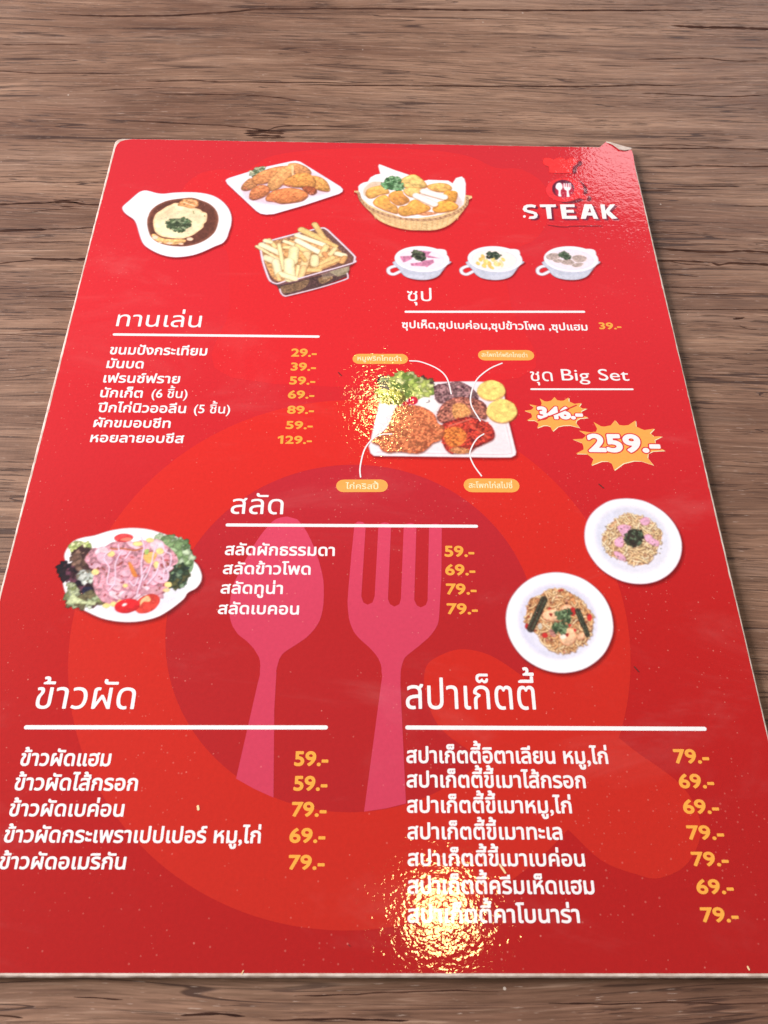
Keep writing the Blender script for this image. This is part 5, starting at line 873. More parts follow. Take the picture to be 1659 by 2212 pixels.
('f',[454,-632,454,-633,453,-633,452,-632,453,-631,454,-631],(150,160,130),1,{}),
('f',[447,-630,446,-632,443,-633,441,-632,440,-630,441,-627,444,-626,446,-627],(58,60,44),1,{'rim':(0.13,(24,22,18))}),
('f',[444,-629,443,-630,442,-630,442,-629,442,-628,443,-628],(150,160,130),1,{}),
('f',[457,-638,455,-640,453,-641,450,-640,450,-638,451,-635,454,-634,456,-635],(46,46,36),1,{'rim':(0.13,(24,22,18))}),
('f',[454,-636,453,-637,452,-637,452,-636,452,-636,453,-636],(150,160,130),1,{}),
('l',[588,-579,599,-623],1.67,(40,32,26),0,{'alpha':0.8}),
('f',[587,-577,586,-580,583,-581,581,-580,580,-577,581,-575,584,-574,586,-575],(46,46,36),1,{'rim':(0.13,(24,22,18))}),
('f',[584,-576,583,-577,582,-577,582,-576,582,-575,584,-575],(150,160,130),1,{}),
('f',[596,-582,595,-584,592,-586,590,-584,589,-582,590,-579,593,-578,595,-579],(46,46,36),1,{'rim':(0.13,(24,22,18))}),
('f',[593,-581,592,-582,591,-582,591,-581,592,-580,592,-580],(150,160,130),1,{}),
('f',[588,-581,587,-583,584,-584,582,-583,581,-581,583,-578,585,-577,588,-578],(46,46,36),1,{'rim':(0.13,(24,22,18))}),
('f',[585,-580,584,-581,583,-581,583,-580,584,-579,585,-579],(150,160,130),1,{}),
('f',[597,-586,595,-588,593,-589,590,-588,590,-586,591,-583,594,-582,596,-583],(74,78,58),1,{'rim':(0.13,(24,22,18))}),
('f',[594,-584,593,-585,592,-585,591,-584,592,-584,593,-584],(150,160,130),1,{}),
('f',[589,-584,588,-587,585,-588,583,-587,582,-584,584,-582,586,-581,589,-582],(74,78,58),1,{'rim':(0.13,(24,22,18))}),
('f',[586,-583,586,-584,584,-584,584,-583,585,-582,586,-582],(150,160,130),1,{}),
('f',[597,-590,596,-592,593,-594,591,-592,590,-590,591,-587,594,-586,596,-587],(74,78,58),1,{'rim':(0.13,(24,22,18))}),
('f',[594,-589,593,-590,592,-590,592,-589,592,-588,593,-588],(150,160,130),1,{}),
('f',[591,-586,590,-589,587,-590,585,-589,584,-586,586,-584,588,-583,590,-584],(46,46,36),1,{'rim':(0.13,(24,22,18))}),
('f',[588,-585,587,-586,586,-586,586,-585,586,-584,588,-584],(150,160,130),1,{}),
('f',[599,-591,597,-594,595,-595,592,-594,592,-591,593,-589,596,-588,598,-589],(46,46,36),1,{'rim':(0.13,(24,22,18))}),
('f',[596,-590,595,-591,594,-591,594,-590,594,-589,595,-589],(150,160,130),1,{}),
('f',[592,-590,590,-592,588,-593,585,-592,585,-590,586,-587,589,-586,591,-587],(58,60,44),1,{'rim':(0.13,(24,22,18))}),
('f',[588,-588,588,-589,587,-589,586,-588,587,-588,588,-588],(150,160,130),1,{}),
('f',[600,-594,598,-597,596,-598,593,-597,593,-595,594,-592,597,-591,599,-592],(74,78,58),1,{'rim':(0.13,(24,22,18))}),
('f',[596,-594,596,-594,595,-594,594,-594,595,-592,596,-592],(150,160,130),1,{}),
('f',[591,-593,590,-595,587,-596,585,-595,584,-593,586,-590,588,-589,590,-590],(74,78,58),1,{'rim':(0.13,(24,22,18))}),
('f',[588,-592,587,-593,586,-593,586,-592,587,-591,588,-591],(150,160,130),1,{}),
('f',[600,-600,598,-602,596,-603,593,-602,593,-600,594,-597,597,-596,599,-597],(74,78,58),1,{'rim':(0.13,(24,22,18))}),
('f',[597,-599,596,-600,595,-600,594,-599,595,-598,596,-598],(150,160,130),1,{}),
('f',[594,-596,592,-598,590,-599,588,-598,587,-596,588,-593,591,-592,593,-593],(46,46,36),1,{'rim':(0.13,(24,22,18))}),
('f',[591,-594,590,-596,589,-596,589,-594,589,-594,590,-594],(150,160,130),1,{}),
('f',[601,-601,600,-604,597,-605,595,-604,594,-601,596,-598,598,-597,601,-598],(46,46,36),1,{'rim':(0.13,(24,22,18))}),
('f',[598,-600,598,-601,596,-601,596,-600,597,-599,598,-599],(150,160,130),1,{}),
('f',[594,-599,593,-602,590,-603,588,-602,587,-600,588,-597,591,-596,593,-597],(58,60,44),1,{'rim':(0.13,(24,22,18))}),
('f',[591,-598,590,-599,589,-599,589,-598,590,-597,590,-597],(150,160,130),1,{}),
('f',[602,-605,601,-608,598,-609,596,-608,595,-605,597,-602,599,-601,602,-602],(46,46,36),1,{'rim':(0.13,(24,22,18))}),
('f',[599,-604,598,-605,597,-605,597,-604,598,-603,599,-603],(150,160,130),1,{}),
('f',[594,-603,593,-606,590,-607,588,-606,587,-603,588,-600,591,-599,593,-600],(58,60,44),1,{'rim':(0.13,(24,22,18))}),
('f',[591,-602,590,-603,589,-603,589,-602,589,-601,590,-601],(150,160,130),1,{}),
('f',[602,-608,601,-610,599,-612,596,-610,596,-608,597,-605,600,-604,602,-605],(74,78,58),1,{'rim':(0.13,(24,22,18))}),
('f',[599,-607,599,-608,598,-608,597,-607,598,-606,599,-606],(150,160,130),1,{}),
('f',[594,-607,593,-610,591,-611,588,-610,588,-607,589,-604,591,-603,594,-604],(58,60,44),1,{'rim':(0.13,(24,22,18))}),
('f',[591,-606,591,-607,590,-607,589,-606,590,-605,591,-605],(150,160,130),1,{}),
('f',[603,-611,602,-613,599,-614,597,-613,596,-611,597,-608,600,-607,602,-608],(58,60,44),1,{'rim':(0.13,(24,22,18))}),
('f',[600,-610,599,-611,598,-611,598,-610,598,-609,599,-609],(150,160,130),1,{}),
('f',[597,-609,595,-611,593,-612,590,-611,590,-609,591,-606,594,-605,596,-606],(46,46,36),1,{'rim':(0.13,(24,22,18))}),
('f',[594,-608,593,-608,592,-608,592,-608,592,-607,593,-607],(150,160,130),1,{}),
('f',[604,-615,603,-617,600,-618,598,-617,597,-615,599,-612,601,-611,604,-612],(46,46,36),1,{'rim':(0.13,(24,22,18))}),
('f',[601,-614,600,-614,600,-614,599,-614,600,-613,601,-613],(150,160,130),1,{}),
('f',[596,-612,595,-615,592,-616,590,-615,589,-612,591,-610,593,-609,596,-610],(74,78,58),1,{'rim':(0.13,(24,22,18))}),
('f',[593,-611,593,-612,592,-612,591,-611,592,-610,593,-610],(150,160,130),1,{}),
('f',[605,-618,604,-620,601,-622,599,-620,598,-618,599,-615,602,-614,604,-615],(46,46,36),1,{'rim':(0.13,(24,22,18))}),
('f',[602,-617,601,-618,600,-618,600,-617,600,-616,601,-616],(150,160,130),1,{}),
('f',[599,-615,597,-618,595,-619,592,-618,592,-615,593,-613,596,-612,598,-613],(74,78,58),1,{'rim':(0.13,(24,22,18))}),
('f',[595,-614,595,-615,594,-615,593,-614,594,-613,595,-613],(150,160,130),1,{}),
('f',[605,-622,604,-625,601,-626,599,-625,598,-622,600,-619,602,-618,604,-619],(74,78,58),1,{'rim':(0.13,(24,22,18))}),
('f',[602,-621,601,-622,600,-622,600,-621,601,-620,602,-620],(150,160,130),1,{}),
('f',[598,-618,596,-621,594,-622,592,-621,591,-618,592,-616,595,-615,597,-616],(46,46,36),1,{'rim':(0.13,(24,22,18))}),
('f',[595,-617,594,-618,593,-618,593,-617,593,-616,594,-616],(150,160,130),1,{}),
('f',[606,-624,605,-627,602,-628,600,-627,599,-624,600,-622,603,-621,605,-622],(46,46,36),1,{'rim':(0.13,(24,22,18))}),
('f',[603,-623,602,-624,601,-624,601,-623,602,-622,603,-622],(150,160,130),1,{}),
('l',[601,-623,606,-651],1.44,(40,32,26),0,{'alpha':0.8}),
('f',[602,-621,600,-623,598,-624,595,-623,595,-621,596,-618,599,-617,601,-618],(58,60,44),1,{'rim':(0.13,(24,22,18))}),
('f',[598,-620,598,-621,597,-621,596,-620,597,-619,598,-619],(150,160,130),1,{}),
('f',[608,-626,606,-629,604,-630,601,-629,601,-626,602,-624,605,-622,607,-624],(74,78,58),1,{'rim':(0.13,(24,22,18))}),
('f',[604,-625,604,-626,603,-626,602,-625,603,-624,604,-624],(150,160,130),1,{}),
('f',[602,-625,601,-628,598,-629,596,-628,595,-625,596,-623,599,-622,601,-622],(58,60,44),1,{'rim':(0.13,(24,22,18))}),
('f',[599,-624,598,-625,597,-625,597,-624,598,-623,599,-623],(150,160,130),1,{}),
('f',[608,-630,607,-633,604,-634,602,-633,602,-630,603,-628,605,-626,608,-627],(46,46,36),1,{'rim':(0.13,(24,22,18))}),
('f',[605,-629,605,-630,604,-630,603,-629,604,-628,605,-628],(150,160,130),1,{}),
('f',[602,-627,600,-630,598,-631,596,-630,595,-627,596,-625,599,-624,601,-625],(46,46,36),1,{'rim':(0.13,(24,22,18))}),
('f',[599,-626,598,-627,597,-627,597,-626,597,-625,598,-625],(150,160,130),1,{}),
('f',[610,-633,609,-636,606,-637,604,-636,603,-633,605,-631,607,-630,610,-631],(74,78,58),1,{'rim':(0.13,(24,22,18))}),
('f',[607,-632,606,-633,605,-633,605,-632,606,-631,607,-631],(150,160,130),1,{}),
('f',[603,-630,601,-633,599,-634,596,-633,596,-630,597,-628,600,-627,602,-628],(58,60,44),1,{'rim':(0.13,(24,22,18))}),
('f',[600,-629,599,-630,598,-630,598,-629,598,-628,599,-628],(150,160,130),1,{}),
('f',[609,-636,608,-639,605,-640,603,-639,602,-637,604,-634,606,-633,608,-634],(46,46,36),1,{'rim':(0.13,(24,22,18))}),
('f',[606,-636,605,-636,604,-636,604,-636,605,-634,606,-634],(150,160,130),1,{}),
('f',[603,-635,602,-637,599,-638,597,-637,596,-635,597,-632,600,-631,602,-632],(46,46,36),1,{'rim':(0.13,(24,22,18))}),
('f',[600,-634,599,-634,598,-634,598,-634,598,-633,599,-633],(150,160,130),1,{}),
('f',[611,-640,610,-642,607,-644,605,-642,604,-640,606,-637,608,-636,610,-637],(58,60,44),1,{'rim':(0.13,(24,22,18))}),
('f',[608,-639,607,-640,606,-640,606,-639,607,-638,608,-638],(150,160,130),1,{}),
('f',[605,-638,603,-641,601,-642,598,-641,598,-638,599,-635,602,-634,604,-635],(74,78,58),1,{'rim':(0.13,(24,22,18))}),
('f',[602,-637,601,-638,600,-638,600,-637,600,-636,601,-636],(150,160,130),1,{}),
('f',[612,-643,610,-646,608,-647,606,-646,605,-643,606,-640,609,-639,611,-640],(58,60,44),1,{'rim':(0.13,(24,22,18))}),
('f',[609,-642,608,-643,607,-643,607,-642,607,-641,608,-641],(150,160,130),1,{}),
('f',[605,-640,603,-643,601,-644,598,-643,598,-640,599,-638,602,-637,604,-638],(58,60,44),1,{'rim':(0.13,(24,22,18))}),
('f',[602,-639,601,-640,600,-640,600,-639,600,-638,601,-638],(150,160,130),1,{}),
('f',[611,-646,610,-649,607,-650,605,-649,604,-646,605,-644,608,-643,610,-644],(74,78,58),1,{'rim':(0.13,(24,22,18))}),
('f',[608,-645,607,-646,606,-646,606,-645,606,-644,607,-644],(150,160,130),1,{}),
('f',[605,-644,603,-646,601,-648,598,-646,598,-644,599,-641,602,-640,604,-641],(74,78,58),1,{'rim':(0.13,(24,22,18))}),
('f',[602,-643,601,-644,600,-644,600,-643,600,-642,601,-642],(150,160,130),1,{}),
('f',[612,-648,610,-651,608,-652,605,-651,605,-648,606,-646,608,-645,611,-646],(46,46,36),1,{'rim':(0.13,(24,22,18))}),
('f',[608,-647,608,-648,607,-648,606,-647,607,-646,608,-646],(150,160,130),1,{}),
('f',[607,-646,606,-649,603,-650,601,-649,600,-647,601,-644,604,-643,606,-644],(46,46,36),1,{'rim':(0.13,(24,22,18))}),
('f',[604,-646,603,-646,602,-646,602,-646,602,-644,603,-644],(150,160,130),1,{}),
('f',[612,-653,610,-655,608,-656,605,-655,605,-653,606,-650,609,-649,611,-650],(58,60,44),1,{'rim':(0.13,(24,22,18))}),
('f',[608,-652,608,-653,607,-653,606,-652,607,-651,608,-651],(150,160,130),1,{}),
('s',[526,-588,543,-579,566,-579,565,-601,554,-614,536,-608],90,0.192,0.469,2.4,((92,118,80),(140,166,122),(60,78,52)),53,0.35,None),
('s',[512,-623,531,-614,550,-623,544,-645,526,-647,513,-636],90,0.19,0.463,2.4,((92,118,80),(140,166,122),(60,78,52)),54,0.35,None),
]),
('food_picture', 'printed picture of ham cream spaghetti with dark parsley on a white plate', [
('f',[910,-426,890,-454,863,-476,832,-491,799,-499,765,-499,733,-491,703,-475,677,-453,658,-426,645,-394,641,-359,645,-324,657,-291,677,-262,703,-238,735,-221,770,-212,806,-212,841,-221,872,-238,898,-262,916,-292,927,-325,930,-360,924,-394],(100,8,14),1,{'alpha':0.55,'soft':(0.86,)}),
('f',[906,-418,885,-446,859,-468,828,-484,795,-492,761,-492,728,-484,698,-468,672,-446,653,-418,640,-386,636,-352,640,-317,652,-283,672,-254,699,-230,730,-212,766,-204,801,-204,836,-212,867,-230,893,-254,912,-284,923,-317,926,-352,920,-386],(250,248,254),1,{'rim':(0.3,(236,200,222))}),
('f',[873,-397,852,-425,823,-444,790,-455,756,-454,724,-444,697,-424,678,-396,668,-363,668,-328,680,-294,701,-265,730,-244,764,-232,800,-233,833,-244,860,-266,879,-295,888,-329,886,-364],(214,218,238),1,{'alpha':0.85,'soft':(1.3,)}),
('f',[864,-400,846,-424,822,-441,794,-450,765,-450,738,-441,716,-424,700,-400,692,-372,692,-343,702,-314,720,-290,745,-272,773,-262,803,-262,831,-271,854,-289,870,-314,877,-343,875,-372],(240,236,248),1,{'alpha':0.6,'soft':(1.3,)}),
('f',[687,-349,704,-317,719,-293,747,-274,766,-259,803,-261,830,-270,851,-284,863,-312,870,-334,860,-357,845,-384,820,-412,805,-428,774,-432,750,-419,728,-408,704,-402,697,-384],(206,160,120),1,{'n':(0.35,0.48)}),
('w',[687,-349,704,-317,719,-293,747,-274,766,-259,803,-261,830,-270,851,-284,863,-312,870,-334,860,-357,845,-384,820,-412,805,-428,774,-432,750,-419,728,-408,704,-402,697,-384],230,4.37,0.502,((250,224,176),(244,212,160),(254,234,196),(236,200,150)),61,1,0.38),
('f',[741,-304,761,-297,782,-304,769,-327,753,-334,743,-318],(150,90,100),1,{'alpha':0.45,'soft':(0.18,)}),
('f',[741,-302,760,-295,782,-302,768,-325,753,-332,743,-316],(232,176,204),1,{'rim':(0.27,(214,140,172)),'n':(0.12,0.53)}),
('f',[726,-351,749,-337,753,-351,746,-374,726,-369],(150,90,100),1,{'alpha':0.45,'soft':(0.17,)}),
('f',[726,-349,748,-335,752,-349,745,-372,725,-367],(232,176,204),1,{'rim':(0.26,(214,140,172)),'n':(0.12,0.52)}),
('f',[813,-280,833,-270,844,-282,833,-298,817,-296],(150,90,100),1,{'alpha':0.45,'soft':(0.18,)}),
('f',[813,-278,833,-268,843,-280,832,-296,816,-294],(232,176,204),1,{'rim':(0.27,(214,140,172)),'n':(0.12,0.54)}),
('f',[817,-336,832,-329,846,-345,859,-354,852,-370,833,-364,818,-350],(150,90,100),1,{'alpha':0.45,'soft':(0.18,)}),
('f',[816,-334,832,-327,845,-343,858,-352,852,-368,832,-362,818,-348],(232,176,204),1,{'rim':(0.26,(214,140,172)),'n':(0.12,0.53)}),
('f',[719,-388,735,-392,749,-406,749,-419,732,-415,719,-401],(150,90,100),1,{'alpha':0.45,'soft':(0.17,)}),
('f',[719,-386,734,-390,748,-404,748,-417,731,-413,719,-399],(232,176,204),1,{'rim':(0.26,(214,140,172)),'n':(0.12,0.52)}),
('f',[760,-304,776,-309,759,-337,750,-332],(150,90,100),1,{'alpha':0.45,'soft':(0.18,)}),
('f',[759,-302,775,-306,759,-335,749,-330],(232,176,204),1,{'rim':(0.27,(214,140,172)),'n':(0.12,0.53)}),
('s',[693,-303,867,-301,837,-416,707,-413],60,0.089,0.177,1.4,((120,110,70),(90,70,60)),62,0.35,None),
('s',[757,-346,768,-328,782,-316,799,-313,811,-325,810,-343,795,-364,780,-371,765,-362],190,0.219,0.525,2,((42,44,34),(66,74,54),(100,122,94),(54,44,34)),63,0.35,None),
]),
]
LOGO = [
('l',[690,1360,701,1355],0.53,(168,24,34),1,{'alpha':0.8,'soft':(0.1,)}),
('l',[720,1315,785,1317],0.85,(176,20,34),1,{'alpha':0.85,'soft':(0.1,)}),
('f',[793,1316,793,1336,800,1357,815,1371,823,1390,833,1394,836,1382,831,1366,816,1357,810,1341,803,1316],(120,40,58),1,{'alpha':0.8,'soft':(0.16,)}),
('f',[678,1390,685,1407,699,1411,714,1407,722,1398,736,1410,753,1414,768,1407,775,1398,791,1414,807,1413,819,1400,816,1382,804,1368,794,1360,788,1319,721,1317,697,1317,700,1356,688,1362,678,1374],(252,48,50),0,{}),
('f',[812,1278,823,1261,835,1238,837,1214,834,1197,820,1194,825,1222,822,1249],(120,40,58),1,{'alpha':0.8,'soft':(0.13,)}),
('f',[725,1152,750,1146,793,1163,805,1170,819,1164,794,1146,765,1138,734,1140],(126,36,56),1,{'alpha':0.8,'soft':(0.13,)}),
('f',[830,1164,836,1183,847,1174,843,1156,830,1154],(120,40,58),1,{'alpha':0.8,'soft':(0.13,)}),
('f',[822,1220,816,1198,803,1178,785,1162,763,1151,740,1147,717,1150,698,1160,683,1175,674,1194,673,1216,679,1238,691,1258,710,1275,732,1286,755,1290,778,1287,798,1277,813,1262,821,1242],(240,48,56),1,{}),
('f',[804,1213,820,1194,820,1183,837,1181,831,1166,814,1163,800,1172,783,1166],(240,48,56),0,{}),
('l',[715,1307,779,1308],0.46,(240,48,56),1,{}),
('f',[787,1225,783,1209,775,1194,764,1183,751,1175,737,1172,724,1174,713,1181,704,1192,699,1207,699,1222,702,1238,710,1253,721,1265,734,1273,748,1276,762,1274,774,1266,782,1255,787,1241],(96,14,50),1,{'soft':(0.13,)}),
('f',[782,1213,779,1200,772,1188,763,1178,752,1172,741,1169,730,1171,720,1177,713,1186,709,1198,709,1211,712,1224,718,1236,728,1246,739,1253,750,1255,761,1253,771,1247,778,1238,782,1226],(196,30,60),1,{'alpha':0.85,'soft':(0.39,)}),
('f',[730,1259,738,1255,742,1239,740,1225,733,1215,730,1196,731,1179,719,1180,722,1200,722,1214,715,1223,714,1236,720,1252],(252,250,252),1,{}),
('f',[748,1257,753,1257,752,1234,754,1234,757,1258,762,1258,760,1233,763,1233,766,1258,771,1258,769,1233,772,1233,773,1258,777,1258,776,1232,770,1218,763,1212,763,1197,764,1176,751,1175,754,1197,755,1212,748,1218,745,1230],(252,250,252),0,{}),
('f',[634,1116,616,1120,598,1118,586,1110,579,1092,584,1080,602,1072,619,1066,622,1060,618,1054,602,1052,599,1039,619,1039,631,1047,635,1062,631,1075,618,1083,598,1089,596,1097,602,1104,617,1105,629,1101],(110,30,62),0,{'alpha':0.8,'soft':(0.22,)}),
('f',[648,1121,712,1123,710,1108,690,1107,688,1041,670,1041,670,1107,649,1106],(110,30,62),0,{'alpha':0.8,'soft':(0.22,)}),
('f',[727,1123,784,1124,784,1110,749,1109,748,1093,777,1093,777,1078,747,1077,746,1059,784,1060,784,1043,727,1042],(126,50,78),0,{'alpha':0.8,'soft':(0.22,)}),
('f',[823,1127,844,1127,841,1106,831,1080,838,1080,836,1063,826,1063,818,1044,799,1044],(126,50,78),0,{'alpha':0.8,'soft':(0.22,)}),
('f',[844,1127,852,1127,867,1045,849,1045,846,1063,836,1063,838,1080,844,1080,841,1106],(126,50,78),0,{'alpha':0.8,'soft':(0.22,)}),
('f',[885,1127,902,1127,900,1092,924,1128,944,1130,916,1090,942,1049,919,1046,901,1078,898,1046,883,1046],(126,50,78),0,{'alpha':0.8,'soft':(0.22,)}),
('l',[664,1014,699,1006,734,1005,747,1009,867,1013],0.49,(140,34,52),1,{'alpha':0.8,'soft':(0.12,)}),
('l',[660,1021,700,1013,735,1011,747,1016,869,1021],0.55,(238,46,54),1,{}),
]
LETTERS = [
('S', [[626,1124,609,1129,590,1127,578,1118,572,1100,577,1088,594,1080,612,1074,615,1068,610,1062,595,1060,591,1047,612,1047,624,1055,628,1070,624,1083,610,1091,590,1097,588,1105,594,1112,610,1113,621,1109]]),
('T', [[641,1129,704,1131,703,1116,683,1115,680,1049,663,1049,663,1115,641,1114]]),
('E', [[720,1131,777,1133,776,1118,742,1117,741,1101,770,1102,770,1086,740,1085,739,1067,777,1068,777,1051,720,1050]]),
('A', [[816,1135,837,1135,834,1114,824,1088,831,1088,829,1071,818,1071,811,1052,792,1052],[837,1135,844,1136,860,1053,842,1053,839,1071,829,1071,831,1088,837,1088,834,1114]]),
('K', [[878,1135,895,1136,893,1100,917,1136,937,1138,909,1098,935,1057,912,1054,894,1086,891,1054,876,1054]]),
('dot', [[581,1060,580,1056,578,1054,575,1052,572,1053,571,1056,570,1059,571,1063,574,1066,576,1067,579,1066,581,1063]]),
]
CRACKS = [
([-1497,2410,-1314,2401,-995,2413,-731,2448,-571,2479,-409,2492,37,2509,311,2511,752,2521,1364,2544,1680,2561], 1.75),
([-998,1909,-878,1913,-779,1919,-627,1914,37,1926], 0.97),
([-365,1902,37,1908,748,1924,953,1930,1161,1947,1356,1949], 1.09),
([-1684,2158,-1582,2161,-1326,2172], 0.70),
([-1698,1961,-1638,1959,-1436,1952,-1036,1962], 0.77),
([-926,1820,-718,1822,-539,1821,-339,1798], 0.84),
([-1214,1831,-1117,1842,-941,1861], 0.64),
([-1025,1627,-938,1630,-744,1615,-648,1615,-541,1600,-453,1586,-407,1610,-311,1620,37,1619], 0.88),
([-539,1579,-462,1581,-371,1580], 1.37),
([-545,1563,-461,1569,-377,1566], 1.56),
([-533,1548,-451,1552,-388,1550], 1.36),
([-507,1537,-440,1538,-369,1538], 0.96),
([1386,2414,1561,2409,1844,2407,2000,2409], 2.54),
([1190,2138,1458,2158,1614,2145,1783,2145], 0.94),
([1161,1885,1304,1887,1506,1874,1724,1894], 0.87),
([1065,1516,1314,1516,1448,1522,1636,1519,1716,1520], 0.91),
([1058,1531,1264,1538,1317,1533,1428,1531], 0.54),
([1055,1391,1249,1402,1403,1406,1610,1409,1689,1411], 0.79),
([1158,1279,1377,1280,1463,1281], 0.51),
([1530,1294,1638,1293], 0.51),
([1050,1248,1191,1251], 0.58),
([1392,1169,1553,1168,1621,1170], 0.49),
([1055,1013,1177,1007,1291,1003], 0.46),
([1052,920,1200,909,1321,908,1403,913,1492,909,1565,908], 1.29),
([1053,856,1169,854,1261,852], 0.96),
([1261,852,1291,840,1332,847,1369,847,1437,846,1529,842], 1.26),
([1109,853,1186,838,1258,834], 0.51),
([1124,780,1203,777], 0.43),
([1058,718,1164,720,1322,721], 0.42),
([1080,688,1236,688,1473,694], 0.35),
([1051,610,1240,611,1474,618], 0.48),
([1301,535,1329,522,1363,521], 0.40),
([1294,573,1330,578], 0.47),
([1285,568,1304,567,1324,570], 0.61),
([-1537,1102,-1441,1108,-1329,1116,-1274,1116,-1243,1125], 1.14),
([-1261,1117,-1217,1128,-1168,1127,-1124,1117,-1082,1114,-1019,1115], 1.07),
([-1245,1136,-1193,1136,-1143,1142], 0.76),
([-1235,1120,-1184,1123,-1142,1127], 0.82),
([-1213,1104,-1180,1101,-1154,1105], 0.69),
([-1325,1065,-1288,1073,-1241,1082,-1135,1088], 0.44),
([-1500,951,-1406,958,-1313,967,-1235,973], 1.57),
([-1251,972,-1125,981,-1060,986,-998,989], 0.61),
([-1543,1262,-1478,1266,-1378,1269], 0.27),
([-1536,1232,-1470,1233,-1322,1240,-1239,1238,-1105,1244,-974,1248], 0.39),
([-1391,890,-1335,895,-1205,905,-1118,912], 0.36),
([-1458,780,-1367,788,-1308,801,-1248,808], 0.69),
([-1262,815,-1199,814,-1094,817,-1039,820], 1.38),
([-1172,738,-1056,743], 0.34),
([-1240,627,-1150,629,-1052,621], 0.43),
([-1150,572,-1049,572], 0.32),
([-1223,467,-1148,472,-1060,474], 0.46),
([-1346,447,-1288,446,-1083,442], 0.36),
([-168,-1524,-51,-1524,65,-1516,299,-1516], 0.32),
([413,-1541,589,-1539,917,-1539,1000,-1539], 0.33),
([-222,-1570,-50,-1571,93,-1571], 0.50),
([-665,-1528,-555,-1530], 0.29),
([-420,-1563,-358,-1561,-275,-1564], 0.58),
([-849,-1563,-824,-1562,-771,-1566], 0.41),
]
CORNER = [(105.32, 144.19), (105.07, 146.77), (103.7, 147.13), (102.03, 146.29), (100.27, 146.64), (98.94, 148.2), (97.66, 150.17), (96.53, 151.35), (95.31, 151.93)]
FLAP_TOP = [(95.34, 152.13), (97.83, 151.39), (101.85, 149.48), (104.04, 148.54), (105.28, 148.17)]
FLAP_BOT = [(95.23, 151.32), (97.35, 149.76), (99.75, 146.62), (102.13, 146.09), (104.87, 147.16)]



def pts_of(s):
    return [(s[k] / 10, s[k + 1] / 10) for k in range(0, len(s), 2)]


def rgb(c):
    return (c[0] / 255, c[1] / 255, c[2] / 255)


def lin(c):
    c = np.asarray(c, float)
    return np.where(c <= 0.04045, c / 12.92, ((c + 0.055) / 1.055) ** 2.4)


# ------------------------------------------------------------------ node helpers
class NT:
    def __init__(self, name):
        self.m = bpy.data.materials.new(name)
        self.m.use_nodes = True
        self.t = self.m.node_tree
        self.t.nodes.clear()
        self.out = self.t.nodes.new('ShaderNodeOutputMaterial')

    def n(self, typ, ins=None, **props):
        nd = self.t.nodes.new(typ)
        for k, v in props.items():
            setattr(nd, k, v)
        for k, v in (ins or {}).items():
            self.set(nd.inputs[k], v)
        return nd

    def set(self, sock, v):
        if isinstance(v, bpy.types.NodeSocket):
            self.t.links.new(v, sock)
        elif isinstance(v, (tuple, list)):
            v = tuple(v)
            if sock.type == 'RGBA' and len(v) == 3:
                v = v + (1,)
            sock.default_value = v
        else:
            sock.default_value = v

    def math(self, op, a, b=0.0, c=0.0, clamp=False):
        nd = self.n('ShaderNodeMath', operation=op, use_clamp=clamp)
        self.set(nd.inputs[0], a)
        self.set(nd.inputs[1], b)
        self.set(nd.inputs[2], c)
        return nd.outputs[0]

    def step(self, v, lo, hi, a=0.0, b=1.0):
        nd = self.n('ShaderNodeMapRange', interpolation_type='SMOOTHSTEP', clamp=True)
        self.set(nd.inputs['Value'], v)
        self.set(nd.inputs['From Min'], lo)
        self.set(nd.inputs['From Max'], hi)
        self.set(nd.inputs['To Min'], a)
        self.set(nd.inputs['To Max'], b)
        return nd.outputs['Result']

    def ramp(self, v, lo, hi):
        nd = self.n('ShaderNodeMapRange', clamp=True)
        self.set(nd.inputs['Value'], v)
        self.set(nd.inputs['From Min'], lo)
        self.set(nd.inputs['From Max'], hi)
        return nd.outputs['Result']

    def mix(self, f, a, b, blend='MIX'):
        nd = self.n('ShaderNodeMix', data_type='RGBA', blend_type=blend)
        self.set(nd.inputs[0], f)
        self.set(nd.inputs[6], a)
        self.set(nd.inputs[7], b)
        return nd.outputs[2]

    def noise(self, vec, scale, detail=2.0, rough=0.5, dist=0.0):
        nd = self.n('ShaderNodeTexNoise', {'Vector': vec, 'Scale': scale, 'Detail': detail, 'Roughness': rough, 'Distortion': dist})
        return nd.outputs['Fac']

    def pos(self, sx=1.0, sy=1.0, sz=1.0):
        g = self.n('ShaderNodeNewGeometry')
        mp = self.n('ShaderNodeMapping', {'Vector': g.outputs['Position'], 'Scale': (sx, sy, sz)})
        return mp.outputs['Vector']


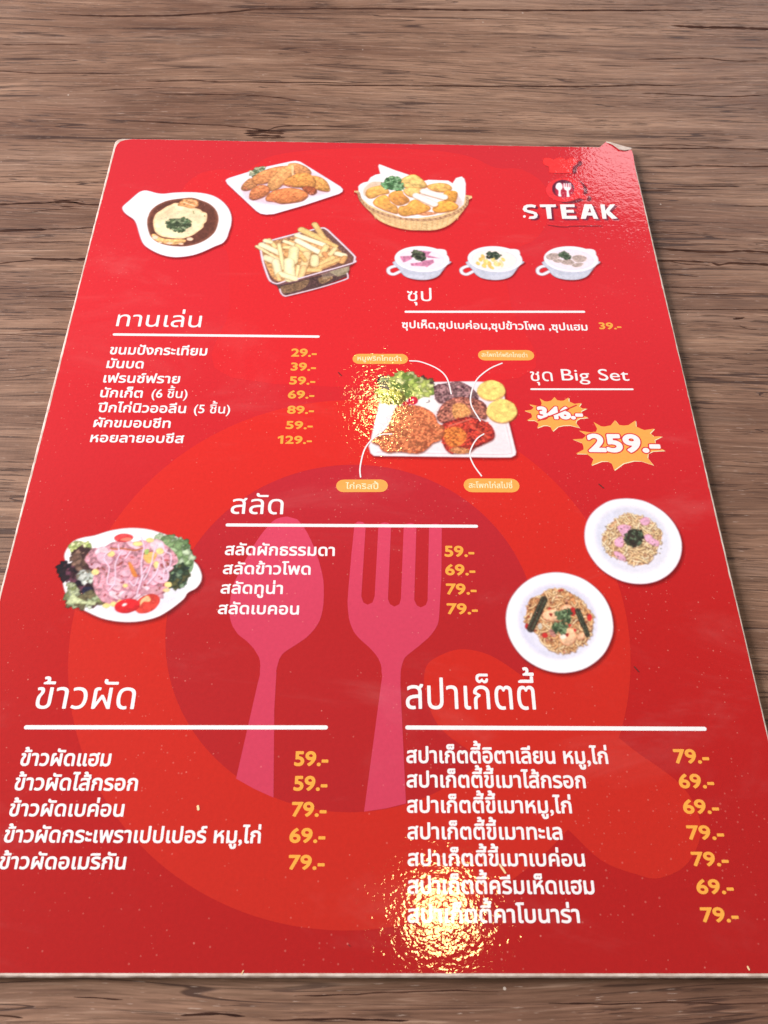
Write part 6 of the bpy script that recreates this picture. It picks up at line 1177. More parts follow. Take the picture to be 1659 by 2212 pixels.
def laminate(nt, color, alpha=None):
    """Printed paper under a pimpled clear film: every ink on the sheet shares this film."""
    p = nt.pos(1, 1, 0.0)
    # faint mottling of the ink
    mot = nt.noise(p, 900.0, 2.0)
    color = nt.mix(1.0, color, nt.n('ShaderNodeCombineColor', {'Red': nt.step(mot, 0.2, 0.8, 0.965, 1.03), 'Green': nt.step(mot, 0.2, 0.8, 0.965, 1.03), 'Blue': nt.step(mot, 0.2, 0.8, 0.965, 1.03)}).outputs[0], 'MULTIPLY')
    # sparse pale specks: pimple sparkle painted into the colour, plus nicks and dust
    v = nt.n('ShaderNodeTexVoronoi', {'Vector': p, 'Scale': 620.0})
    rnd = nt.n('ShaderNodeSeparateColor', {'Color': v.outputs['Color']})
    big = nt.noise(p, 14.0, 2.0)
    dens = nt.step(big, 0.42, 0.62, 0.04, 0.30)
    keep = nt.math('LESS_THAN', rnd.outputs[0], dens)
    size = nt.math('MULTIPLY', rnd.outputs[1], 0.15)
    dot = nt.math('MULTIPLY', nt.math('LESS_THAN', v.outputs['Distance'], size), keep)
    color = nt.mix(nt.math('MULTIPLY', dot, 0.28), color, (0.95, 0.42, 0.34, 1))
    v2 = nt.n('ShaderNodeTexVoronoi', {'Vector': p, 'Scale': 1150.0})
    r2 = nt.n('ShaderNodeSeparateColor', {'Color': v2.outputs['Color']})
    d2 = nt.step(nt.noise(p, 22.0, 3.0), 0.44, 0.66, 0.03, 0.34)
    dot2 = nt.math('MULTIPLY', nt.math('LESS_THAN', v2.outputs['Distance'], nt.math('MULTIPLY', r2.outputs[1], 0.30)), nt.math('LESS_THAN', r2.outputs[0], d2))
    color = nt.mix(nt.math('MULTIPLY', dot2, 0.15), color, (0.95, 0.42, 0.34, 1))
    # finger smears: broad pale patches that stay with the sheet
    sme = nt.n('ShaderNodeMapping', {'Vector': p, 'Rotation': (0, 0, 0.5), 'Scale': (14, 34, 1)})
    smear = nt.noise(sme.outputs[0], 1.0, 5.0, 0.68, 0.6)
    color = nt.mix(nt.step(smear, 0.52, 0.80, 0.0, 0.08), color, (0.75, 0.45, 0.44, 1))
    # faint rubbed scuffs
    sv = nt.pos(30, 140, 0)
    scf = nt.noise(sv, 1.0, 4.0, 0.7)
    scuff = nt.step(scf, 0.62, 0.75)
    # film relief: orange peel plus broad waviness
    n1 = nt.noise(p, 1050.0, 1.5, 0.5)
    n2 = nt.noise(p, 420.0, 2.0, 0.55)
    n3 = nt.noise(p, 60.0, 2.0, 0.5)
    h = nt.math('MULTIPLY_ADD', n2, 1.3, nt.math('MULTIPLY', n1, 0.55))
    h = nt.math('MULTIPLY_ADD', n3, 1.2, h)
    bump = nt.n('ShaderNodeBump', {'Strength': 1.0, 'Distance': 0.000040, 'Height': h})
    bs = nt.n('ShaderNodeBsdfPrincipled', {'Base Color': color, 'Roughness': 0.6, 'Specular IOR Level': 0.08,
                                           'Coat Weight': 1.0, 'Coat Roughness': nt.math('MULTIPLY_ADD', scuff, 0.10, 0.045), 'Coat IOR': 1.5})
    nt.t.links.new(bump.outputs[0], bs.inputs['Coat Normal'])
    b2 = nt.n('ShaderNodeBump', {'Strength': 0.35, 'Distance': 0.00005, 'Height': h})
    nt.t.links.new(b2.outputs[0], bs.inputs['Normal'])
    sh = bs.outputs[0]
    if alpha is not None:
        tr = nt.n('ShaderNodeBsdfTransparent')
        mx = nt.n('ShaderNodeMixShader', {0: alpha, 1: tr.outputs[0], 2: sh})
        sh = mx.outputs[0]
    nt.t.links.new(sh, nt.out.inputs['Surface'])
    return nt.m


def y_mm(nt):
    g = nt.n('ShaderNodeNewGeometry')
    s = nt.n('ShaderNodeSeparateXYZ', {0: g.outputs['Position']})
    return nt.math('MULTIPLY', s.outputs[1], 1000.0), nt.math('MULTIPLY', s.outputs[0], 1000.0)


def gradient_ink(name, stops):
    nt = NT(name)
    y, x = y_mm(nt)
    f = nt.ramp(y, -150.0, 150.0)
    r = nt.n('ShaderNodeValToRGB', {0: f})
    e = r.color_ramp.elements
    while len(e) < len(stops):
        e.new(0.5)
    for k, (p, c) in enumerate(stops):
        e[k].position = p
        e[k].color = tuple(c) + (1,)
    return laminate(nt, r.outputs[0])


def flat_ink(name, c):
    return laminate(NT(name), tuple(float(v) for v in c) + (1,))


MAT = {
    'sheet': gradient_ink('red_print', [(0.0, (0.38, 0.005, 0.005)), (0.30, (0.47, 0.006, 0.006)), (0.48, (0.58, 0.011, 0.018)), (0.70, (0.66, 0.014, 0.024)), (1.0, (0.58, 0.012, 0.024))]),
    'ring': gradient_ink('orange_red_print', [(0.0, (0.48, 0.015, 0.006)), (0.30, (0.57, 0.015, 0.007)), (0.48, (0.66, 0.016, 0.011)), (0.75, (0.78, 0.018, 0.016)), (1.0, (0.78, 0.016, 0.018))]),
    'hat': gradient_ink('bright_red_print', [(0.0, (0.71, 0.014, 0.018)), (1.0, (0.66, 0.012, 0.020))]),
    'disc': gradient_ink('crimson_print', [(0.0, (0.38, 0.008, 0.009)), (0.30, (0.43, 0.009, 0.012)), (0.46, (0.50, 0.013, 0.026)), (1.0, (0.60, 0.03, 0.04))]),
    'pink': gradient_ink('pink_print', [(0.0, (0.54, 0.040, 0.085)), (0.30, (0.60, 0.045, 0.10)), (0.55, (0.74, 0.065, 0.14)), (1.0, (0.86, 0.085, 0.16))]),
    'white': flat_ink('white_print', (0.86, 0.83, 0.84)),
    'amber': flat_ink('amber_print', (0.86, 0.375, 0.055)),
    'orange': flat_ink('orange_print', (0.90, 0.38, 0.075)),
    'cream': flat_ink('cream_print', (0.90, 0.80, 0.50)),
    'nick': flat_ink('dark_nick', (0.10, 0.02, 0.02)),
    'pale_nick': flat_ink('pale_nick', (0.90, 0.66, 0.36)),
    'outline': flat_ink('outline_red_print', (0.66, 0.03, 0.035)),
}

# pictures: printed photographs held as per-vertex ink colour (premultiplied) and coverage
nt = NT('picture_print')
at = nt.n('ShaderNodeAttribute', attribute_name='ink')
al = nt.math('MAXIMUM', at.outputs['Alpha'], 0.001)
dv = nt.n('ShaderNodeVectorMath', {0: at.outputs['Color']}, operation='DIVIDE')
cx = nt.n('ShaderNodeCombineXYZ', {0: al, 1: al, 2: al})
nt.t.links.new(cx.outputs[0], dv.inputs[1])
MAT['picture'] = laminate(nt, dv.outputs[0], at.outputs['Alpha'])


def board_material():
    nt = NT('white_board_edge')
    n = nt.noise(nt.pos(), 300.0, 3.0)
    c = nt.mix(nt.step(n, 0.35, 0.7), (0.68, 0.58, 0.52, 1), (0.48, 0.37, 0.31, 1))
    bs = nt.n('ShaderNodeBsdfPrincipled', {'Base Color': c, 'Roughness': 0.6})
    nt.t.links.new(bs.outputs[0], nt.out.inputs['Surface'])
    return nt.m


def wood_material():
    nt = NT('wood_laminate')
    g = nt.n('ShaderNodeNewGeometry')
    warp = nt.n('ShaderNodeTexNoise', {'Vector': nt.pos(5, 12, 1), 'Scale': 1.0, 'Detail': 2.0})
    off = nt.n('ShaderNodeVectorMath', {0: warp.outputs['Color'], 1: (0.0, 0.020, 0.0)}, operation='MULTIPLY')
    P = nt.n('ShaderNodeVectorMath', {0: g.outputs['Position'], 1: off.outputs[0]}, operation='ADD').outputs[0]

    def nz(sx, sy, detail=3.0, rough=0.55, seed=0.0, warped=True):
        mp = nt.n('ShaderNodeMapping', {'Vector': P if warped else g.outputs['Position'], 'Scale': (sx, sy, 1), 'Location': (seed, seed * 1.7, seed)})
        return nt.noise(mp.outputs[0], 1.0, detail, rough)
    tone = nz(7, 34, 4, 0.6, 1.0)
    band = nz(3, 110, 4, 0.65, 7.0)
    fibre = nz(55, 1500, 3, 0.6, 3.0)
    streak = nz(26, 620, 4, 0.75, 5.0)
    c = nt.mix(nt.step(tone, 0.32, 0.68), (0.175, 0.090, 0.060, 1), (0.355, 0.212, 0.142, 1))
    c = nt.mix(nt.step(band, 0.30, 0.70, 0.0, 0.62), c, (0.125, 0.063, 0.041, 1))
    gry = nz(10, 60, 3, 0.6, 19.0)
    c = nt.mix(nt.step(gry, 0.50, 0.72, 0.0, 0.45), c, (0.32, 0.205, 0.150, 1))
    c = nt.mix(nt.step(streak, 0.50, 0.66, 0.0, 0.60), c, (0.115, 0.058, 0.038, 1))
    c = nt.mix(nt.step(streak, 0.46, 0.30, 0.0, 0.45), c, (0.47, 0.32, 0.235, 1))
    fm = nt.step(fibre, 0.28, 0.72, 0.74, 1.22)
    c = nt.mix(1.0, c, nt.n('ShaderNodeCombineColor', {0: fm, 1: fm, 2: fm}).outputs[0], 'MULTIPLY')
    # short dark pores, denser in patches
    pore = nz(60, 1250, 3, 0.6, 11.0)
    patch = nz(11, 70, 3, 0.6, 23.0)
    pm = nt.math('MULTIPLY', nt.step(pore, 0.56, 0.64), nt.step(patch, 0.40, 0.60, 0.15, 0.95))
    # long thin grain lines: contour of a stretched field
    lf = nz(5.0, 125, 2, 0.5, 31.0)
    lw = nz(22, 60, 2, 0.5, 37.0)
    d = nt.math('ABSOLUTE', nt.math('SUBTRACT', lf, 0.5))
    wid = nt.step(lw, 0.42, 0.75, 0.0, 0.022)
    ln1 = nt.math('SUBTRACT', 1.0, nt.step(nt.math('DIVIDE', d, nt.math('ADD', wid, 0.0012)), 0.4, 1.1))
    lf2 = nz(9.0, 260, 2, 0.5, 53.0)
    d2 = nt.math('ABSOLUTE', nt.math('SUBTRACT', lf2, 0.47))
    lw2 = nz(30, 110, 2, 0.5, 57.0)
    ln2 = nt.math('MULTIPLY', nt.math('SUBTRACT', 1.0, nt.step(d2, 0.004, 0.014)), nt.step(lw2, 0.50, 0.60))
    # dark smudged patches next to the cracks
    sm = nz(16, 85, 3, 0.7, 71.0)
    dark = nt.math('MAXIMUM', pm, nt.math('MAXIMUM', nt.math('MULTIPLY', ln1, 0.95), nt.math('MULTIPLY', ln2, 0.8)))
    c = nt.mix(nt.step(sm, 0.60, 0.74, 0.0, 0.55), c, (0.088, 0.050, 0.040, 1))
    c = nt.mix(nt.math('MULTIPLY', dark, 0.88, clamp=True), c, (0.045, 0.022, 0.018, 1))
    # pale flecks where the emboss is rubbed
    fl = nz(220, 2400, 2, 0.5, 83.0)
    c = nt.mix(nt.math('MULTIPLY', nt.step(fl, 0.66, 0.74), 0.5), c, (0.55, 0.43, 0.36, 1))
    v = nt.n('ShaderNodeTexVoronoi', {'Vector': nt.pos(1, 1, 0), 'Scale': 160.0})
    sp = nt.n('ShaderNodeSeparateColor', {'Color': v.outputs['Color']})
    dust = nt.math('MULTIPLY', nt.math('LESS_THAN', v.outputs['Distance'], nt.math('MULTIPLY', sp.outputs[1], 0.07)), nt.math('LESS_THAN', sp.outputs[0], 0.10))
    c = nt.mix(nt.math('MULTIPLY', dust, 0.7), c, (0.7, 0.62, 0.55, 1))
    cross = nz(900, 90, 2, 0.5, 91.0, False)
    h = nt.math('MULTIPLY_ADD', fibre, 0.9, nt.math('MULTIPLY', cross, 0.25))
    h = nt.math('MULTIPLY_ADD', dark, -1.1, h)
    bump = nt.n('ShaderNodeBump', {'Strength': 0.9, 'Distance': 0.00011, 'Height': h})
    bs = nt.n('ShaderNodeBsdfPrincipled', {'Base Color': c, 'Roughness': nt.step(fibre, 0.3, 0.7, 0.42, 0.56), 'Specular IOR Level': 0.2})
    nt.t.links.new(bump.outputs[0], bs.inputs['Normal'])
    nt.t.links.new(bs.outputs[0], nt.out.inputs['Surface'])
    return nt.m


def crack_material():
    nt = NT('dark_grain')
    n = nt.noise(nt.pos(40, 900, 1), 1.0, 3.0)
    c = nt.mix(nt.step(n, 0.35, 0.65), (0.030, 0.013, 0.010, 1), (0.080, 0.038, 0.026, 1))
    bs = nt.n('ShaderNodeBsdfPrincipled', {'Base Color': c, 'Roughness': 0.8, 'Specular IOR Level': 0.05})
    nt.t.links.new(bs.outputs[0], nt.out.inputs['Surface'])
    return nt.m


MAT['board'] = board_material()
MAT['wood'] = wood_material()
MAT['crack'] = crack_material()


# ------------------------------------------------------------------ object helpers
def mesh_obj(name, verts, faces, mat, parent=None, label=None, smooth=False):
    me = bpy.data.meshes.new(name)
    me.from_pydata(verts, [], faces)
    me.materials.append(mat)
    if smooth:
        me.polygons.foreach_set('use_smooth', [True] * len(me.polygons))
    o = bpy.data.objects.new(name, me)
    COL.objects.link(o)
    if parent:
        o.parent = parent
    if label:
        o['label'] = label
    return o


def catmull(p, closed=True, n=5):
    out = []
    m = len(p)
    rng = range(m) if closed else range(m - 1)
    for i in rng:
        g = (lambda k: p[k % m]) if closed else (lambda k: p[min(max(k, 0), m - 1)])
        a, b, c, d = g(i - 1), g(i), g(i + 1), g(i + 2)
        for j in range(n):
            t = j / n
            out.append(tuple(0.5 * ((2 * b[k]) + (-a[k] + c[k]) * t + (2 * a[k] - 5 * b[k] + 4 * c[k] - d[k]) * t * t + (-a[k] + 3 * b[k] - 3 * c[k] + d[k]) * t ** 3) for k in (0, 1)))
    if not closed:
        out.append(tuple(p[-1]))
    return out


def zl(layer):
    return (TOP + 0.02 + layer * 0.012) * MM


def up(pts, layer):
    return [(x * MM, y * MM, zl(layer)) for x, y in pts]


def flat_poly(name, pts, layer, mat, parent, label=None):
    area = sum(pts[i][0] * pts[(i + 1) % len(pts)][1] - pts[(i + 1) % len(pts)][0] * pts[i][1] for i in range(len(pts)))
    if area < 0:
        pts = pts[::-1]
    return mesh_obj(name, up(pts, layer), [tuple(range(len(pts)))], mat, parent, label)


def ribbon(name, pts, w, layer, mat, parent, label=None):
    """A printed line of even width with round ends."""
    n = len(pts)
    L, R = [], []
    for i in range(n):
        a, b = pts[max(i - 1, 0)], pts[min(i + 1, n - 1)]
        dx, dy = b[0] - a[0], b[1] - a[1]
        q = math.hypot(dx, dy) or 1
        nx, ny = -dy / q * w / 2, dx / q * w / 2
        L.append((pts[i][0] + nx, pts[i][1] + ny))
        R.append((pts[i][0] - nx, pts[i][1] - ny))

    def cap(c, start):
        a0 = math.atan2(start[1] - c[1], start[0] - c[0])
        return [(c[0] + w / 2 * math.cos(a0 - math.pi * k / 8), c[1] + w / 2 * math.sin(a0 - math.pi * k / 8)) for k in range(1, 8)]
    loop = L + cap(pts[-1], L[-1]) + R[::-1] + cap(pts[0], R[0])
    return flat_poly(name, loop, layer, mat, parent, label)


# ------------------------------------------------------------------ lettering
_gl = {}


def _splines(body):
    c = bpy.data.curves.new('glyph', 'FONT')
    c.body = body
    c.size = 1.0
    c.resolution_u = 6
    o = bpy.data.objects.new('glyph', c)
    COL.objects.link(o)
    dg = bpy.context.evaluated_depsgraph_get()
    cu = o.to_curve(dg, apply_modifiers=False)
    res = []
    for s in cu.splines:
        poly = []
        bp = s.bezier_points
        m = len(bp)
        for i in range(m):
            a, b = bp[i], bp[(i + 1) % m]
            p0, p1, p2, p3 = a.co, a.handle_right, b.handle_left, b.co
            straight = (p1 - p0).cross(p3 - p0).length < 1e-5 and (p2 - p0).cross(p3 - p0).length < 1e-5
            k = 1 if straight else 6
            for j in range(k):
                t = j / k
                q = p0 * (1 - t) ** 3 + p1 * 3 * t * (1 - t) ** 2 + p2 * 3 * t * t * (1 - t) + p3 * t ** 3
                poly.append((q.x, q.y))
        res.append(np.array(poly))
    o.to_curve_clear()
    bpy.data.objects.remove(o)
    bpy.data.curves.remove(c)
    return res


def _bar():
    s = _splines('||')
    x = [p[:, 0].min() for p in s]
    return min(x), max(x) - min(x)


BAR0, BARADV = _bar()


def glyph(ch):
    if ch not in _gl:
        if ch == '1':      # a one with a flag, like the other numerals of the menu
            _gl[ch] = ([np.array([(0.20, 0), (0.31, 0), (0.31, 0.70), (0.22, 0.70), (0.04, 0.58), (0.04, 0.47), (0.20, 0.57)])], 0.44)
        else:
            s = _splines('|' + ch + '|')
            adv = max(p[:, 0].min() for p in (s[0], s[-1])) - BAR0 - BARADV
            inner = [p - np.array([BARADV, 0.0]) for p in s[1:-1]]
            _gl[ch] = (inner, float(adv))
    return _gl[ch]


UPPER = set('ัิีึื็')
TONE = set('่้๊๋์')
LOWER = set('ุู')


def layout(text):
    """Place each letter; a tone mark over a vowel is lifted, marks over a tall letter step aside."""
    x = 0.0
    out = []
    base = ''
    has_upper = False
    for ch in text:
        polys, adv = glyph(ch)
        if ch in UPPER or ch in TONE or ch in LOWER:
            dx, dy = 0.0, 0.0
            if ch in TONE and has_upper:
                dy = 0.175
            if base in 'ปฝฟ' and ch not in LOWER:
                dx = -0.11
            if ch in UPPER:
                has_upper = True
            out.append([p + np.array([x + dx, dy]) for p in polys])
        else:
            out.append([p + np.array([x, 0.0]) for p in polys])
            x += adv
            base = ch
            has_upper = False
    return out


def field(polys, X, Y, bold):
    """Distance outside the union of the outlines, less the extra weight; negative is ink."""
    A = np.concatenate([p for p in polys])
    B = np.concatenate([np.roll(p, -1, axis=0) for p in polys])
    px, py = X.ravel()[:, None], Y.ravel()[:, None]
    ax, ay, bx, by = A[:, 0], A[:, 1], B[:, 0], B[:, 1]
    dx, dy = bx - ax, by - ay
    l2 = dx * dx + dy * dy + 1e-12
    t = np.clip(((px - ax) * dx + (py - ay) * dy) / l2, 0, 1)
    d = np.sqrt(((px - ax - t * dx) ** 2 + (py - ay - t * dy) ** 2).min(1))
    cross = dx * (py - ay) - dy * (px - ax)
    wn = ((ay <= py) & (by > py) & (cross > 0)).sum(1) - ((ay > py) & (by <= py) & (cross < 0)).sum(1)
    return (np.where(wn != 0, -d, d) - bold).reshape(X.shape)


def march(F, x0, y0, s):
    """Filled contour F < 0 as faces: runs of whole cells plus clipped border cells."""
    verts, faces, idx = [], [], {}

    def vid(p):
        k = (round(p[0], 4), round(p[1], 4))
        if k not in idx:
            idx[k] = len(verts)
            verts.append(k)
        return idx[k]
    ins = F < 0
    cnt = ins[:-1, :-1].astype(int) + ins[1:, :-1] + ins[:-1, 1:] + ins[1:, 1:]
    H, W = cnt.shape
    for j in range(H):
        row = cnt[j]
        i = 0
        nz = np.nonzero(row)[0]
        if not len(nz):
            continue
        i = int(nz[0])
        end = int(nz[-1]) + 1
        while i < end:
            c = row[i]
            if c == 4:
                k = i
                while k < end and row[k] == 4:
                    k += 1
                faces.append(tuple(vid(p) for p in ((x0 + i * s, y0 + j * s), (x0 + k * s, y0 + j * s), (x0 + k * s, y0 + (j + 1) * s), (x0 + i * s, y0 + (j + 1) * s))))
                i = k
                continue
            if c:
                cr = [(i, j), (i + 1, j), (i + 1, j + 1), (i, j + 1)]
                poly = []
                for k in range(4):
                    a, b = cr[k], cr[(k + 1) % 4]
                    fa, fb = F[a[1], a[0]], F[b[1], b[0]]
                    if fa < 0:
                        poly.append((x0 + a[0] * s, y0 + a[1] * s))
                    if (fa < 0) != (fb < 0):
                        t = fa / (fa - fb)
                        poly.append((x0 + (a[0] + (b[0] - a[0]) * t) * s, y0 + (a[1] + (b[1] - a[1]) * t) * s))
                ids = []
                for p in poly:
                    v = vid(p)
                    if v not in ids:
                        ids.append(v)
                if len(ids) > 2:
                    faces.append(tuple(ids))
            i += 1
    return verts, faces


def text_extent(lay):
    a = np.concatenate([p for g in lay for p in g])
    return a[:, 0].min(), a[:, 0].max()


THAI_H = max(p[:, 1].max() for p in glyph('ก')[0])
DIGIT_H = max(p[:, 1].max() for p in glyph('5')[0])
CAP_H = max(p[:, 1].max() for p in glyph('B')[0])


def lettering(name, text, x0, x1, y, h, bold, mat, layer, parent, keep=0.0):
    lay = [g for g in layout(text) if g]
    latin = all(ord(c) < 128 for c in text)
    H = (DIGIT_H if text[0].isdigit() else CAP_H) if latin else THAI_H
    b = max(bold, 0.004) * h
    a0, a1 = text_extent(lay)
    k = (x1 - x0) / (a1 - a0) if not keep else (x1 - x0 - 2 * keep * h) / (a1 - a0)
    sx = (x1 - x0 - 2 * b) / (a1 - a0) if not keep else k
    sy = (h - 2 * b * (0.8 if latin else 0.5)) / H if not keep else (h - 2 * keep * h * 0.8) / H
    ox = x0 + (b if not keep else keep * h)
    oy = y + (b * 0.8 if not keep else keep * h * 0.8)
    G = [[np.stack([(p[:, 0] - a0) * sx + ox, p[:, 1] * sy + oy], 1) for p in g] for g in lay]
    allp = np.concatenate([p for g in G for p in g])
    s = h / 30.0
    pad = b + 2 * s
    gx0, gy0 = allp[:, 0].min() - pad, allp[:, 1].min() - pad
    nx = int((allp[:, 0].max() + pad - gx0) / s) + 2
    ny = int((allp[:, 1].max() + pad - gy0) / s) + 2
    F = np.full((ny, nx), 9.0)
    for g in G:
        q = np.concatenate(g)
        i0, i1 = max(int((q[:, 0].min() - pad - gx0) / s), 0), min(int((q[:, 0].max() + pad - gx0) / s) + 2, nx)
        j0, j1 = max(int((q[:, 1].min() - pad - gy0) / s), 0), min(int((q[:, 1].max() + pad - gy0) / s) + 2, ny)
        X, Y = np.meshgrid(gx0 + np.arange(i0, i1) * s, gy0 + np.arange(j0, j1) * s)
        F[j0:j1, i0:i1] = np.minimum(F[j0:j1, i0:i1], field(g, X, Y, b))
    v, f = march(F, gx0, gy0, s)
    return mesh_obj(name, up(v, layer), f, mat, parent)


# ------------------------------------------------------------------ printed pictures
RES = 5.0


def vnoise(shape, scale_px, rng):
    h, w = shape
    gh, gw = int(h / scale_px) + 3, int(w / scale_px) + 3
    g = rng.random((gh, gw))
    y, x = np.arange(h) / scale_px, np.arange(w) / scale_px
    yi, xi = y.astype(int), x.astype(int)
    fy, fx = (y - yi)[:, None], (x - xi)[None]
    fy, fx = fy * fy * (3 - 2 * fy), fx * fx * (3 - 2 * fx)
    a, b = g[yi][:, xi], g[yi][:, xi + 1]
    c, d = g[yi + 1][:, xi], g[yi + 1][:, xi + 1]
    return (a * (1 - fx) + b * fx) * (1 - fy) + (c * (1 - fx) + d * fx) * fy - 0.5


class Print:
    def __init__(self, x0, y0, x1, y1):
        self.x0, self.y0 = x0, y0
        self.w, self.h = int((x1 - x0) * RES) + 1, int((y1 - y0) * RES) + 1
        self.c = np.zeros((self.h, self.w, 3))
        self.a = np.zeros((self.h, self.w))
        self.rng = np.random.default_rng(int(abs(x0 * 7 + y0 * 13)))

    def win(self, P, pad):
        i0 = max(int((P[:, 0].min() - pad - self.x0) * RES), 0)
        i1 = min(int((P[:, 0].max() + pad - self.x0) * RES) + 2, self.w)
        j0 = max(int((P[:, 1].min() - pad - self.y0) * RES), 0)
        j1 = min(int((P[:, 1].max() + pad - self.y0) * RES) + 2, self.h)
        if i1 <= i0 or j1 <= j0:
            return None
        X, Y = np.meshgrid(self.x0 + np.arange(i0, i1) / RES, self.y0 + np.arange(j0, j1) / RES)
        return (slice(j0, j1), slice(i0, i1)), X, Y

    def blend(self, sl, cov, col):
        cov = np.clip(cov, 0, 1)
        self.c[sl] = self.c[sl] * (1 - cov[..., None]) + col * cov[..., None]
        self.a[sl] = self.a[sl] * (1 - cov) + cov

    def fill(self, pts, col, smooth, alpha=1.0, soft=None, rim=None, n=None, hl=0.0, dots=0):
        P = np.array(catmull(pts, True, 4) if smooth else pts)
        sw = (soft[0] if soft else 0.0)
        r = self.win(P, sw + 0.5)
        if r is None:
            return
        sl, X, Y = r
        d = field([P], X, Y, 0.0)
        aa = max(0.5 / RES * 1.2, sw)
        cov = np.clip(0.5 - d / (2 * aa), 0, 1)
        cov = cov * cov * (3 - 2 * cov)
        C = np.ones(X.shape + (3,)) * np.array(rgb(col))
        if rim:
            t = np.clip(1 + d / max(rim[0], 0.05), 0, 1)[..., None]
            C = C * (1 - t * 0.75) + np.array(rgb(rim[1])) * t * 0.75
        if hl:
            cx_, cy_ = (P[:, 0].min() + P[:, 0].max()) / 2, (P[:, 1].min() + P[:, 1].max()) / 2
            hy = (Y - cy_) / (np.ptp(P[:, 1]) + 0.1) - 0.35 * (X - cx_) / (np.ptp(P[:, 0]) + 0.1)
            C = C * (1 + hl * 2.2 * hy)[..., None]
        if n:
            k = vnoise(X.shape, max(n[1] * RES, 1.2), self.rng) + 0.6 * vnoise(X.shape, max(n[1] * RES * 0.4, 1.1), self.rng)
            C = C * (1 + n[0] * 1.5 * k)[..., None]
        self.blend(sl, cov * alpha, np.clip(C, 0, 1))

    def line(self, pts, w, col, smooth, alpha=1.0, soft=None, shade=0.0, flat=0):
        P = np.array(catmull(pts, False, 4) if smooth and len(pts) > 2 else pts)
        sw = soft[0] if soft else 0.0
        r = self.win(P, w / 2 + sw + 0.5)
        if r is None:
            return
        sl, X, Y = r
        A, B = P[:-1], P[1:]
        px, py = X[..., None], Y[..., None]
        D = B - A
        l2 = (D ** 2).sum(1) + 1e-9
        t = ((px - A[:, 0]) * D[:, 0] + (py - A[:, 1]) * D[:, 1]) / l2
        if flat:
            tt = t
            d = np.hypot(px - A[:, 0] - tt * D[:, 0], py - A[:, 1] - tt * D[:, 1])
            over = np.maximum(np.abs(t - 0.5) - 0.5, 0) * np.sqrt(l2)
            d = np.maximum(d, over + np.where(over > 0, w / 2, 0)).min(-1)
        else:
            t = np.clip(t, 0, 1)
            d = np.hypot(px - A[:, 0] - t * D[:, 0], py - A[:, 1] - t * D[:, 1]).min(-1)
        aa = max(0.6 / RES, sw)
        cov = np.clip(0.5 - (d - w / 2) / (2 * aa), 0, 1)
        C = np.ones(X.shape + (3,)) * np.array(rgb(col))
        if shade:
            C = C * (1 + 0.1 * shade - shade * 0.75 * np.clip(d / (w / 2 + 1e-6), 0, 1) ** 2.5)[..., None]
        self.blend(sl, cov * alpha, np.clip(C, 0, 1))

    def inside(self, P, n, rng):
        lo, hi = P.min(0), P.max(0)
        out = np.zeros((0, 2))
        while len(out) < n:
            q = lo + rng.random((n * 3, 2)) * (hi - lo)
            q = q[field([P], q[:, 0][None], q[:, 1][None], 0.0)[0] < 0]
            out = np.concatenate([out, q])
        return out[:n]

    def spots(self, pts, n, r0, r1, el, cols, seed, edge, ang):
        rng = np.random.default_rng(seed)
        P = np.array(catmull(pts, True, 3))
        for c in self.inside(P, n, rng):
            r = r0 + (r1 - r0) * rng.random() ** 1.6
            a = rng.random() * 6.28
            e = 1 + (el - 1) * rng.random()
            col = np.array(rgb(cols[int(rng.random() * len(cols))])) * (0.92 + 0.16 * rng.random())
            rr = r * e
            q = np.array([c - rr, c + rr])
            w = self.win(q, 0.3)
            if w is None:
                continue
            sl, X, Y = w
            u = (X - c[0]) * math.cos(a) + (Y - c[1]) * math.sin(a)
            v = -(X - c[0]) * math.sin(a) + (Y - c[1]) * math.cos(a)
            rho = np.hypot(u / e, v * (1 + 0.35 * np.sin(3 * u / r + a)))
            cov = np.clip(0.5 - (rho - r) * RES * 0.8, 0, 1)
            C = col * (1 - edge * np.clip(rho / r, 0, 1)[..., None] ** 3)
            self.blend(sl, cov, np.clip(C, 0, 1))

    def strands(self, pts, n, ln, w, cols, seed, curl, edge):
        rng = np.random.default_rng(seed)
        P = np.array(catmull(pts, True, 3))
        cen = P.mean(0)
        for c in self.inside(P, n, rng):
            tang = math.atan2(c[1] - cen[1], c[0] - cen[0]) + math.pi / 2 + rng.normal() * 0.9
            k = rng.normal() * 0.55 * curl
            L = ln * (0.5 + rng.random() * 0.8)
            q = []
            x, y, a = c[0], c[1], tang
            for i in range(9):
                q.append((x, y))
                x += math.cos(a) * L / 9
                y += math.sin(a) * L / 9
                a += k * 0.5
            q = [p for p in q if field([P], np.array([[p[0]]]), np.array([[p[1]]]), 0.0)[0, 0] < 0.4]
            if len(q) < 3:
                continue
            base = cols[int(rng.random() * len(cols))]
            self.line([(px + 0.06, py - 0.14) for px, py in q], w * 1.45, (110, 60, 40), 0, alpha=edge, soft=[0.08])
            self.line(q, w, base, 0, shade=0.45)

    def build(self, name, label, parent, layer):
        for ax in (0, 1):           # a printed photograph is never razor sharp
            for arr in ('c', 'a'):
                v = getattr(self, arr)
                setattr(self, arr, 0.5 * v + 0.25 * np.roll(v, 1, ax) + 0.25 * np.roll(v, -1, ax))
        # fine tonal variety, as photographed food has
        k = 0.5 * vnoise(self.a.shape, 2.2, self.rng) + 0.6 * vnoise(self.a.shape, 6.0, self.rng)
        dark = 1 - self.c.min(-1) / np.maximum(self.a, 0.01)
        self.c = np.clip(self.c * (1 + 0.22 * k * np.clip(dark * 2, 0, 1))[..., None], 0, self.a[..., None])
        a = self.a
        keep = np.maximum.reduce([a[:-1, :-1], a[1:, :-1], a[:-1, 1:], a[1:, 1:]]) > 0.02
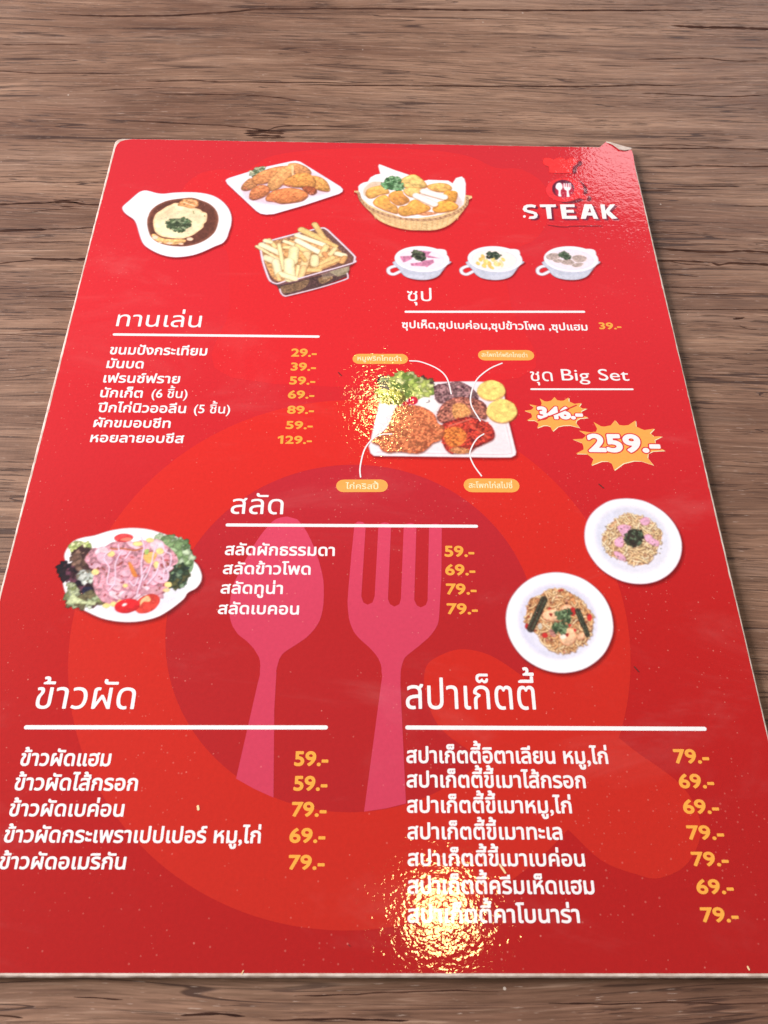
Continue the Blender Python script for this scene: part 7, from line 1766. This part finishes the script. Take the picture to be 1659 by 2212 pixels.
        j, i = np.nonzero(keep)
        W = self.w
        q = np.stack([j * W + i, j * W + i + 1, (j + 1) * W + i + 1, (j + 1) * W + i], 1)
        used, inv = np.unique(q, return_inverse=True)
        q = inv.reshape(q.shape)
        vy, vx = used // W, used % W
        co = np.stack([(self.x0 + vx / RES) * MM, (self.y0 + vy / RES) * MM, np.full(len(used), zl(layer))], 1)
        me = bpy.data.meshes.new(name)
        me.vertices.add(len(co))
        me.vertices.foreach_set('co', co.ravel())
        me.loops.add(q.size)
        me.loops.foreach_set('vertex_index', q.ravel().astype(np.int32))
        me.polygons.add(len(q))
        me.polygons.foreach_set('loop_start', np.arange(0, q.size, 4, dtype=np.int32))
        me.update(calc_edges=True)
        al = a[vy, vx]
        un = self.c[vy, vx] / np.maximum(al, 1e-4)[:, None]
        ink = lin(np.clip(un, 0, 1)) * 0.97 * al[:, None]
        at_ = me.attributes.new('ink', 'FLOAT_COLOR', 'POINT')
        at_.data.foreach_set('color', np.concatenate([ink, al[:, None]], 1).astype(np.float32).ravel())
        me.materials.append(MAT['picture'])
        o = bpy.data.objects.new(name, me)
        COL.objects.link(o)
        o.parent = parent
        o['label'] = label
        return o


def picture(name, label, ops, parent, layer):
    allp = []
    dec = []
    for op in ops:
        p = pts_of(op[1])
        dec.append((op, p))
        allp += p
    A = np.array(allp)
    pr = Print(A[:, 0].min() - 1.5, A[:, 1].min() - 2.0, A[:, 0].max() + 1.5, A[:, 1].max() + 1.5)
    for op, p in dec:
        if op[0] == 'f':
            pr.fill(p, op[2], op[3], **op[4])
        elif op[0] == 'l':
            pr.line(p, op[2], op[3], op[4], **op[5])
        elif op[0] == 's':
            pr.spots(p, op[2], op[3], op[4], op[5], op[6], op[7], op[8], op[9])
        else:
            pr.strands(p, op[2], op[3], op[4], op[5], op[6], op[7], op[8])
    return pr.build(name, label, parent, layer)


# ------------------------------------------------------------------ the table
table = bpy.data.objects.new('table', None)
COL.objects.link(table)
table['label'] = 'brown wood-grain laminate table with long dark horizontal cracks, under the red menu'
table['category'] = 'table'


def slab(x0, x1, y0, y1, z0, z1, b=0.002):
    v, f = [], []
    for z, s in ((z0, 0), (z1 - b, 0), (z1, b)):
        v += [(x0 + s, y0 + s, z), (x1 - s, y0 + s, z), (x1 - s, y1 - s, z), (x0 + s, y1 - s, z)]
    for r in (0, 4):
        for k in range(4):
            f.append((r + k, r + (k + 1) % 4, r + 4 + (k + 1) % 4, r + 4 + k))
    f += [(3, 2, 1, 0), (8, 9, 10, 11)]
    return v, f


v, f = slab(-0.55, 0.65, -0.36, 0.62, -0.028, 0.0)
mesh_obj('tabletop', v, f, MAT['wood'], table)


def grain_line(pts, w, seed):
    """One long printed crack: wavering, tapered, a hair above the laminate."""
    rng = random.Random(seed)
    P = catmull(pts, False, 14)
    n = len(P)
    ph = [rng.uniform(0, 6.28) for _ in range(4)]
    vs, fs = [], []
    for i, (x, y) in enumerate(P):
        t = i / (n - 1)
        tap = min(1.0, 7 * t + 0.1, 7 * (1 - t) + 0.1)
        ww = w * tap * (0.80 + 0.22 * math.sin(x * 0.21 + ph[0]) * math.sin(x * 0.83 + ph[1]) + 0.10 * math.sin(x * 1.3 + ph[2]))
        ww = max(ww, 0.10)
        y += 0.16 * math.sin(x * 0.23 + ph[3]) + 0.05 * math.sin(x * 0.7 + ph[0])
        vs += [(x * MM, (y - ww / 2) * MM, 0.00002), (x * MM, (y + ww / 2) * MM, 0.00002)]
        if i:
            k = 2 * i
            fs.append((k - 2, k, k + 1, k - 1))
    mesh_obj('grain_line', vs, fs, MAT['crack'], table)


for k, (s, w) in enumerate(CRACKS):
    grain_line(pts_of(s), w, k)

# ------------------------------------------------------------------ the menu
menu = bpy.data.objects.new('menu', None)
COL.objects.link(menu)
menu['label'] = 'glossy red Thai restaurant menu board with food pictures and price lists, lying on the table'
menu['category'] = 'menu'


def rounded(x0, x1, y0, y1, r, n=6):
    out = []
    for cx_, cy_, a in ((x1 - r, y1 - r, 0), (x0 + r, y1 - r, 90), (x0 + r, y0 + r, 180), (x1 - r, y0 + r, 270)):
        for k in range(n + 1):
            t = math.radians(a + 90 * k / n)
            out.append((cx_ + r * math.cos(t), cy_ + r * math.sin(t)))
    return out


rng = random.Random(4)
base = rounded(-105.0, 105.0, -148.5, 148.3, 3.0, 7)
# walk the rim finely so that the cut edge is a little ragged
rim = []
for i in range(len(base)):
    a, b = base[i], base[(i + 1) % len(base)]
    m = max(1, int(math.dist(a, b) / 1.6))
    for k in range(m):
        t = k / m
        rim.append((a[0] + (b[0] - a[0]) * t, a[1] + (b[1] - a[1]) * t))
n = len(rim)
vs, fs = [], []
for z, grow in ((0.15, 0.30), (0.9, 0.42), (TOP - 0.25, 0.30), (TOP, 0.0)):
    for x, y in rim:
        q = math.hypot(x, y)
        jit = rng.uniform(-0.05, 0.05)
        sx_, sy_ = (1 if x > 0 else -1), (1 if y > 0 else -1)
        gx = grow * sx_ if abs(x) > 101 else 0
        gy = grow * sy_ if abs(y) > 144.5 else 0
        vs.append(((x + gx + jit * (abs(x) > 104)) * MM, (y + gy + jit * (abs(y) > 147.5)) * MM, z * MM))
for r in range(3):
    for k in range(n):
        fs.append((r * n + k, r * n + (k + 1) % n, (r + 1) * n + (k + 1) % n, (r + 1) * n + k))
fs.append(tuple(range(3 * n, 4 * n)))
fs.append(tuple(range(n - 1, -1, -1)))
mesh_obj('board', vs, fs, MAT['board'], menu, label='white foam board core showing as a pale worn edge')

# the printed, laminated sheet; its top right corner is chewed
red = []
for x, y in [(-104.62, -145.2), (-104.1, -147.2), (-102.2, -148.0), (102.0, -148.0), (104.2, -147.4), (104.72, -145.5)]:
    red.append((x, y))
y = -143.0
while y < 137:
    red.append((104.72 + 0.10 * math.sin(y * 0.06) + rng.uniform(-0.05, 0.03) - (0.12 if rng.random() < 0.04 else 0), y))
    y += rng.uniform(1.0, 2.4)
red += CORNER
x = 92.0
while x > -100:
    red.append((x, 148.22 + rng.uniform(-0.05, 0.03)))
    x -= rng.uniform(1.2, 2.6)
red += [(-101.4, 147.6), (-103.2, 146.6), (-104.2, 144.6)]
y = 142.0
while y > -144:
    red.append((-104.62 + 0.10 * math.sin(y * 0.05 + 1) + rng.uniform(-0.04, 0.07), y))
    y -= rng.uniform(1.0, 2.4)
red = [p for p in red]
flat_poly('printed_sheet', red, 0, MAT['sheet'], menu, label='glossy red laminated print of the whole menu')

# lifted flap of white paper in the torn corner
Nu, Nv = 14, 5
vs, fs = [], []
for i in range(Nu + 1):
    t = i / Nu
    top = FLAP_TOP[0]
    bx, by = np.interp(t, np.linspace(0, 1, len(FLAP_TOP)), [p[0] for p in FLAP_TOP]), np.interp(t, np.linspace(0, 1, len(FLAP_TOP)), [p[1] for p in FLAP_TOP])
    cx_, cy_ = np.interp(t, np.linspace(0, 1, len(FLAP_BOT)), [p[0] for p in FLAP_BOT]), np.interp(t, np.linspace(0, 1, len(FLAP_BOT)), [p[1] for p in FLAP_BOT])
    for j in range(Nv + 1):
        u = j / Nv
        z = TOP + 0.05 + 0.45 * math.sin(math.pi * t) * math.sin(u * math.pi * 0.5) ** 1.5 + rng.uniform(-0.04, 0.04)
        vs.append(((bx + (cx_ - bx) * u) * MM, (by + (cy_ - by) * u) * MM, z * MM))
for i in range(Nu):
    for j in range(Nv):
        k = i * (Nv + 1) + j
        fs.append((k, k + Nv + 1, k + Nv + 2, k + 1))
mesh_obj('torn_corner', vs, fs, MAT['board'], menu, label='torn curled white paper at the upper right corner', smooth=True)

# watermark: chef hat, ring, tail, spoon and fork in flat red tones
ox, oy, ro, ix, iy, ri = RING
ring_v, ring_f = [], []
SEG = 160
for k in range(SEG):
    a = 2 * math.pi * k / SEG
    ring_v += [(ox + ro * math.cos(a), oy + ro * math.sin(a)), (ix + ri * math.cos(a), iy + ri * math.sin(a))]
    j = (k + 1) % SEG
    ring_f.append((2 * k, 2 * j, 2 * j + 1, 2 * k + 1))
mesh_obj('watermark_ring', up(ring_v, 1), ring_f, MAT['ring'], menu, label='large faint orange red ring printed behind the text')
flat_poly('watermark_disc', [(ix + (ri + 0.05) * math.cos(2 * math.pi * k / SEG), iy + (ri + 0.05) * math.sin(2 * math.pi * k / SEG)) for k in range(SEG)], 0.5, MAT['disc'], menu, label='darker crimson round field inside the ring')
for kind, col, layer, smooth, s in SHAPES:
    p = pts_of(s)
    flat_poly(kind, catmull(p, True, 5) if smooth else p, layer, MAT[col], menu)
for kind, col, layer, smooth, w, s in LINES:
    p = pts_of(s)
    ribbon(kind, catmull(p, False, 7) if smooth else p, w, layer, MAT[col], menu)
for kind, text, x0, x1, y, h, bold, col, layer in TEXTS:
    keep = 0.0
    if kind.endswith('_outline'):
        keep = {'old_price_outline': 0.075, 'sale_price_outline': 0.06}[kind]
    lettering(kind, text, x0, x1, y, h, bold, MAT[col], layer, menu, keep)
for name, label, ops in PICTURES:
    picture(name, label, ops, menu, 2.5)

# the small restaurant logo
logo = picture('restaurant_logo', 'printed logo of a chef hat over a round letter with spoon and fork', LOGO, menu, 2.5)
for letter, polys in LETTERS:
    for s in polys:
        flat_poly('logo_letter', pts_of(s), 3, MAT['white'], logo)
